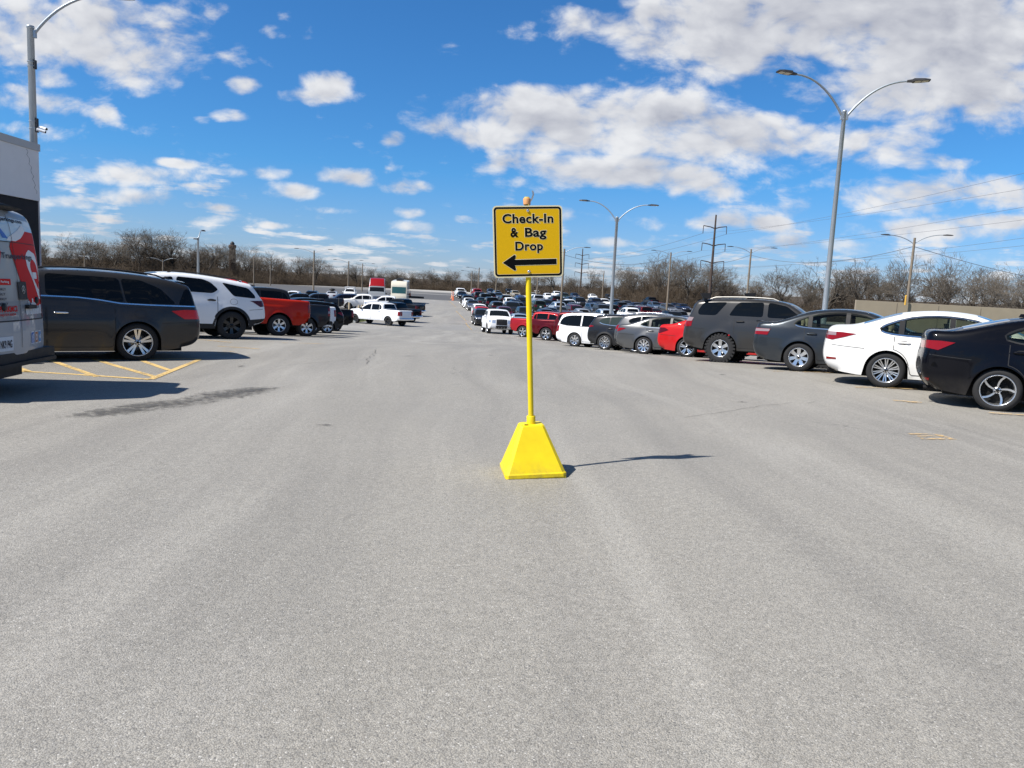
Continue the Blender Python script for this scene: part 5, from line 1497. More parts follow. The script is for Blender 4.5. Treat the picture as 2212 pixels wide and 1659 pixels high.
def seg_mesh(name, A, B, r0, r1, sides, material, minr=0.0):
    r0 = np.maximum(r0, minr); r1 = np.maximum(r1, minr)
    n = len(A); D = B - A; D /= np.linalg.norm(D, axis=1)[:, None] + 1e-9
    ref = np.where(np.abs(D[:, 2:3]) < .9, np.array([[0, 0, 1.]]), np.array([[1., 0, 0]]))
    U = np.cross(D, ref); U /= np.linalg.norm(U, axis=1)[:, None] + 1e-9; W = np.cross(D, U)
    V = np.empty((n, 2 * sides, 3))
    for k in range(sides):
        a = 2 * math.pi * k / sides
        o = U * math.cos(a) + W * math.sin(a)
        V[:, k] = A + o * r0[:, None]; V[:, sides + k] = B + o * r1[:, None]
    base = (np.arange(n) * 2 * sides)[:, None]
    Q = np.array([[k, (k + 1) % sides, sides + (k + 1) % sides, sides + k] for k in range(sides)]).reshape(1, -1)
    idx = (base + Q).ravel().astype(np.int32)
    me = bpy.data.meshes.new(name); nf = n * sides
    me.vertices.add(n * 2 * sides); me.vertices.foreach_set('co', V.reshape(-1).astype(np.float32))
    me.loops.add(nf * 4); me.loops.foreach_set('vertex_index', idx)
    me.polygons.add(nf); me.polygons.foreach_set('loop_start', np.arange(nf, dtype=np.int32) * 4)
    me.polygons.foreach_set('loop_total', np.full(nf, 4, np.int32))
    me.polygons.foreach_set('use_smooth', np.ones(nf, bool))
    me.materials.append(material); me.update(calc_edges=True)
    return me

KINDS = [dict(seed=3, spread=1.0, low=.30), dict(seed=11, spread=1.25, low=.24, forks=4), dict(seed=23, spread=.8, low=.34), dict(seed=31, spread=1.1, lean=.18, low=.28), dict(seed=47, spread=1.35, low=.20, forks=4), dict(seed=59, spread=.9, low=.38, forks=3), dict(seed=71, spread=1.05, lean=-.2, low=.25)]
TREES = []
for kd in KINDS:
    A, B, r0, r1, lv = grow_tree(**kd)
    lo = lv <= 2
    TREES.append((seg_mesh('trunk', A[lo], B[lo], r0[lo], r1[lo], 5, BARK), seg_mesh('crown', A[~lo], B[~lo], r0[~lo], r1[~lo], 3, TWIG, .012), (A, B, r0, r1, lv)))
print('tree segs', [len(t[2][0]) for t in TREES])
def top_h(x, Y):
    """height of the wood's skyline at this column of the photograph, for a tree standing Y away"""
    p = at_depth(x, float(np.interp(x, WX, WT)), Y); return p.z - Gf(p.x, p.y), p
KIND_LAB = ['bare tree with an upright oval crown', 'bare tree with a broad forked crown', 'slim bare tree with steep branches', 'bare tree leaning to the right', 'low-forked bare tree with a wide open crown', 'tall-trunked bare tree with a high crown', 'bare tree leaning to the left']
def zone(x):
    for lim, s in ((190, 'behind the wrapped van'), (420, 'above the grey minivan'), (500, 'by the slim lamp post'), (640, 'above the red pickup'), (800, 'behind the far left lot'),
                   (1000, 'beyond the end of the aisle'), (1250, 'behind the yellow sign'), (1400, 'behind the middle lamp post'), (1600, 'around the tall pylon'), (1800, 'behind the tall lamp post'), (2030, 'behind the left end of the wall'), (9999, 'behind the right end of the wall')):
        if x < lim: return s
tr_rng = np.random.default_rng(5)
x = -40.0
front = []
while x < 2330:
    Y = float(np.interp(x, WX, WD)) + tr_rng.uniform(0, 9)
    front.append((x, Y, tr_rng.uniform(.78, 1.08))); x += tr_rng.uniform(.7, 1.45) * 1600 * 5.8 / Y
x = -60.0
while x < 2330:
    Y = float(np.interp(x, WX, WD)) + tr_rng.uniform(10, 22)
    front.append((x, Y, tr_rng.uniform(.62, .95))); x += tr_rng.uniform(.7, 1.4) * 1600 * 7.5 / Y
for (x, Y, s) in front:
    h, p = top_h(x, Y); h *= s
    k = int(tr_rng.integers(len(TREES)))
    root = thing('bare_tree', KIND_LAB[k] + ', ' + zone(x), 'tree', (p.x, p.y, Gf(p.x, p.y) - .05), (0, 0, tr_rng.uniform(0, 6.28)), group='bare trees, ' + zone(x) + ', ' + KIND_LAB[k])
    f = h / 10.0; w = f * tr_rng.uniform(.9, 1.2)
    root.scale = (w, w, f)
    link('trunk', TREES[k][0], root); link('crown', TREES[k][1], root)
print('trees', len(front))
# the wood behind them, and the brush along its edge, as masses
def scatter(name, items, material, sides=3, minr=.02):
    As, Bs, R0, R1 = [], [], [], []
    for (A, B, r0, r1), (px, py, pz), a, sx, sz in items:
        c, s = math.cos(a), math.sin(a); Rm = np.array([[c * sx, -s * sx, 0], [s * sx, c * sx, 0], [0, 0, sz]])
        As.append(A @ Rm.T + (px, py, pz)); Bs.append(B @ Rm.T + (px, py, pz)); R0.append(r0 * sx); R1.append(r1 * sx)
    me = seg_mesh(name, np.vstack(As), np.vstack(Bs), np.concatenate(R0), np.concatenate(R1), sides, material, minr)
    return link(name, me)
items = []
for row in range(2):
    x = -150.0
    while x < 2420:
        Y = float(np.interp(x, WX, WD)) + 20 + row * 15 + tr_rng.uniform(0, 10)
        h, p = top_h(x, Y); h *= tr_rng.uniform(.42, .70)
        k = int(tr_rng.integers(len(TREES))); A, B, r0, r1, lv = TREES[k][2]; m = (lv <= 4) if row else (lv <= 4)
        items.append(((A[m], B[m], r0[m], r1[m]), (p.x, p.y, Gf(p.x, p.y)), tr_rng.uniform(0, 6.28), h / 10, h / 10)); x += tr_rng.uniform(.8, 1.3) * 1600 * 6.5 / Y
wd = scatter('woods', items, BARK, 3, .028); tag(wd, 'mass of bare brown woodland behind the front trees', 'wood', kind='stuff')
def brush_clump(seed):
    rg = np.random.default_rng(seed); A, B, r0, r1 = [], [], [], []
    for _ in range(26):
        p = np.array([rg.normal(0, .7), rg.normal(0, .7), 0.]); d = np.array([rg.normal(0, .35), rg.normal(0, .35), 1.]); d /= np.linalg.norm(d)
        L = rg.uniform(.5, 1.0) * 3.0
        for i in range(3):
            d2 = d + rg.normal(0, .22, 3); d2 /= np.linalg.norm(d2); q = p + d2 * L / 3
            A.append(p); B.append(q); r0.append(.030 * (1 - i * .25)); r1.append(.030 * (.75 - i * .2))
            for _ in range(3):
                e = d2 + rg.normal(0, .75, 3); e /= np.linalg.norm(e); t = p + (q - p) * rg.random(); q2 = t + e * rg.uniform(.4, .95)
                A.append(t); B.append(q2); r0.append(.017); r1.append(.012)
                e2 = e + rg.normal(0, .8, 3); e2 /= np.linalg.norm(e2); t2 = t + (q2 - t) * .6; A.append(t2); B.append(t2 + e2 * rg.uniform(.3, .6)); r0.append(.013); r1.append(.010)
            p, d = q, d2
    return np.array(A), np.array(B), np.array(r0), np.array(r1)
CL = [brush_clump(s) for s in (1, 2, 3, 4)]
items = []
for row in range(5):
    x = -150.0
    while x < 2420:
        Y = float(np.interp(x, WX, WD)) + (-3, 1, 6, 13, 22)[row] + tr_rng.uniform(-1.5, 2.5)
        h, p = top_h(x, Y); hh = h * tr_rng.uniform(.18, .46) * (.6, .85, 1.0, 1.15, 1.3)[row] * (1.0 if x < 1600 else .72)
        items.append((CL[int(tr_rng.integers(4))], (p.x, p.y, Gf(p.x, p.y)), tr_rng.uniform(0, 6.28), max(.7, hh / 3.0), hh / 2.7)); x += tr_rng.uniform(.7, 1.3) * 1600 * 1.7 / Y
bd = scatter('undergrowth', items, BRUSH, 3, .012); tag(bd, 'tangled brown brush along the foot of the wood', 'undergrowth', kind='stuff')
print('brush clumps', len(items))
# ---------------------------------------------------------------- the vehicles one by one
PT = dict(white=paint('white', (.74, .75, .76)), pearl=paint('pearl_white', (.78, .77, .74)), black=paint('black', (.003, .003, .004)), navyblack=paint('blue_black', (.0018, .0022, .0045)), red=paint('bright_red', (.44, .012, .014)),
          orangered=paint('orange_red', (.42, .020, .008)), maroon=paint('dark_red', (.085, .003, .006), .3, .3), red2=paint('deep_red', (.30, .009, .014), .2), grey=paint('graphite', (.026, .027, .030), .5, .28), warmgrey=paint('warm_grey', (.046, .043, .041), .5, .28), mgrey=paint('mid_grey', (.105, .108, .112), .55, .28),
          silver=paint('silver', (.42, .44, .46), .6), navy=paint('navy', (.006, .010, .030), .3), blue=paint('royal_blue', (.014, .055, .24), .2), bluegrey=paint('blue_grey', (.034, .040, .047), .5, .28), tarmac=paint('stone_grey', (.050, .049, .048), .5, .28), steelblue=paint('steel_blue', (.06, .095, .15), .4), cream=paint('cream', (.62, .58, .48)), beige=paint('beige', (.36, .31, .22), .3), teal=paint('teal', (.03, .11, .14), .3), green=paint('dark_green', (.015, .03, .022), .2),
          iceblue=paint('ice_blue', (.40, .48, .58), .4), paleGrey=paint('pale_grey', (.52, .53, .55), .3))
HL, HR = -126.0, 118.5     # headings of the angled bays left and right of the aisle
# ---- right row, nearest first
rightrow = 'cars parked along the right side of the aisle'
leftrow = 'vehicles parked along the left side of the aisle'
sp = {}
sp['sentra'] = variant('sedan', 4.64, 1.815, 1.447, .87, 2.71, .325, wheel='swirl', see=True, glass=SEE, ws=SEE, rwx=(3.50, 4.10), belt=(1.3, .95, 4.4, 1.05), tail=[(4.20, 1.00), (4.40, 1.015), (4.62, 1.01), (4.64, .90), (4.42, .87)], tailr=(.88, 1.0, .5), reflector=[[(4.50, .38), (4.58, .38), (4.58, .42), (4.50, .42)]],
    prof=[(.25, .20, 'f'), (.07, .27, 'f'), (0, .48, 'f'), (.05, .66, 'f'), (.25, .78, 'h'), (.8, .91, 'h'), (1.2, .98, 'h'), (1.38, 1.03, 'w'), (2.05, 1.36, 'w'), (2.42, 1.43, 'r'), (2.85, 1.447, 'r'), (3.3, 1.405, 'r'), (3.6, 1.335, 'b'), (4.12, 1.185, 'b'), (4.32, 1.165, 'd'), (4.54, 1.165, 'd'), (4.605, 1.09, 'e'), (4.60, .90, 'e'), (4.64, .70, 'e'), (4.63, .5, 'e'), (4.52, .33, 'e'), (4.35, .25, 'e')],
    dlo=[(1.60, 1.0), (2.15, 1.31), (2.55, 1.365), (2.95, 1.36), (3.35, 1.27), (3.62, 1.12), (3.3, 1.04)], pil=[2.55], pw=[.05])
sp['lexus'] = variant('sedan', 4.91, 1.82, 1.45, .97, 2.82, .334, see=True, seat=SEATT, ws=SEE, wheel='dbl10', trim=True, trim_full=True, glass=SEE, pw=[.02, .02], tail=[(4.34, .975), (4.60, .992), (4.90, .992), (4.91, .85), (4.76, .835), (4.55, .90)], tailr=(.85, .985, .5), tail_clear=(.925, .99, 4.70), fin=False, reflector=[[(4.66, .47), (4.84, .46), (4.84, .505), (4.66, .50)]])
sp['camry'] = variant('sedan', 4.81, 1.82, 1.47, .96, 2.775, .332, wheel='cover7', see=True, seat=SEATT, ws=SEE, trim=True, glass=SEE, tail=[(4.40, .955), (4.78, .97), (4.81, .82), (4.46, .815)], tailr=(.82, .95, .5), tail_clear=(.895, .955, 4.42), fin=False, spoiler=True)
_rb = variant('suv', 4.83, 1.925, 1.82, .92, 2.79, .405)
sp['runner'] = variant('suv', 4.83, 1.925, 1.82, .92, 2.79, .405, wheel='at6', railm=mat('silver_rail', (.55, .53, .48), .4, metal=.4), mirror_black=True, handle=BLACKP, belt=(1.3, 1.25, 4.7, 1.29), tail=[(4.56, 1.0), (4.52, 1.25), (4.70, 1.27), (4.83, 1.12), (4.83, .98)], tail_clear=(1.15, 1.27, 4.50),
    panes=[[(1.58, 1.285), (2.02, 1.62), (2.40, 1.70), (2.50, 1.70), (2.50, 1.30)], [(2.62, 1.71), (3.26, 1.705), (3.36, 1.62), (3.53, 1.33), (2.62, 1.31)], [(3.60, 1.70), (4.26, 1.68), (4.40, 1.45), (4.38, 1.33), (3.88, 1.325)]])
sp['infiniti'] = variant('sedan', 4.79, 1.82, 1.443, .85, 2.85, .338, wheel='dbl5', tmat=TAILD, tail=[(4.36, .90), (4.5, .98), (4.74, .98), (4.79, .86), (4.70, .78)])
sp['accord'] = variant('sedan', 4.93, 1.845, 1.475, .97, 2.80, .330, wheel='ten', trim=True, tail=[(4.50, .94), (4.58, .97), (4.86, .97), (4.92, .84), (4.84, .83)], see=True, glass=SEE, ws=SEE)
sp['cx5'] = variant('crossover', 4.55, 1.84, 1.665, .90, 2.70, .362, wheel='dbl10', trim=True, glass=GLASSC, tail=[(4.16, 1.08), (4.34, 1.13), (4.51, 1.09), (4.55, 1.02), (4.4, 1.03)])
sp['caravan'] = variant('minivan', 5.15, 2.0, 1.75, .93, 3.08, .362, wheel='cover7')
sp['blue_hatch'] = variant('crossover', 4.4, 1.80, 1.60, .88, 2.62, .34, wheel='dbl5', tail=[(4.14, .98), (4.2, 1.10), (4.36, 1.08), (4.4, .92), (4.25, .92)])
sp['ram'] = variant('pickup', 5.82, 2.02, 1.91, 1.0, 3.57, .42, wheel='five')
sp['silverado'] = variant('pickup', 5.75, 2.01, 1.87, .95, 3.65, .40, wheel='five')
sp['crv'] = variant('crossover', 4.58, 1.83, 1.69, .90, 2.66, .35, wheel='dbl5', rails=True, railm=CHROME, clad=True)
# ---- left row
sp['odyssey'] = variant('minivan', 5.16, 1.99, 1.70, .98, 3.0, .370, wheel='dbl5', handle=CHROME, prof=[(.25, .24, 'f'), (.06, .31, 'f'), (0, .55, 'f'), (.06, .78, 'f'), (.32, .91, 'h'), (.75, 1.02, 'h'), (.98, 1.08, 'w'), (1.85, 1.54, 'w'), (2.2, 1.64, 'r'), (2.9, 1.695, 'r'), (3.8, 1.675, 'r'), (4.5, 1.60, 'r'), (4.88, 1.51, 'r'), (4.98, 1.45, 'b'), (5.06, 1.12, 'b'), (5.12, .98, 'e'), (5.16, .72, 'e'), (5.15, .46, 'e'), (5.02, .31, 'e'), (4.8, .27, 'e')],
    panes=[[(1.25, 1.22), (1.9, 1.50), (2.40, 1.60), (2.42, 1.225)], [(2.50, 1.61), (3.68, 1.575), (3.76, 1.125), (3.3, 1.185), (2.50, 1.225)], [(3.72, 1.57), (4.05, 1.555), (4.40, 1.41), (4.68, 1.12), (3.80, 1.115)], [(4.86, 1.42), (4.97, 1.40), (5.06, 1.10), (4.72, 1.10)]],
    trimline=[(1.3, 1.205), (2.5, 1.205), (3.0, 1.195), (3.35, 1.16), (3.7, 1.105), (4.2, 1.09), (5.04, 1.08)], tail=[(4.58, .985), (4.85, 1.01), (5.14, 1.01), (5.16, .83), (4.82, .83)], tailr=(.84, 1.0, .55), rails=True, cr=.14, tmat=mat('tail_lamp_bright', (.62, .018, .008), .12, coat=.3))
sp['traverse'] = variant('suv', 5.19, 1.99, 1.795, 1.14, 3.07, .395,
    prof=[(.25, .40, 'f'), (.04, .47, 'f'), (0, .72, 'f'), (.03, .98, 'f'), (.2, 1.09, 'h'), (.9, 1.16, 'h'), (1.25, 1.18, 'h'), (1.36, 1.22, 'w'), (1.95, 1.62, 'w'), (2.3, 1.74, 'r'), (3.0, 1.77, 'r'), (3.9, 1.70, 'r'), (4.68, 1.585, 'r'), (4.80, 1.54, 'b'), (5.03, 1.20, 'b'), (5.12, 1.12, 'e'), (5.18, .85, 'e'), (5.19, .62, 'e'), (5.10, .48, 'e'), (4.86, .42, 'e')], wheel='black', clad=True, trim=False, handle=BLACKP, sill=.30, mirror_black=True, belt=(1.3, 1.22, 5.0, 1.16),
    panes=[[(1.77, 1.28), (2.2, 1.56), (2.55, 1.645), (2.70, 1.665), (2.70, 1.29)], [(2.79, 1.67), (3.45, 1.64), (3.66, 1.56), (3.86, 1.37), (3.70, 1.265), (2.79, 1.285)], [(3.95, 1.575), (4.66, 1.455), (4.85, 1.26), (4.87, 1.17), (4.26, 1.21)]],
    tail=[(4.80, 1.06), (4.70, 1.10), (5.12, 1.12), (5.18, .96), (5.0, .94)], tailr=(.96, 1.10, .5), tmat=TAILD)
sp['f150'] = variant('pickup', 5.89, 2.03, 1.96, .95, 3.68, .405, wheel='truck6', tail=[(5.72, .92), (5.70, 1.22), (5.86, 1.25), (5.86, .92)], bump=BLACKP)
sp['tundra'] = variant('pickup', 5.81, 2.03, 1.94, 1.0, 3.70, .40, wheel='six', bump=BLACKP, tail_clear=(1.02, 1.12, 5.6))
sp['tahoe'] = variant('suv', 5.20, 2.04, 1.92, 1.0, 2.95, .40, wheel='dbl5', tail=[(5.02, .95), (5.02, 1.45), (5.12, 1.42), (5.20, .95)])
sp['bsuv'] = variant('crossover', 4.7, 1.9, 1.70, .9, 2.8, .37, wheel='dbl5', glass=GLASS)
sp['f250'] = variant('pickup', 6.35, 2.03, 2.03, .98, 4.05, .42, wheel='black', mirror_black=True, handle=CHROME)
def shorter_cab(s, by=.32):
    f = lambda x: x - by * min(1, max(0, (x - 2.4) / 1.4)) if x < 4.1 else x
    s['prof'] = [(f(p[0]), *p[1:]) for p in s['prof']]; s['dlo'] = [(f(p[0]), p[1]) for p in s['dlo']]
    s['pil'] = [f(x) for x in s['pil']]; s['doors'] = [(f(a), f(b)) for a, b in s['doors']]; s['rwx'] = tuple(f(x) for x in s['rwx'])
shorter_cab(sp['f150'])
MD = {k: build_model(v) for k, v in sp.items()}
def row_car(key, name, label, cat, pnt, xpix, depth, heading, side, group, ypix=None, dx=0, dy=0, skip=()):
    x, y = by_wheel(MD[key], xpix, depth, heading, side, 'ra', ypix)
    return place(MD[key], name, label, cat, PT[pnt], (x + dx, y + dy), az(heading), group, skip=skip)
C_ = 'car'
row_car('sentra', 'sedan', 'glossy black sedan with black and silver swirl wheels, cut off by the right edge', C_, 'navyblack', 2148, 11.2, HR, 'right', rightrow, 888)
row_car('lexus', 'sedan', 'white sedan with many-spoked silver wheels between a black and a dark grey sedan', C_, 'pearl', 1909, 13.8, HR, 'right', rightrow, 836)
row_car('camry', 'sedan', 'dark grey sedan with six-spoke silver wheel covers beside the white sedan', C_, 'bluegrey', 1723, 17.1, HR, 'right', rightrow, 801)
runner = row_car('runner', 'suv', 'dark grey SUV with knobbly tyres and silver roof rails between red and grey sedans', 'SUV', 'tarmac', 1554, 20.7, HR, 'right', rightrow, 780)
row_car('infiniti', 'sedan', 'bright red sedan, its tail showing left of the dark grey SUV', C_, 'red', 1483, 25.0, HR, 'right', rightrow, 768)
row_car('accord', 'sedan', 'mid grey sedan with ten-spoke wheels left of the red sedan tail', C_, 'mgrey', 1390, 27.5, HR, 'right', rightrow, 764)
row_car('crv', 'suv', 'silver grey crossover with pale roof rails, mostly hidden behind the mid grey sedan', 'SUV', 'mgrey', 1372, 31.0, HR, 'right', rightrow, 757)
row_car('cx5', 'suv', 'graphite crossover with pointed red tail lamp beside the white minivan', 'SUV', 'mgrey' if False else 'grey', 1306, 34.0, HR, 'right', rightrow, 755)
row_car('caravan', 'minivan', 'white minivan with tinted glass and silver wheel covers, right of the sign post', 'minivan', 'white', 1241, 37.8, HR, 'right', rightrow, 750)
row_car('blue_hatch', 'hatchback', 'royal blue hatchback, only its tail showing behind the white minivan', C_, 'blue', 1236, 42.0, HR, 'right', rightrow, 742)
row_car('ram', 'pickup_truck', 'dark red pickup with chrome five-spoke wheels directly right of the sign post', 'pickup truck', 'maroon', 1179, 47.0, HR, 'right', rightrow, 736)
row_car('silverado', 'pickup_truck', 'brighter red pickup behind the sign post, its tail sticking out on the left', 'pickup truck', 'red2', 1129, 52.0, HR, 'right', rightrow, 727)
# ---- left row
ody = row_car('odyssey', 'minivan', 'dark grey minivan with black and silver wheels next to the wrapped van', 'minivan', 'warmgrey', 297, 14.2, HL, 'left', leftrow, 773)
row_car('traverse', 'suv', 'white SUV with black wheels and black lower trim behind the grey minivan', 'SUV', 'white', 499, 20.7, HL, 'left', leftrow, 731)
row_car('f150', 'pickup_truck', 'orange red pickup with six-spoke alloy wheels beside the white SUV', 'pickup truck', 'orangered', 601, 27.2, HL, 'left', leftrow, 730)
row_car('tundra', 'pickup_truck', 'charcoal pickup with red and clear tail lamps right of the orange red pickup', 'pickup truck', 'grey', 661, 30.8, HL, 'left', leftrow, 731)
row_car('f150', 'pickup_truck', 'white pickup tail with black bed cover showing right of the charcoal pickup', 'pickup truck', 'white', 672, 34.2, HL, 'left', leftrow, 724)
row_car('bsuv', 'suv', 'black SUV tail squeezed between a white pickup tail and a black pickup', 'SUV', 'black', 706, 39.5, HL, 'left', leftrow, 718)
row_car('ram', 'pickup_truck', 'black pickup with chrome rear bumper at the end of the left near row', 'pickup truck', 'black', 724, 44.5, HL, 'left', leftrow, 716)
row_car('f250', 'pickup_truck', 'big white crew cab pickup seen from the left rear beside the aisle', 'pickup truck', 'white', 839, 66.0, -57, 'left', leftrow, 704)
# two black solar lights or racks standing on the dark SUV's roof
def roof_boxes():
    for x, w in ((1526, 'left'), (1622, 'right')):
        q = at_depth(x, 637, 21.0)
        mb = MB(); mb.add([(-.16, 0, .14), (.14, 0, .16), (.10, 0, 0), (-.07, 0, 0), (-.16, .12, .14), (.14, .12, .16), (.10, .12, 0), (-.07, .12, 0)], [(0, 3, 2, 1), (4, 5, 6, 7), (0, 1, 5, 4), (1, 2, 6, 5), (2, 3, 7, 6), (3, 0, 4, 7)], 0, False)
        mb.box((.0, .06, -.02), (.10, .08, .05))
        o = mb.build('roof_rack_mount', [BLACKP], runner, weld=False)
        o.matrix_world = Matrix.Translation((q.x, q.y, q.z - .09))
        o.parent = runner; o.matrix_parent_inverse = Matrix()
        o.matrix_local = runner.matrix_world.inverted() @ Matrix.Translation((q.x, q.y, q.z - .10)) @ Matrix.Rotation(0, 4, 'Z')
bpy.context.view_layer.update()
roof_boxes()

# ---- the wrapped shuttle van
def build_van():
    s = variant('van', H=2.50, glass=GLASS, tum2=.02)
    m = build_model(s); sh = m['shape']
    rc = at_depth(112, 780, 10.7)           # far rear corner
    hd = -99.0; h = R_(hd); f = Vector((math.sin(h), math.cos(h))); l = Vector((-f.y, f.x))
    c = Vector((rc.x, rc.y)) + f * (s['L'] / 2) + l * (s['W'] / 2 - .05)
    wrap = paint('van_wrap_grey', (.36, .35, .33), 0, .4)
    root = place(m, 'shuttle_van', 'shuttle van with red and grey airport parking wrap, cut by the left edge', 'van', wrap, (c.x, c.y), az(hd), leftrow, skip=('license_plate', 'grille') if False else ('license_plate', 'taillight'))
    # lettering and pictures of the wrap lie on the rear doors: u = -1 (van's left) .. 1 (its right), z height
    RED = mat('wrap_red', (.58, .006, .006), .5, spec=.1); WRW = mat('wrap_white', (.72, .71, .69), .45); WRS = mat('wrap_sky', (.36, .52, .62), .4, coat=.5); WRG = mat('wrap_dark_grey', (.16, .17, .18), .4, coat=.5)
    INK = mat('wrap_ink', (.012, .014, .03), .5); WRB = mat('wrap_blue', (.02, .13, .45), .4); WRR = mat('wrap_road', (.24, .25, .26), .4, coat=.5)
    kz = lambda z: z if z < 1.0 else 1.0 + (z - 1.0) * .868
    def Q(u, z, off):  return sh.P(sh.s_end(kz(z), True), u, off)
    def patch(mb, lo, hi, z0, z1, off, nz=14, nu=10, mi=0):
        rows = []
        for i in range(nz + 1):
            z = z1 + (z0 - z1) * i / nz; a, b = lo(z), hi(z)
            rows.append([Q(a + (b - a) * j / nu, z, off) for j in range(nu + 1)])
        mb.grid(rows, mi, True, flip=True)
    def words(mb, s_, u0, u1, z0, z1, off, mi=0, bold=.02):
        # text runs left to right as read from behind: u=-1 is the van's right
        vs, fs = text_fit(s_, 0, 0, 1.0, 1.0, bold)
        mb.add([Q(u0 + (u1 - u0) * p[0], z0 + (z1 - z0) * p[1], off) for p in vs], fs, mi, False)
    U = lambda k: -k      # reading direction: left of the picture is u=+1 (van's left side)
    cst = lambda v: (lambda z: v)
    # base colours: sky on top, grey city below, road at the foot
    mb = MB(); patch(mb, cst(-.99), cst(.99), 2.16, 2.50, .004); mb2 = MB()
    mb.build('sky_panel', [WRS], root, weld=False)
    mb = MB(); patch(mb, cst(-.99), cst(.99), .98, 1.28, .004); mb.build('road_panel', [WRR], root, weld=False)
    mb = MB(); patch(mb, cst(-1.0), cst(1.0), .56, .98, .004, 8); mb.build('lower_panel', [mat('wrap_silver', (.36, .37, .38), .4, coat=.5)], root, weld=False)
    # red swoosh on the right-hand door with the white pin inside
    mb = MB()
    ed = lambda z: float(np.interp(z, [1.2, 1.35, 1.6, 1.9, 2.1, 2.2, 2.28, 2.34], [-.52, -.30, -.12, .03, .10, -.02, -.35, -.62]))
    patch(mb, cst(-1.0), ed, 1.2, 2.34, .0055, 22, 10, 0)
    pin_o = lambda z: float(np.interp(z, [1.30, 1.55, 1.8, 1.95, 2.02, 2.06], [-.90, -.70, -.47, -.44, -.52, -.62]))
    pin_i = lambda z: float(np.interp(z, [1.30, 1.55, 1.8, 1.95, 2.02, 2.06], [-.955, -.98, -.97, -.95, -.88, -.66]))
    patch(mb, pin_i, pin_o, 1.30, 2.06, .007, 16, 6, 1)
    ko = lambda z: float(np.interp(z, [1.46, 1.6, 1.78, 1.87, 1.92], [-.90, -.73, -.60, -.62, -.72])); ki = lambda z: float(np.interp(z, [1.46, 1.6, 1.78, 1.87, 1.92], [-.93, -.95, -.93, -.88, -.76]))
    patch(mb, ki, ko, 1.46, 1.92, .0085, 12, 5, 0)
    patch(mb, lambda z: -.86, lambda z: -.70 + (z - 1.6) * .4, 1.62, 1.72, .010, 3, 3, 1)
    # small pin on the left door
    po = lambda z: float(np.interp(z, [1.66, 1.82, 2.0, 2.12], [.62, .78, .84, .66])); pi_ = lambda z: float(np.interp(z, [1.66, 1.82, 2.0, 2.12], [.60, .48, .40, .56]))
    patch(mb, pi_, po, 1.66, 2.12, .006, 12, 5, 0); patch(mb, lambda z: .54, lambda z: .70, 1.86, 2.03, .0075, 5, 3, 1)
    patch(mb, cst(.22), cst(.80), 1.52, 1.61, .0065, 2, 8, 0)
    # airliner: white fuselage, red wedge, blue tail
    fo = lambda z: float(np.interp(z, [2.16, 2.22, 2.34, 2.42], [.20, .10, -.30, -.50])); fi = lambda z: float(np.interp(z, [2.16, 2.22, 2.34, 2.42], [-.10, -.36, -.62, -.56]))
    patch(mb, fi, fo, 2.17, 2.42, .008, 10, 6, 1)
    to = lambda z: float(np.interp(z, [2.20, 2.46], [.30, .52])); ti = lambda z: float(np.interp(z, [2.20, 2.46], [.12, .49])); patch(mb, ti, to, 2.20, 2.45, .0085, 8, 3, 2)
    # city skyline along the swoosh foot
    rg = np.random.default_rng(3); u = -.98
    while u < -.25:
        w = rg.uniform(.03, .07); patch(mb, cst(u), cst(u + w), 1.07, 1.12 + rg.uniform(.02, .22) * (1 - abs(u + .65)), .0095, 2, 1, 1); u += w + .012
    mb.build('wrap_picture', [RED, WRW, WRB], root, weld=False)
    lines = [('www.trueparkings.com', .92, -.60, 2.43, 2.50, .0105, INK, .03), ('Trueparkings', .42, -.72, 1.88, 1.99, .0115, INK, .02), ('Airport Parking', .80, .28, 1.54, 1.585, .0085, WRW, .02), ('816-PARKMCI', .86, .10, 1.125, 1.215, .0085, RED, .03), ('(816)727-5624', .70, .16, 1.06, 1.105, .0085, RED, .02)]
    for i, t in enumerate(('HOURLY', 'DAILY', 'WEEKLY', 'MONTHLY')): w = .055 * len(t); lines.append((t, .56 + w / 2, .56 - w / 2, 1.44 - i * .07, 1.475 - i * .07, .0085, INK, .02))
    for t, u0, u1, z0, z1, of_, m_, bd_ in lines:
        mb = MB(); words(mb, t, u0, u1, z0, z1, of_, 0, bd_); mb.build('lettering', [m_], root, weld=False)
    # three square badges
    for i, (u, m_) in enumerate(((-.42, WRB), (-.60, mat('badge_orange', (.50, .17, .07), .4)), (-.77, mat('badge_light_blue', (.05, .26, .55), .4)))):
        mb = MB(); patch(mb, cst(u - .075), cst(u + .065), .66, .83, .007, 3, 3, 0); patch(mb, cst(u - .062), cst(u + .052), .675, .815, .0085, 3, 3, 1)
        if i == 0: words(mb, 'f', u + .025, u - .03, .68, .80, .010, 0, .05)
        elif i == 1:
            for r_ in (.040, .020): 
                n = 16; mb.add([Q(u - .005 + r_ * math.cos(2 * math.pi * k / n) * (1), .745 + r_ * 1.1 * math.sin(2 * math.pi * k / n), .0095 + (.001 if r_ < .03 else 0)) for k in range(n)], [list(range(n))], 0 if r_ > .03 else 1, False)
        else:
            mb.add([Q(u + a, .745 + b, .0095) for a, b in ((.04, .02), (.0, -.035), (-.045, -.02), (-.04, .035), (-.01, .03), (.01, .0))], [(0, 1, 2, 3, 4, 5)], 0, False)
        mb.build('badge', [WRW, m_], root, weld=False)
    # seams, hinges, latch cover with its emblem, handle, plate, bumper step, brake lamp
    mb = MB(); patch(mb, cst(-.006), cst(.006), .64, 2.54, .012, 20, 1); patch(mb, cst(-.99), cst(.99), .985, 1.0, .011, 1, 12); patch(mb, cst(-.97), cst(.97), 2.145, 2.155, .010, 1, 12)
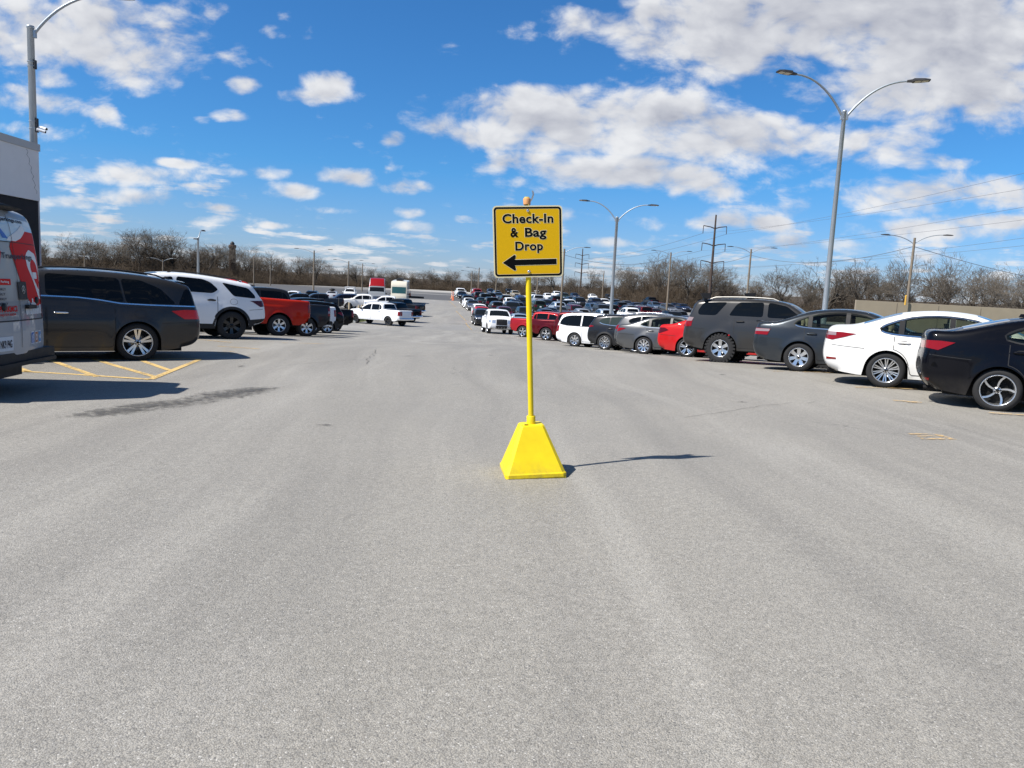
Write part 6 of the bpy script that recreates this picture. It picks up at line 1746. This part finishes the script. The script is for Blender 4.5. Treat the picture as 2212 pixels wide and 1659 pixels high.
    mb.build('door_seam', [BLACKP], root, weld=False)
    mb = MB(); patch(mb, cst(-.30), cst(.02), 1.30, 1.57, .016, 6, 6); lo_ = mb.build('latch_cover', [BLACKP], root, weld=False)
    mb = MB()
    c0, n = (-.155, 1.45), 24
    def ringp(r, k): return Q(c0[0] + r * math.cos(k) , c0[1] + r * math.sin(k), .022)
    for k in range(n):
        a, b = 2 * math.pi * k / n, 2 * math.pi * (k + 1) / n
        mb.add([ringp(.060, a), ringp(.060, b), ringp(.051, b), ringp(.051, a)], [(0, 1, 2, 3)], 0, False)
    for k in range(3):
        a = math.pi / 2 + k * 2 * math.pi / 3; mb.add([ringp(.055, a), ringp(.012, a + 1.0), ringp(.012, a - 1.0)], [(0, 1, 2)], 0, False)
    mb.build('emblem', [CHROME], lo_, weld=False)
    for u, z in ((.50, 1.20), (-.72, 1.28)):
        mb = MB(); mb.lathe([(.05, -.01), (.05, .02), (.001, .025)], 'y', 12); q = Vector(Q(u, z, .0)); mb.v = [(q.x - p[1], q.y + p[0], q.z + p[2]) for p in mb.v]; mb.build('lock_cover', [BLACKP], root, weld=False)
    mb = MB(); q = Vector(Q(-.34, 1.19, .03)); mb.box(q, (.06, .22, .05)); mb.build('handle', [BLACKP], root, weld=False)
    mb = MB(); patch(mb, cst(.30), cst(.70), .62, .80, .014, 2, 2); pl = mb.build('license_plate', [PLATE], root, weld=False)
    mb = MB(); words(mb, 'NK9 P4G', .66, .34, .655, .755, .0165, 0, .03); mb.build('lettering', [INK], pl, weld=False)
    mb = MB(); patch(mb, cst(-1.0), cst(-.955), 1.0, 1.75, .010, 6, 2); mb.build('taillight', [TAILR], root, weld=False)
    mb = MB(); patch(mb, cst(.955), cst(1.0), 1.0, 1.75, .010, 6, 2); mb.build('taillight', [TAILR], root, weld=False)
    mb = MB(); x0 = -s['L'] / 2
    mb.box((x0 + .06, 0, .50), (.20, 1.92, .16)); mb.box((x0 - .02, 0, .43), (.16, 1.74, .05)); mb.box((x0 + .25, .3, .34), (.35, 1.1, .18)); mb.build('bumper', [BLACKP], root, weld=False)
    mb = MB(); q = Vector(Q(.12, 2.60, .03))
    rows = [[q + Vector((.20, y * .30, .035 - .03 * y * y)), q + Vector((0, y * .34, .06 - .04 * y * y)), q + Vector((-.16, y * .30, .02 - .02 * y * y)), q + Vector((0, y * .30, -.03))] for y in np.linspace(-1, 1, 9)]
    mb.grid(rows, 0, True, close=True); mb.build('brake_lamp_pod', [BLACKP], root, weld=False)
    return root
VAN = build_van()
# ---------------------------------------------------------------- the far lots
FM = {}
FM['sedan'] = build_model(variant('sedan', wheel='five', tmat=TAILD), True)
FM['sedan2'] = build_model(variant('sedan', 4.65, 1.80, 1.45, .88, 2.7, .33, wheel='dbl5', tmat=TAILD), True)
FM['cuv'] = build_model(variant('crossover', wheel='five', tmat=TAILD), True)
FM['cuv2'] = build_model(variant('crossover', 4.75, 1.90, 1.72, .92, 2.82, .36, wheel='dbl5', rails=True, tmat=TAILD), True)
FM['suv'] = build_model(variant('suv', 5.0, 1.98, 1.86, .95, 2.9, .39, wheel='six', tmat=TAILD), True)
FM['box'] = build_model(variant('suv', 4.8, 1.95, 1.84, .85, 2.9, .40, wheel='six', cf=.05, rails=False, tmat=TAILD), True)
FM['minivan'] = build_model(variant('minivan', wheel='five', tmat=TAILD), True)
FM['pickup'] = build_model(variant('pickup', wheel='six', tmat=TAILD), True)
FM['pickupc'] = build_model(variant('pickup', 5.9, 2.03, 1.97, 1.0, 3.6, .41, wheel='six', gbar=CHROME, tmat=TAILD), True)
NAMES = dict(sedan=('sedan', 'car'), sedan2=('sedan', 'car'), cuv=('crossover', 'car'), cuv2=('crossover', 'car'), suv=('suv', 'SUV'), box=('suv', 'SUV'), minivan=('minivan', 'minivan'), pickup=('pickup_truck', 'pickup truck'), pickupc=('pickup_truck', 'pickup truck'))
K = 2212.0 / 4080.0
MIDLOT = 'cars parked in the lot beyond the aisle'
# (kind, paint, column and roof line in pixels of the photograph, F nose or R tail towards us, label)
far_cars = [
 ('pickup', 'white', 1982, 1234, 'F', 'white pickup with black grille heading the lane beside the aisle'),
 ('cuv', 'grey', 1922, 1231, 'F', 'dark grey crossover directly left of the white pickup with black grille'),
 ('cuv2', 'red', 1921, 1222, 'F', 'bright red SUV behind the dark grey crossover in the aisle lane'),
 ('cuv', 'white', 1913, 1212, 'F', 'white crossover peeking over the bright red SUV in the aisle lane'),
 ('sedan', 'mgrey', 1885, 1195, 'F', 'mid grey sedan facing us along the aisle, left of the white crossover'),
 ('sedan2', 'white', 1869, 1187, 'F', 'white sedan half hidden behind the mid grey sedan by the aisle'),
 ('cuv', 'navyblack', 1861, 1174, 'R', 'blue-black crossover tail by the aisle with a red lamp'),
 ('sedan', 'black', 1841, 1160, 'F', 'black sedan near the orange cones at the far end of the lane'),
 ('pickup', 'white', 1835, 1150, 'F', 'white pickup farthest up the aisle lane by the orange cones'),
 ('pickup', 'red2', 1901, 1150, 'R', 'red pickup tail standing higher at the far end of the lot'),
 ('sedan', 'white', 1888, 1146, 'F', 'white sedan roof behind the red pickup tail'),
 ('sedan', 'green', 1895, 1183, 'R', 'low dark green sedan between two black tails near the far end'),
 ('suv', 'black', 1932, 1168, 'R', 'black full-size SUV tail behind the lane, left of centre'),
 ('suv', 'navyblack', 1956, 1182, 'R', 'blue-black SUV with roof edge shining, in front of the black SUV tail'),
 ('cuv', 'steelblue', 1986, 1165, 'F', 'slate blue crossover two rows behind the blue-black SUV'),
 ('cuv2', 'navy', 1956, 1150, 'F', 'navy SUV in the last row, right of the red pickup tail'),
 ('cuv', 'mgrey', 1977, 1156, 'R', 'grey crossover tail beside the navy SUV of the last row'),
 ('suv', 'navyblack', 2029, 1148, 'F', 'dark SUV in the last row above the beige SUV'),
 ('box', 'beige', 2053, 1157, 'F', 'boxy beige SUV facing us left of the yellow post'),
 ('cuv2', 'black', 2013, 1174, 'R', 'black SUV tail with a white plate left of the beige SUV'),
 ('sedan2', 'blue', 2072, 1178, 'R', 'blue sedan tail in front of the beige SUV'),
 ('cuv', 'grey', 1977, 1199, 'R', 'graphite crossover tail with red lamps behind the white pickup roof'),
 ('cuv2', 'navy', 2057, 1201, 'R', 'navy SUV tail with plate just left of the yellow post'),
 ('cuv', 'maroon', 2011, 1222, 'F', 'dark red crossover directly behind the white pickup with black grille'),
 ('sedan', 'iceblue', 2066, 1249, 'R', 'ice blue sedan roof showing over the bright red pickup bed'),
 ('cuv', 'grey', 2092, 1223, 'F', 'dark crossover hidden by the yellow post above the red pickup bed'),
 ('cuv2', 'white', 2141, 1148, 'F', 'white SUV in the last row, first right of the yellow post'),
 ('pickup', 'white', 2219, 1146, 'F', 'white pickup in the last row under a wooden pole'),
 ('sedan', 'white', 2122, 1166, 'F', 'white sedan right beside the yellow post, second row from the back'),
 ('pickup', 'silver', 2143, 1174, 'R', 'silver pickup tail right of the yellow post'),
 ('cuv', 'white', 2184, 1168, 'F', 'white crossover between the silver pickup tail and the dark red-lamped SUV'),
 ('sedan', 'teal', 2195, 1162, 'F', 'dark teal sedan roof in front of the white last-row pickup'),
 ('cuv2', 'navyblack', 2211, 1177, 'R', 'blue-black SUV tail touching the wooden pole from the left'),
 ('pickup', 'green', 2246, 1166, 'F', 'dark green pickup nose right of the wooden pole'),
 ('cuv', 'black', 2270, 1158, 'R', 'black crossover with large red lamps right of the wooden pole'),
 ('cuv2', 'navy', 2292, 1152, 'F', 'navy SUV behind the black pickup tail'),
 ('pickup', 'black', 2330, 1160, 'R', 'big black pickup tail with white plate in the middle of the lot'),
 ('sedan', 'paleGrey', 2290, 1183, 'F', 'pale grey sedan directly left of the big black pickup tail'),
 ('cuv', 'white', 2273, 1193, 'F', 'white crossover in front of the pale grey sedan'),
 ('cuv2', 'iceblue', 2221, 1201, 'R', 'ice blue SUV tail over the roof of the red pickups'),
 ('cuv', 'white', 2363, 1156, 'F', 'small white crossover in the last row, behind the big black pickup tail'),
 ('suv', 'navy', 2388, 1163, 'F', 'navy SUV right of the big black pickup tail'),
 ('sedan', 'red', 2420, 1175, 'R', 'bright red sedan tail left of the mid lamp post'),
 ('cuv2', 'white', 2409, 1190, 'F', 'white SUV facing us left of the mid lamp post'),
 ('cuv2', 'steelblue', 2368, 1208, 'F', 'slate blue SUV in front of the white SUV by the mid lamp post'),
 ('minivan', 'maroon', 2293, 1214, 'F', 'dark red minivan roof above the red pickup cabs'),
 ('cuv', 'silver', 2313, 1228, 'R', 'silver crossover roof just over the dark red pickup cab'),
 ('cuv2', 'iceblue', 2404, 1229, 'R', 'ice blue SUV tail with black glass at the foot of the mid lamp post'),
 ('sedan', 'grey', 2189, 1224, 'R', 'graphite sedan roof left of the ice blue SUV tail'),
 ('box', 'green', 2143, 1195, 'R', 'boxy dark green SUV tail right of the yellow post'),
 ('cuv', 'navy', 2134, 1229, 'R', 'navy crossover tail low behind the yellow post and red bed'),
 ('sedan', 'mgrey', 2235, 1222, 'F', 'grey sedan bonnet right above the bright red pickup cab'),
 ('suv', 'black', 2432, 1157, 'F', 'black SUV in the last row left of the mid lamp post'),
 ('pickupc', 'mgrey', 2469, 1158, 'F', 'grey pickup with a big chrome-barred grille right of the mid lamp post'),
 ('cuv', 'grey', 2496, 1159, 'F', 'graphite crossover behind the grey chrome-grilled pickup'),
 ('cuv2', 'white', 2536, 1164, 'R', 'white SUV in the last row above a white crossover'),
 ('cuv', 'white', 2517, 1172, 'F', 'white crossover right of the grey chrome-grilled pickup'),
 ('suv', 'navyblack', 2563, 1173, 'F', 'blue-black SUV right of the white crossover near the mid lamp post'),
 ('cuv2', 'grey', 2594, 1167, 'F', 'graphite SUV in the last row behind the black pickup with red lamp'),
 ('pickup', 'black', 2594, 1183, 'R', 'black pickup tail with one red lamp above the red sedan'),
 ('cuv2', 'white', 2653, 1171, 'R', 'white SUV tail with wide black glass at the back of the lot'),
 ('suv', 'navy', 2711, 1168, 'F', 'navy full-size SUV at the back right, next to the white SUV tail'),
 ('minivan', 'steelblue', 2767, 1179, 'F', 'slate blue minivan at the back right above the dark SUV roof'),
 ('cuv', 'grey', 2640, 1186, 'F', 'graphite crossover in front of the white SUV tail'),
 ('sedan', 'iceblue', 2727, 1192, 'F', 'ice blue sedan facing us before the slate blue minivan'),
 ('sedan2', 'navy', 2722, 1210, 'F', 'navy sedan just left of the dark SUV tail with roof rails'),
 ('sedan', 'red2', 2630, 1205, 'F', 'bright red sedan facing us in the middle right of the lot'),
 ('sedan2', 'navyblack', 2688, 1206, 'R', 'blue-black sedan right of the red sedan facing us'),
 ('sedan2', 'silver', 2702, 1233, 'F', 'silver sedan roof over the shiny roof of the mid grey sedan'),
 ('sedan2', 'navy', 2537, 1205, 'F', 'navy sedan left of the red sedan facing us'),
 ('sedan', 'silver', 2554, 1216, 'F', 'silver sedan facing us, in front of the navy sedan'),
 ('sedan', 'mgrey', 2499, 1198, 'F', 'mid grey sedan right of the black SUV tail by the lamp post'),
 ('cuv2', 'black', 2467, 1201, 'R', 'black SUV tail right of the mid lamp post'),
 ('pickup', 'white', 2512, 1225, 'R', 'white pickup cab and bed right of the lamp post foot'),
 ('sedan', 'navy', 2514, 1241, 'R', 'navy sedan roof low behind the graphite crossover roof'),
 ('sedan2', 'maroon', 2612, 1229, 'F', 'dark red sedan bonnet in front of the red sedan facing us'),
 ('suv', 'white', 3265, 1204, 'R', 'white SUV far off between the dark SUV and the tall lamp post'),
 ('sedan', 'silver', 3330, 1216, 'F', 'silver sedan roof peeping out beside the tall lamp post'),
 ('cuv2', 'black', 3392, 1219, 'F', 'black crossover roof left of the concrete wall'),
]
placed = []
HEADF, HEADR = 171.0, -9.0
def spot(model, xo, yo, heading):
    s = model['spec']; x, y = xo * K, yo * K
    Y = depth_for_top(x, y, s['H'] + .02, 58.0, 240.0)
    p = at_depth(x, y, Y); return p.x, Y
def overlaps(x, y, a, L, W):
    h = R_(a); f = np.array([math.sin(h), math.cos(h)])
    for (x2, y2, L2, W2) in placed:
        d = np.array([x - x2, y - y2]); al = abs(d @ f); lt = abs(d @ np.array([f[1], -f[0]]))
        if al < (L + L2) / 2 + .25 and lt < (W + W2) / 2 + .18: return True
    return False
moved = 0
for kind, pnt, xo, yo, fr, lab in far_cars:
    m = FM[kind]; s = m['spec']; hd = (HEADF if fr == 'F' else HEADR)
    x, y = spot(m, xo, yo, hd)
    # keep cars from running into each other: slide along the line of sight, then sideways
    best = None
    for st in sorted(np.arange(-9, 12.5, .5), key=abs):
        for sd in (0, .5, -.5, 1.0, -1.0, 1.6, -1.6):
            k = (y + st) / y; xx = x * k + sd
            if not overlaps(xx, y + st, hd, s['L'], s['W']):
                c = (st * .35 if st > 0 else -st * .9) + abs(sd) * 1.1
                if best is None or c < best[0]: best = (c, xx, y + st)
    if best: 
        moved += best[0] > .1; x, y = best[1], best[2]
    else: print('no room', lab)
    placed.append((x, y, s['L'], s['W']))
    n, c = NAMES[kind]
    place(m, n, lab, c, PT[pnt], (x, y), az(hd + RNG.uniform(-1.2, 1.2)), MIDLOT)
# the bays between the ones singled out above
fr = np.random.default_rng(12)
cols = [('black', 'black'), ('grey', 'graphite'), ('navyblack', 'blue-black'), ('navy', 'navy'), ('white', 'white'), ('silver', 'silver'), ('mgrey', 'mid grey'), ('maroon', 'dark red'), ('steelblue', 'slate blue'), ('grey', 'dark grey'), ('black', 'glossy black'), ('navy', 'dark blue'), ('navyblack', 'inky black')]
kinds = ['sedan', 'sedan2', 'cuv', 'cuv2', 'cuv', 'suv', 'pickup', 'minivan']
short = [(p_[0], p_[1], l_[5]) for p_, l_ in zip(placed, far_cars) if len(l_[5].split()) <= 9]
used_lab = set(); extra = 0
h = R_(-9.0); fv = np.array([math.sin(h), math.cos(h)]); rv = np.array([fv[1], -fv[0]])
rows_t = np.arange(5.6, 62, 2.8)
for i, srow in enumerate(np.arange(1.0, 110, 6.2)):
    for t in rows_t:
        p_ = np.array([-1.2, 64.0]) + fv * srow + rv * t
        x, y = p_ + fr.normal(0, .12, 2)
        if y > 142 or y < 63 or x > .245 * y + 1.5 or y > wood_y(x) - 9 or fr.random() > .62: continue
        kd = kinds[int(fr.integers(len(kinds)))]; m = FM[kd]; s = m['spec']
        if overlaps(x, y, -9.0, s['L'], s['W']): continue
        pk, pn = cols[int(fr.integers(len(cols)))]
        n, c = NAMES[kd]
        fr_ = 'R' if fr.random() < .45 else 'F'
        for q in sorted(short, key=lambda q: (q[0] - x) ** 2 + (q[1] - y) ** 2)[:14]:
            d_ = np.array([x - q[0], y - q[1]]); a_, b_ = d_ @ fv, d_ @ rv
            rel = ('behind' if a_ > 0 else 'in front of') if abs(a_) > abs(b_) * 1.2 else ('right of' if b_ > 0 else 'left of')
            lab = '%s %s %s the %s' % (pn, c if c != 'car' else n, rel, q[2])
            if lab not in used_lab and len(lab.split()) <= 16: break
            lab = None
        if lab is None: continue
        used_lab.add(lab)
        placed.append((x, y, s['L'], s['W'])); extra += 1
        place(m, n, lab, c, PT[pk], (x, y), az((HEADF if fr_ == 'F' else HEADR) + fr.uniform(-1, 1)), MIDLOT)
print('far cars', len(far_cars), 'shifted', moved, 'more', extra)

FARLEFT = 'vehicles in the far left lot'
left_cars = [
 ('cuv2', 'white', 1176, 1158, -9, 'white crossover tail in the far left lot above the red pickup'),
 ('pickup', 'black', 1195, 1168, -112, 'black pickup facing left behind the orange red pickup bed'),
 ('cuv2', 'navyblack', 1248, 1157, -9, 'blue-black SUV tail in the far left lot'),
 ('pickup', 'grey', 1273, 1168, -112, 'graphite pickup facing left behind the wooden bollards'),
 ('sedan', 'paleGrey', 1325, 1159, -9, 'pale grey sedan carrying a black roof box in the far left lot'),
 ('suv', 'navy', 1363, 1170, -112, 'navy SUV facing left behind the wooden bollards'),
 ('cuv2', 'white', 1395, 1149, 171, 'white van-like SUV with a roof rack in the far left lot'),
 ('pickup', 'pearl', 1448, 1171, -110, 'pale pickup facing left with its front wheel by the wooden bollards'),
 ('pickup', 'white', 1545, 1178, -100, 'white pickup behind the black pickup with police lights, facing left'),
 ('pickup', 'black', 1600, 1189, -62, 'black pickup tail jutting right beyond the big white pickup'),
 ('pickup', 'navyblack', 1572, 1203, -60, 'blue-black pickup between the big white pickup and a black tail'),
]
LP = {}
for kind, pnt, xo, yo, hd, lab in left_cars:
    m = FM[kind]; s = m['spec']; x, y = spot(m, xo, yo, hd); n, c = NAMES[kind]
    LP[lab] = (place(m, n, lab, c, PT[pnt], (x, y), az(hd), FARLEFT), x, y)
    print('left', lab[:40], round(x, 1), round(y, 1))
# roof box and rack
r, x, y = LP['pale grey sedan carrying a black roof box in the far left lot']
mb = MB(); rows = [[(a, math.cos(q) * .42 * e, .20 + math.sin(q) * .20 * e) for q in np.linspace(0, 2 * math.pi, 13)[:-1]] for a, e in ((-.85, .3), (-.75, .8), (-.4, 1), (.4, 1), (.8, .7), (.95, .2))]
mb.grid(rows, 0, True, close=True); o = mb.build('roof_box', [BLACKP], None, weld=False); o.matrix_world = r.matrix_world @ Matrix.Translation((-.2, 0, 1.47)); tag(o, 'black roof box on the pale grey sedan in the far left lot', 'roof box')
r, x, y = LP['white van-like SUV with a roof rack in the far left lot']
mb = MB()
for yy in (-.75, .75): mb.tube([(-1.4, yy, 1.95), (1.1, yy, 1.95)], .035, 6)
for xx in (-1.3, -.5, .3, 1.0): mb.box((xx, 0, 1.94), (.10, 1.6, .06)); mb.box((xx, .75, 1.83), (.05, .05, .2)); mb.box((xx, -.75, 1.83), (.05, .05, .2))
mb.build('roof_rack', [mat('rack_white', (.62, .62, .62), .5)], r, weld=False)

def semi_truck():
    x, yt = 1440, 1115
    p = depth_for_top(1490.6 * K, 1115 * K, 3.95, 100, 260); q = at_depth(1490.6 * K, 1115 * K, p)
    BASES['semi'] = dict(L=6.6, W=2.35, H=3.95, fa=1.1, ra=5.4, R=.51, sill=.55, belt=(1.6, 1.85, 6.0, 1.9), tum=.055, Ra=.60,
        prof=[(.25, .45, 'f'), (.04, .5, 'f'), (0, .8, 'f'), (.06, 1.45, 'f'), (.3, 1.75, 'h'), (1.2, 1.95, 'h'), (1.65, 2.05, 'w'), (2.15, 2.75, 'w'), (2.3, 3.0, 'r'), (2.9, 3.75, 'r'), (3.4, 3.93, 'r'), (4.0, 3.95, 'r'), (4.25, 3.85, 'b'), (4.3, 1.3, 'd'), (4.5, 1.05, 'd'), (6.4, 1.0, 'd'), (6.58, .95, 'e'), (6.6, .75, 'e'), (6.4, .6, 'e')],
        dlo=[(2.05, 1.95), (2.35, 2.65), (2.95, 2.7), (3.0, 1.95)], pil=[], pw=[], doors=[(1.95, 3.05)], wsx=(1.72, 2.14), rwx=None,
        tail=[(6.45, .75), (6.45, .9), (6.58, .9), (6.58, .75)], tailr=None, head=[(.12, .85), (.12, 1.25), (.7, 1.4), (.75, 1.0)], headr=(.85, 1.25, .70), grille=(.72, 1.62, .46))
    s = dict(BASES['semi']); s.update(base='semi', tum2=0, cf=.10, gbar=CHROME, mirror_black=True)
    m = build_model(s, True); sh = m['shape']
    gm = paint('truck_grey', (.25, .27, .29), .3)
    r = place(m, 'semi_truck', 'semi truck cab with red roof fairing and grey bonnet at the far lot', 'truck', gm, (q.x, p + 2.5), az(171), FARLEFT)
    mb = MB(); a, b = sh.s_top(2.24), sh.s_top(4.2); sh.top(mb, a, b, -1, 1, .006, 14, 10)
    for sg in (1, -1): sh.side(mb, 2.2, 4.2, lambda x_: max(2.70, 2.70), lambda x_: sh.zt(x_), .006, sg, 8, .08)
    mb.build('roof_fairing', [PT['red2']], r, weld=False)
    mb = MB(); 
    for i in range(5):
        c = sh.s_end(.85 + .17 * i, False); sh.top(mb, c - .03, c + .03, -.44, .44, .02, 1, 6)
    mb.build('grille_bar', [CHROME], r, weld=False)
    for sg in (1, -1):
        mb = MB(); mb.tube([(.9, sg * 1.12, 1.3), (.9, sg * 1.15, 3.7)], .07, 8); mb.build('exhaust_stack', [CHROME], r, weld=False) if False else None
semi_truck()
def motorhome():
    BASES['rv'] = dict(L=9.5, W=2.5, H=3.55, fa=1.3, ra=6.4, R=.46, sill=.40, belt=(.4, 1.55, 9.4, 1.6), tum=.01, Ra=.54,
        prof=[(.3, .40, 'f'), (.08, .45, 'f'), (0, .8, 'f'), (.05, 1.35, 'f'), (.14, 1.62, 'w'), (.32, 2.78, 'w'), (.42, 3.02, 'r'), (.75, 3.42, 'r'), (1.3, 3.53, 'r'), (9.0, 3.55, 'r'), (9.4, 3.45, 'e'), (9.5, 3.2, 'e'), (9.5, .6, 'e'), (9.3, .45, 'e')],
        dlo=[(.75, 1.7), (.8, 2.5), (1.8, 2.55), (1.8, 1.7)], pil=[], pw=[], doors=[], wsx=(.15, .31), rwx=None,
        tail=[(9.3, 1.0), (9.3, 1.4), (9.48, 1.4), (9.48, 1.0)], tailr=None, head=[(.12, .82), (.12, 1.0), (.4, 1.05), (.42, .85)], headr=(.80, 1.02, .62), grille=(.60, .78, .45))
    Y = depth_for_top(1578 * K, 1119 * K, 3.55, 100, 260); q = at_depth(1578 * K, 1119 * K, Y)
    s = dict(BASES['rv']); s.update(base='rv', tum2=0, cf=.04, cr=.03, mirror_black=True, ws=mat('green_windscreen', (.03, .09, .085), .05, coat=.6))
    m = build_model(s, True); sh = m['shape']
    r = place(m, 'motorhome', 'cream motorhome with a huge green-tinted windscreen facing us at the far lot', 'motorhome', PT['cream'], (q.x, Y + 4.6), az(174), FARLEFT)
    for xx, w, h_ in ((1.6, .9, .32), (3.0, .6, .38), (5.0, .9, .3)):
        mb = MB(); mb.box((s['L'] / 2 - xx, 0, s['H'] + h_ / 2 + .0), (.8, w, h_)); mb.build('roof_unit', [LAMPH], r, weld=False)
motorhome()
def trailer():
    q = ground_hit(1631 * K, 1196 * K); 
    Y = 118.0; q = at_depth(1628 * K, 1186 * K, Y); z = Gf(q.x, Y)
    r = thing('flatbed_trailer', 'black flatbed trailer end sticking out beside the aisle at the far left', 'trailer', (q.x, Y, z), (0, 0, R_(8)))
    mb = MB(); mb.box((-.4, 0, .95), (5.6, 2.3, .30)); mb.build('deck', [BLACKP], r, weld=False)
    for xx in (-1.4, -.5):
        for yy in (-1.0, 1.0):
            m = MB(); m.lathe([(.28, -.11), (.36, -.10), (.38, 0), (.36, .10), (.28, .11), (.20, .08), (.001, .07)], 'y', 18, 0, origin=(xx, yy, .38)); m.build('wheel', [RUBBER], r, weld=False)
    return r, q, z
TRL, tq, tz = trailer()
def cone(label, x, y, z, h=.75):
    r = thing('traffic_cone', label, 'cone', (x, y, z))
    o = mat('cone_orange', (.70, .13, .02), .5); w = mat('cone_white', (.75, .73, .70), .5)
    mb = MB(); mb.lathe([(.15, .04), (.03, h), (.001, h)], 'z', 14); mb.box((0, 0, .02), (.38, .38, .04)); mb.build('cone_body', [o], r, weld=False)
    mb = MB(); mb.lathe([(.15 - .12 * .55 + .004, .04 + (h - .04) * .55), (.15 - .12 * .75 + .004, .04 + (h - .04) * .75)], 'z', 14); mb.build('collar', [w], r, weld=False)
cone('orange cone standing on the flatbed trailer end', tq.x + .2, 118.0, tz + 1.10, .9)
def delineator(label, xo, yo, dx, col):
    g = ground_hit(xo * K, yo * K)
    r = thing('channelizer_post', label, 'traffic post', (g.x + dx, g.y, Gf(g.x, g.y) + .02), group='orange posts at the far end of the aisle')
    mb = MB(); mb.lathe([(.30, 0), (.30, .06), (.10, .09), (.085, 1.35), (.05, 1.42), (.04, 1.55), (.001, 1.56)], 'z', 14); mb.build('tube', [col], r, weld=False)
    for z in (.75, 1.1):
        m = MB(); m.lathe([(.094, z), (.094, z + .14)], 'z', 14); m.build('reflective_band', [mat('band_white', (.75, .75, .74), .4)], r, weld=False)
delineator('bright orange channelizer post by the black sedan at the lane end', 1805, 1197, 0, mat('delineator_orange', (.68, .12, .02), .5))
delineator('faded orange channelizer post left of the bright one', 1799.5, 1190, 0, mat('delineator_faded', (.60, .26, .14), .6))
q = at_depth(1640 * K, 1180 * K, 121.0)
tag(link('dark_marker_cone', None), None, None) if False else None
# bollards of weathered timber and steel posts around the grass patch left of the big white pickup
for i, (xo, yb, hgt, wood, lab) in enumerate([(1254, 1212, 1.15, 1, 'wooden bollard under the graphite pickup facing left'), (1291, 1214, 1.35, 1, 'taller wooden bollard between the graphite pickup and navy SUV'), (1309, 1216, 1.1, 0, 'slim steel post before the front of the navy SUV'),
        (1349, 1246, 1.9, 0, 'dark steel post left of the grass patch middle'), (1383, 1246, 1.5, 0, 'dark steel post right of the grass patch middle'), (1391, 1244, 1.4, 1, 'wooden bollard before the wheel of the pale pickup'),
        (1430, 1222, 1.2, 1, 'wooden bollard, first in the row before the pale pickup door'), (1443, 1221, 1.25, 1, 'wooden bollard, second in the row before the pale pickup door'), (1452, 1220, 1.2, 1, 'wooden bollard, third in the row before the pale pickup door'), (1462, 1219, 1.3, 1, 'wooden bollard, fourth in the row before the pale pickup door'), (1276, 1200, 1.6, 0, 'dark steel post at the cab of the graphite pickup')]):
    g = at_depth(xo * K, yb * K, 82.0 + (i % 3) * .8); z = Gf(g.x, g.y)
    mb = MB(); rr_ = .11 if wood else .045
    mb.lathe([(rr_, 0), (rr_, hgt), (rr_ * .8, hgt + .03), (.001, hgt + .03)], 'z', 10)
    o = mb.build('bollard', [mat('bollard_wood', (.33, .27, .18), .85, vary=.2) if wood else mat('post_steel', (.05, .045, .04), .6)], None, (g.x, g.y, max(z, z)), weld=False); tag(o, lab, 'bollard', 'bollards around the grass patch')
def grass_patch():
    a = at_depth(1300 * K, 1240 * K, 74.0); b = at_depth(1400 * K, 1240 * K, 74.0)
    rg = np.random.default_rng(8); mb = MB()
    V, F = [], []
    for i in range(9000):
        x = rg.uniform(a.x - 8, b.x + 1.5); y = rg.uniform(70.5, 80.0); z = Gf(x, y); an = rg.uniform(0, 6.28); h = rg.uniform(.06, .22); w = .02
        c, s = math.cos(an) * w, math.sin(an) * w; o = len(V)
        V += [(x - c, y - s, z), (x + c, y + s, z), (x + rg.normal(0, .05), y + rg.normal(0, .05), z + h)]; F.append((o, o + 1, o + 2))
    me = bpy.data.meshes.new('grass'); me.from_pydata(V, [], F); gm = mat('spring_grass', (.075, .105, .030), .8, vary=.4, vscale=.8); me.materials.append(gm)
    o = link('grass', me); tag(o, 'strip of green and straw grass among the bollards', 'grass', kind='stuff')
    s = MB(); rows = [[(x, y, Gf(x, y) + .03) for x in np.linspace(a.x - 8.2, b.x + 1.7, 8)] for y in np.linspace(70.3, 80.2, 8)]
    s.grid(rows, 0, True); o2 = s.build('verge', [mat('verge_soil', (.10, .095, .045), .9, vary=.4, vscale=1.2)], None); structure(o2)
grass_patch()
print('objects', len(bpy.data.objects))
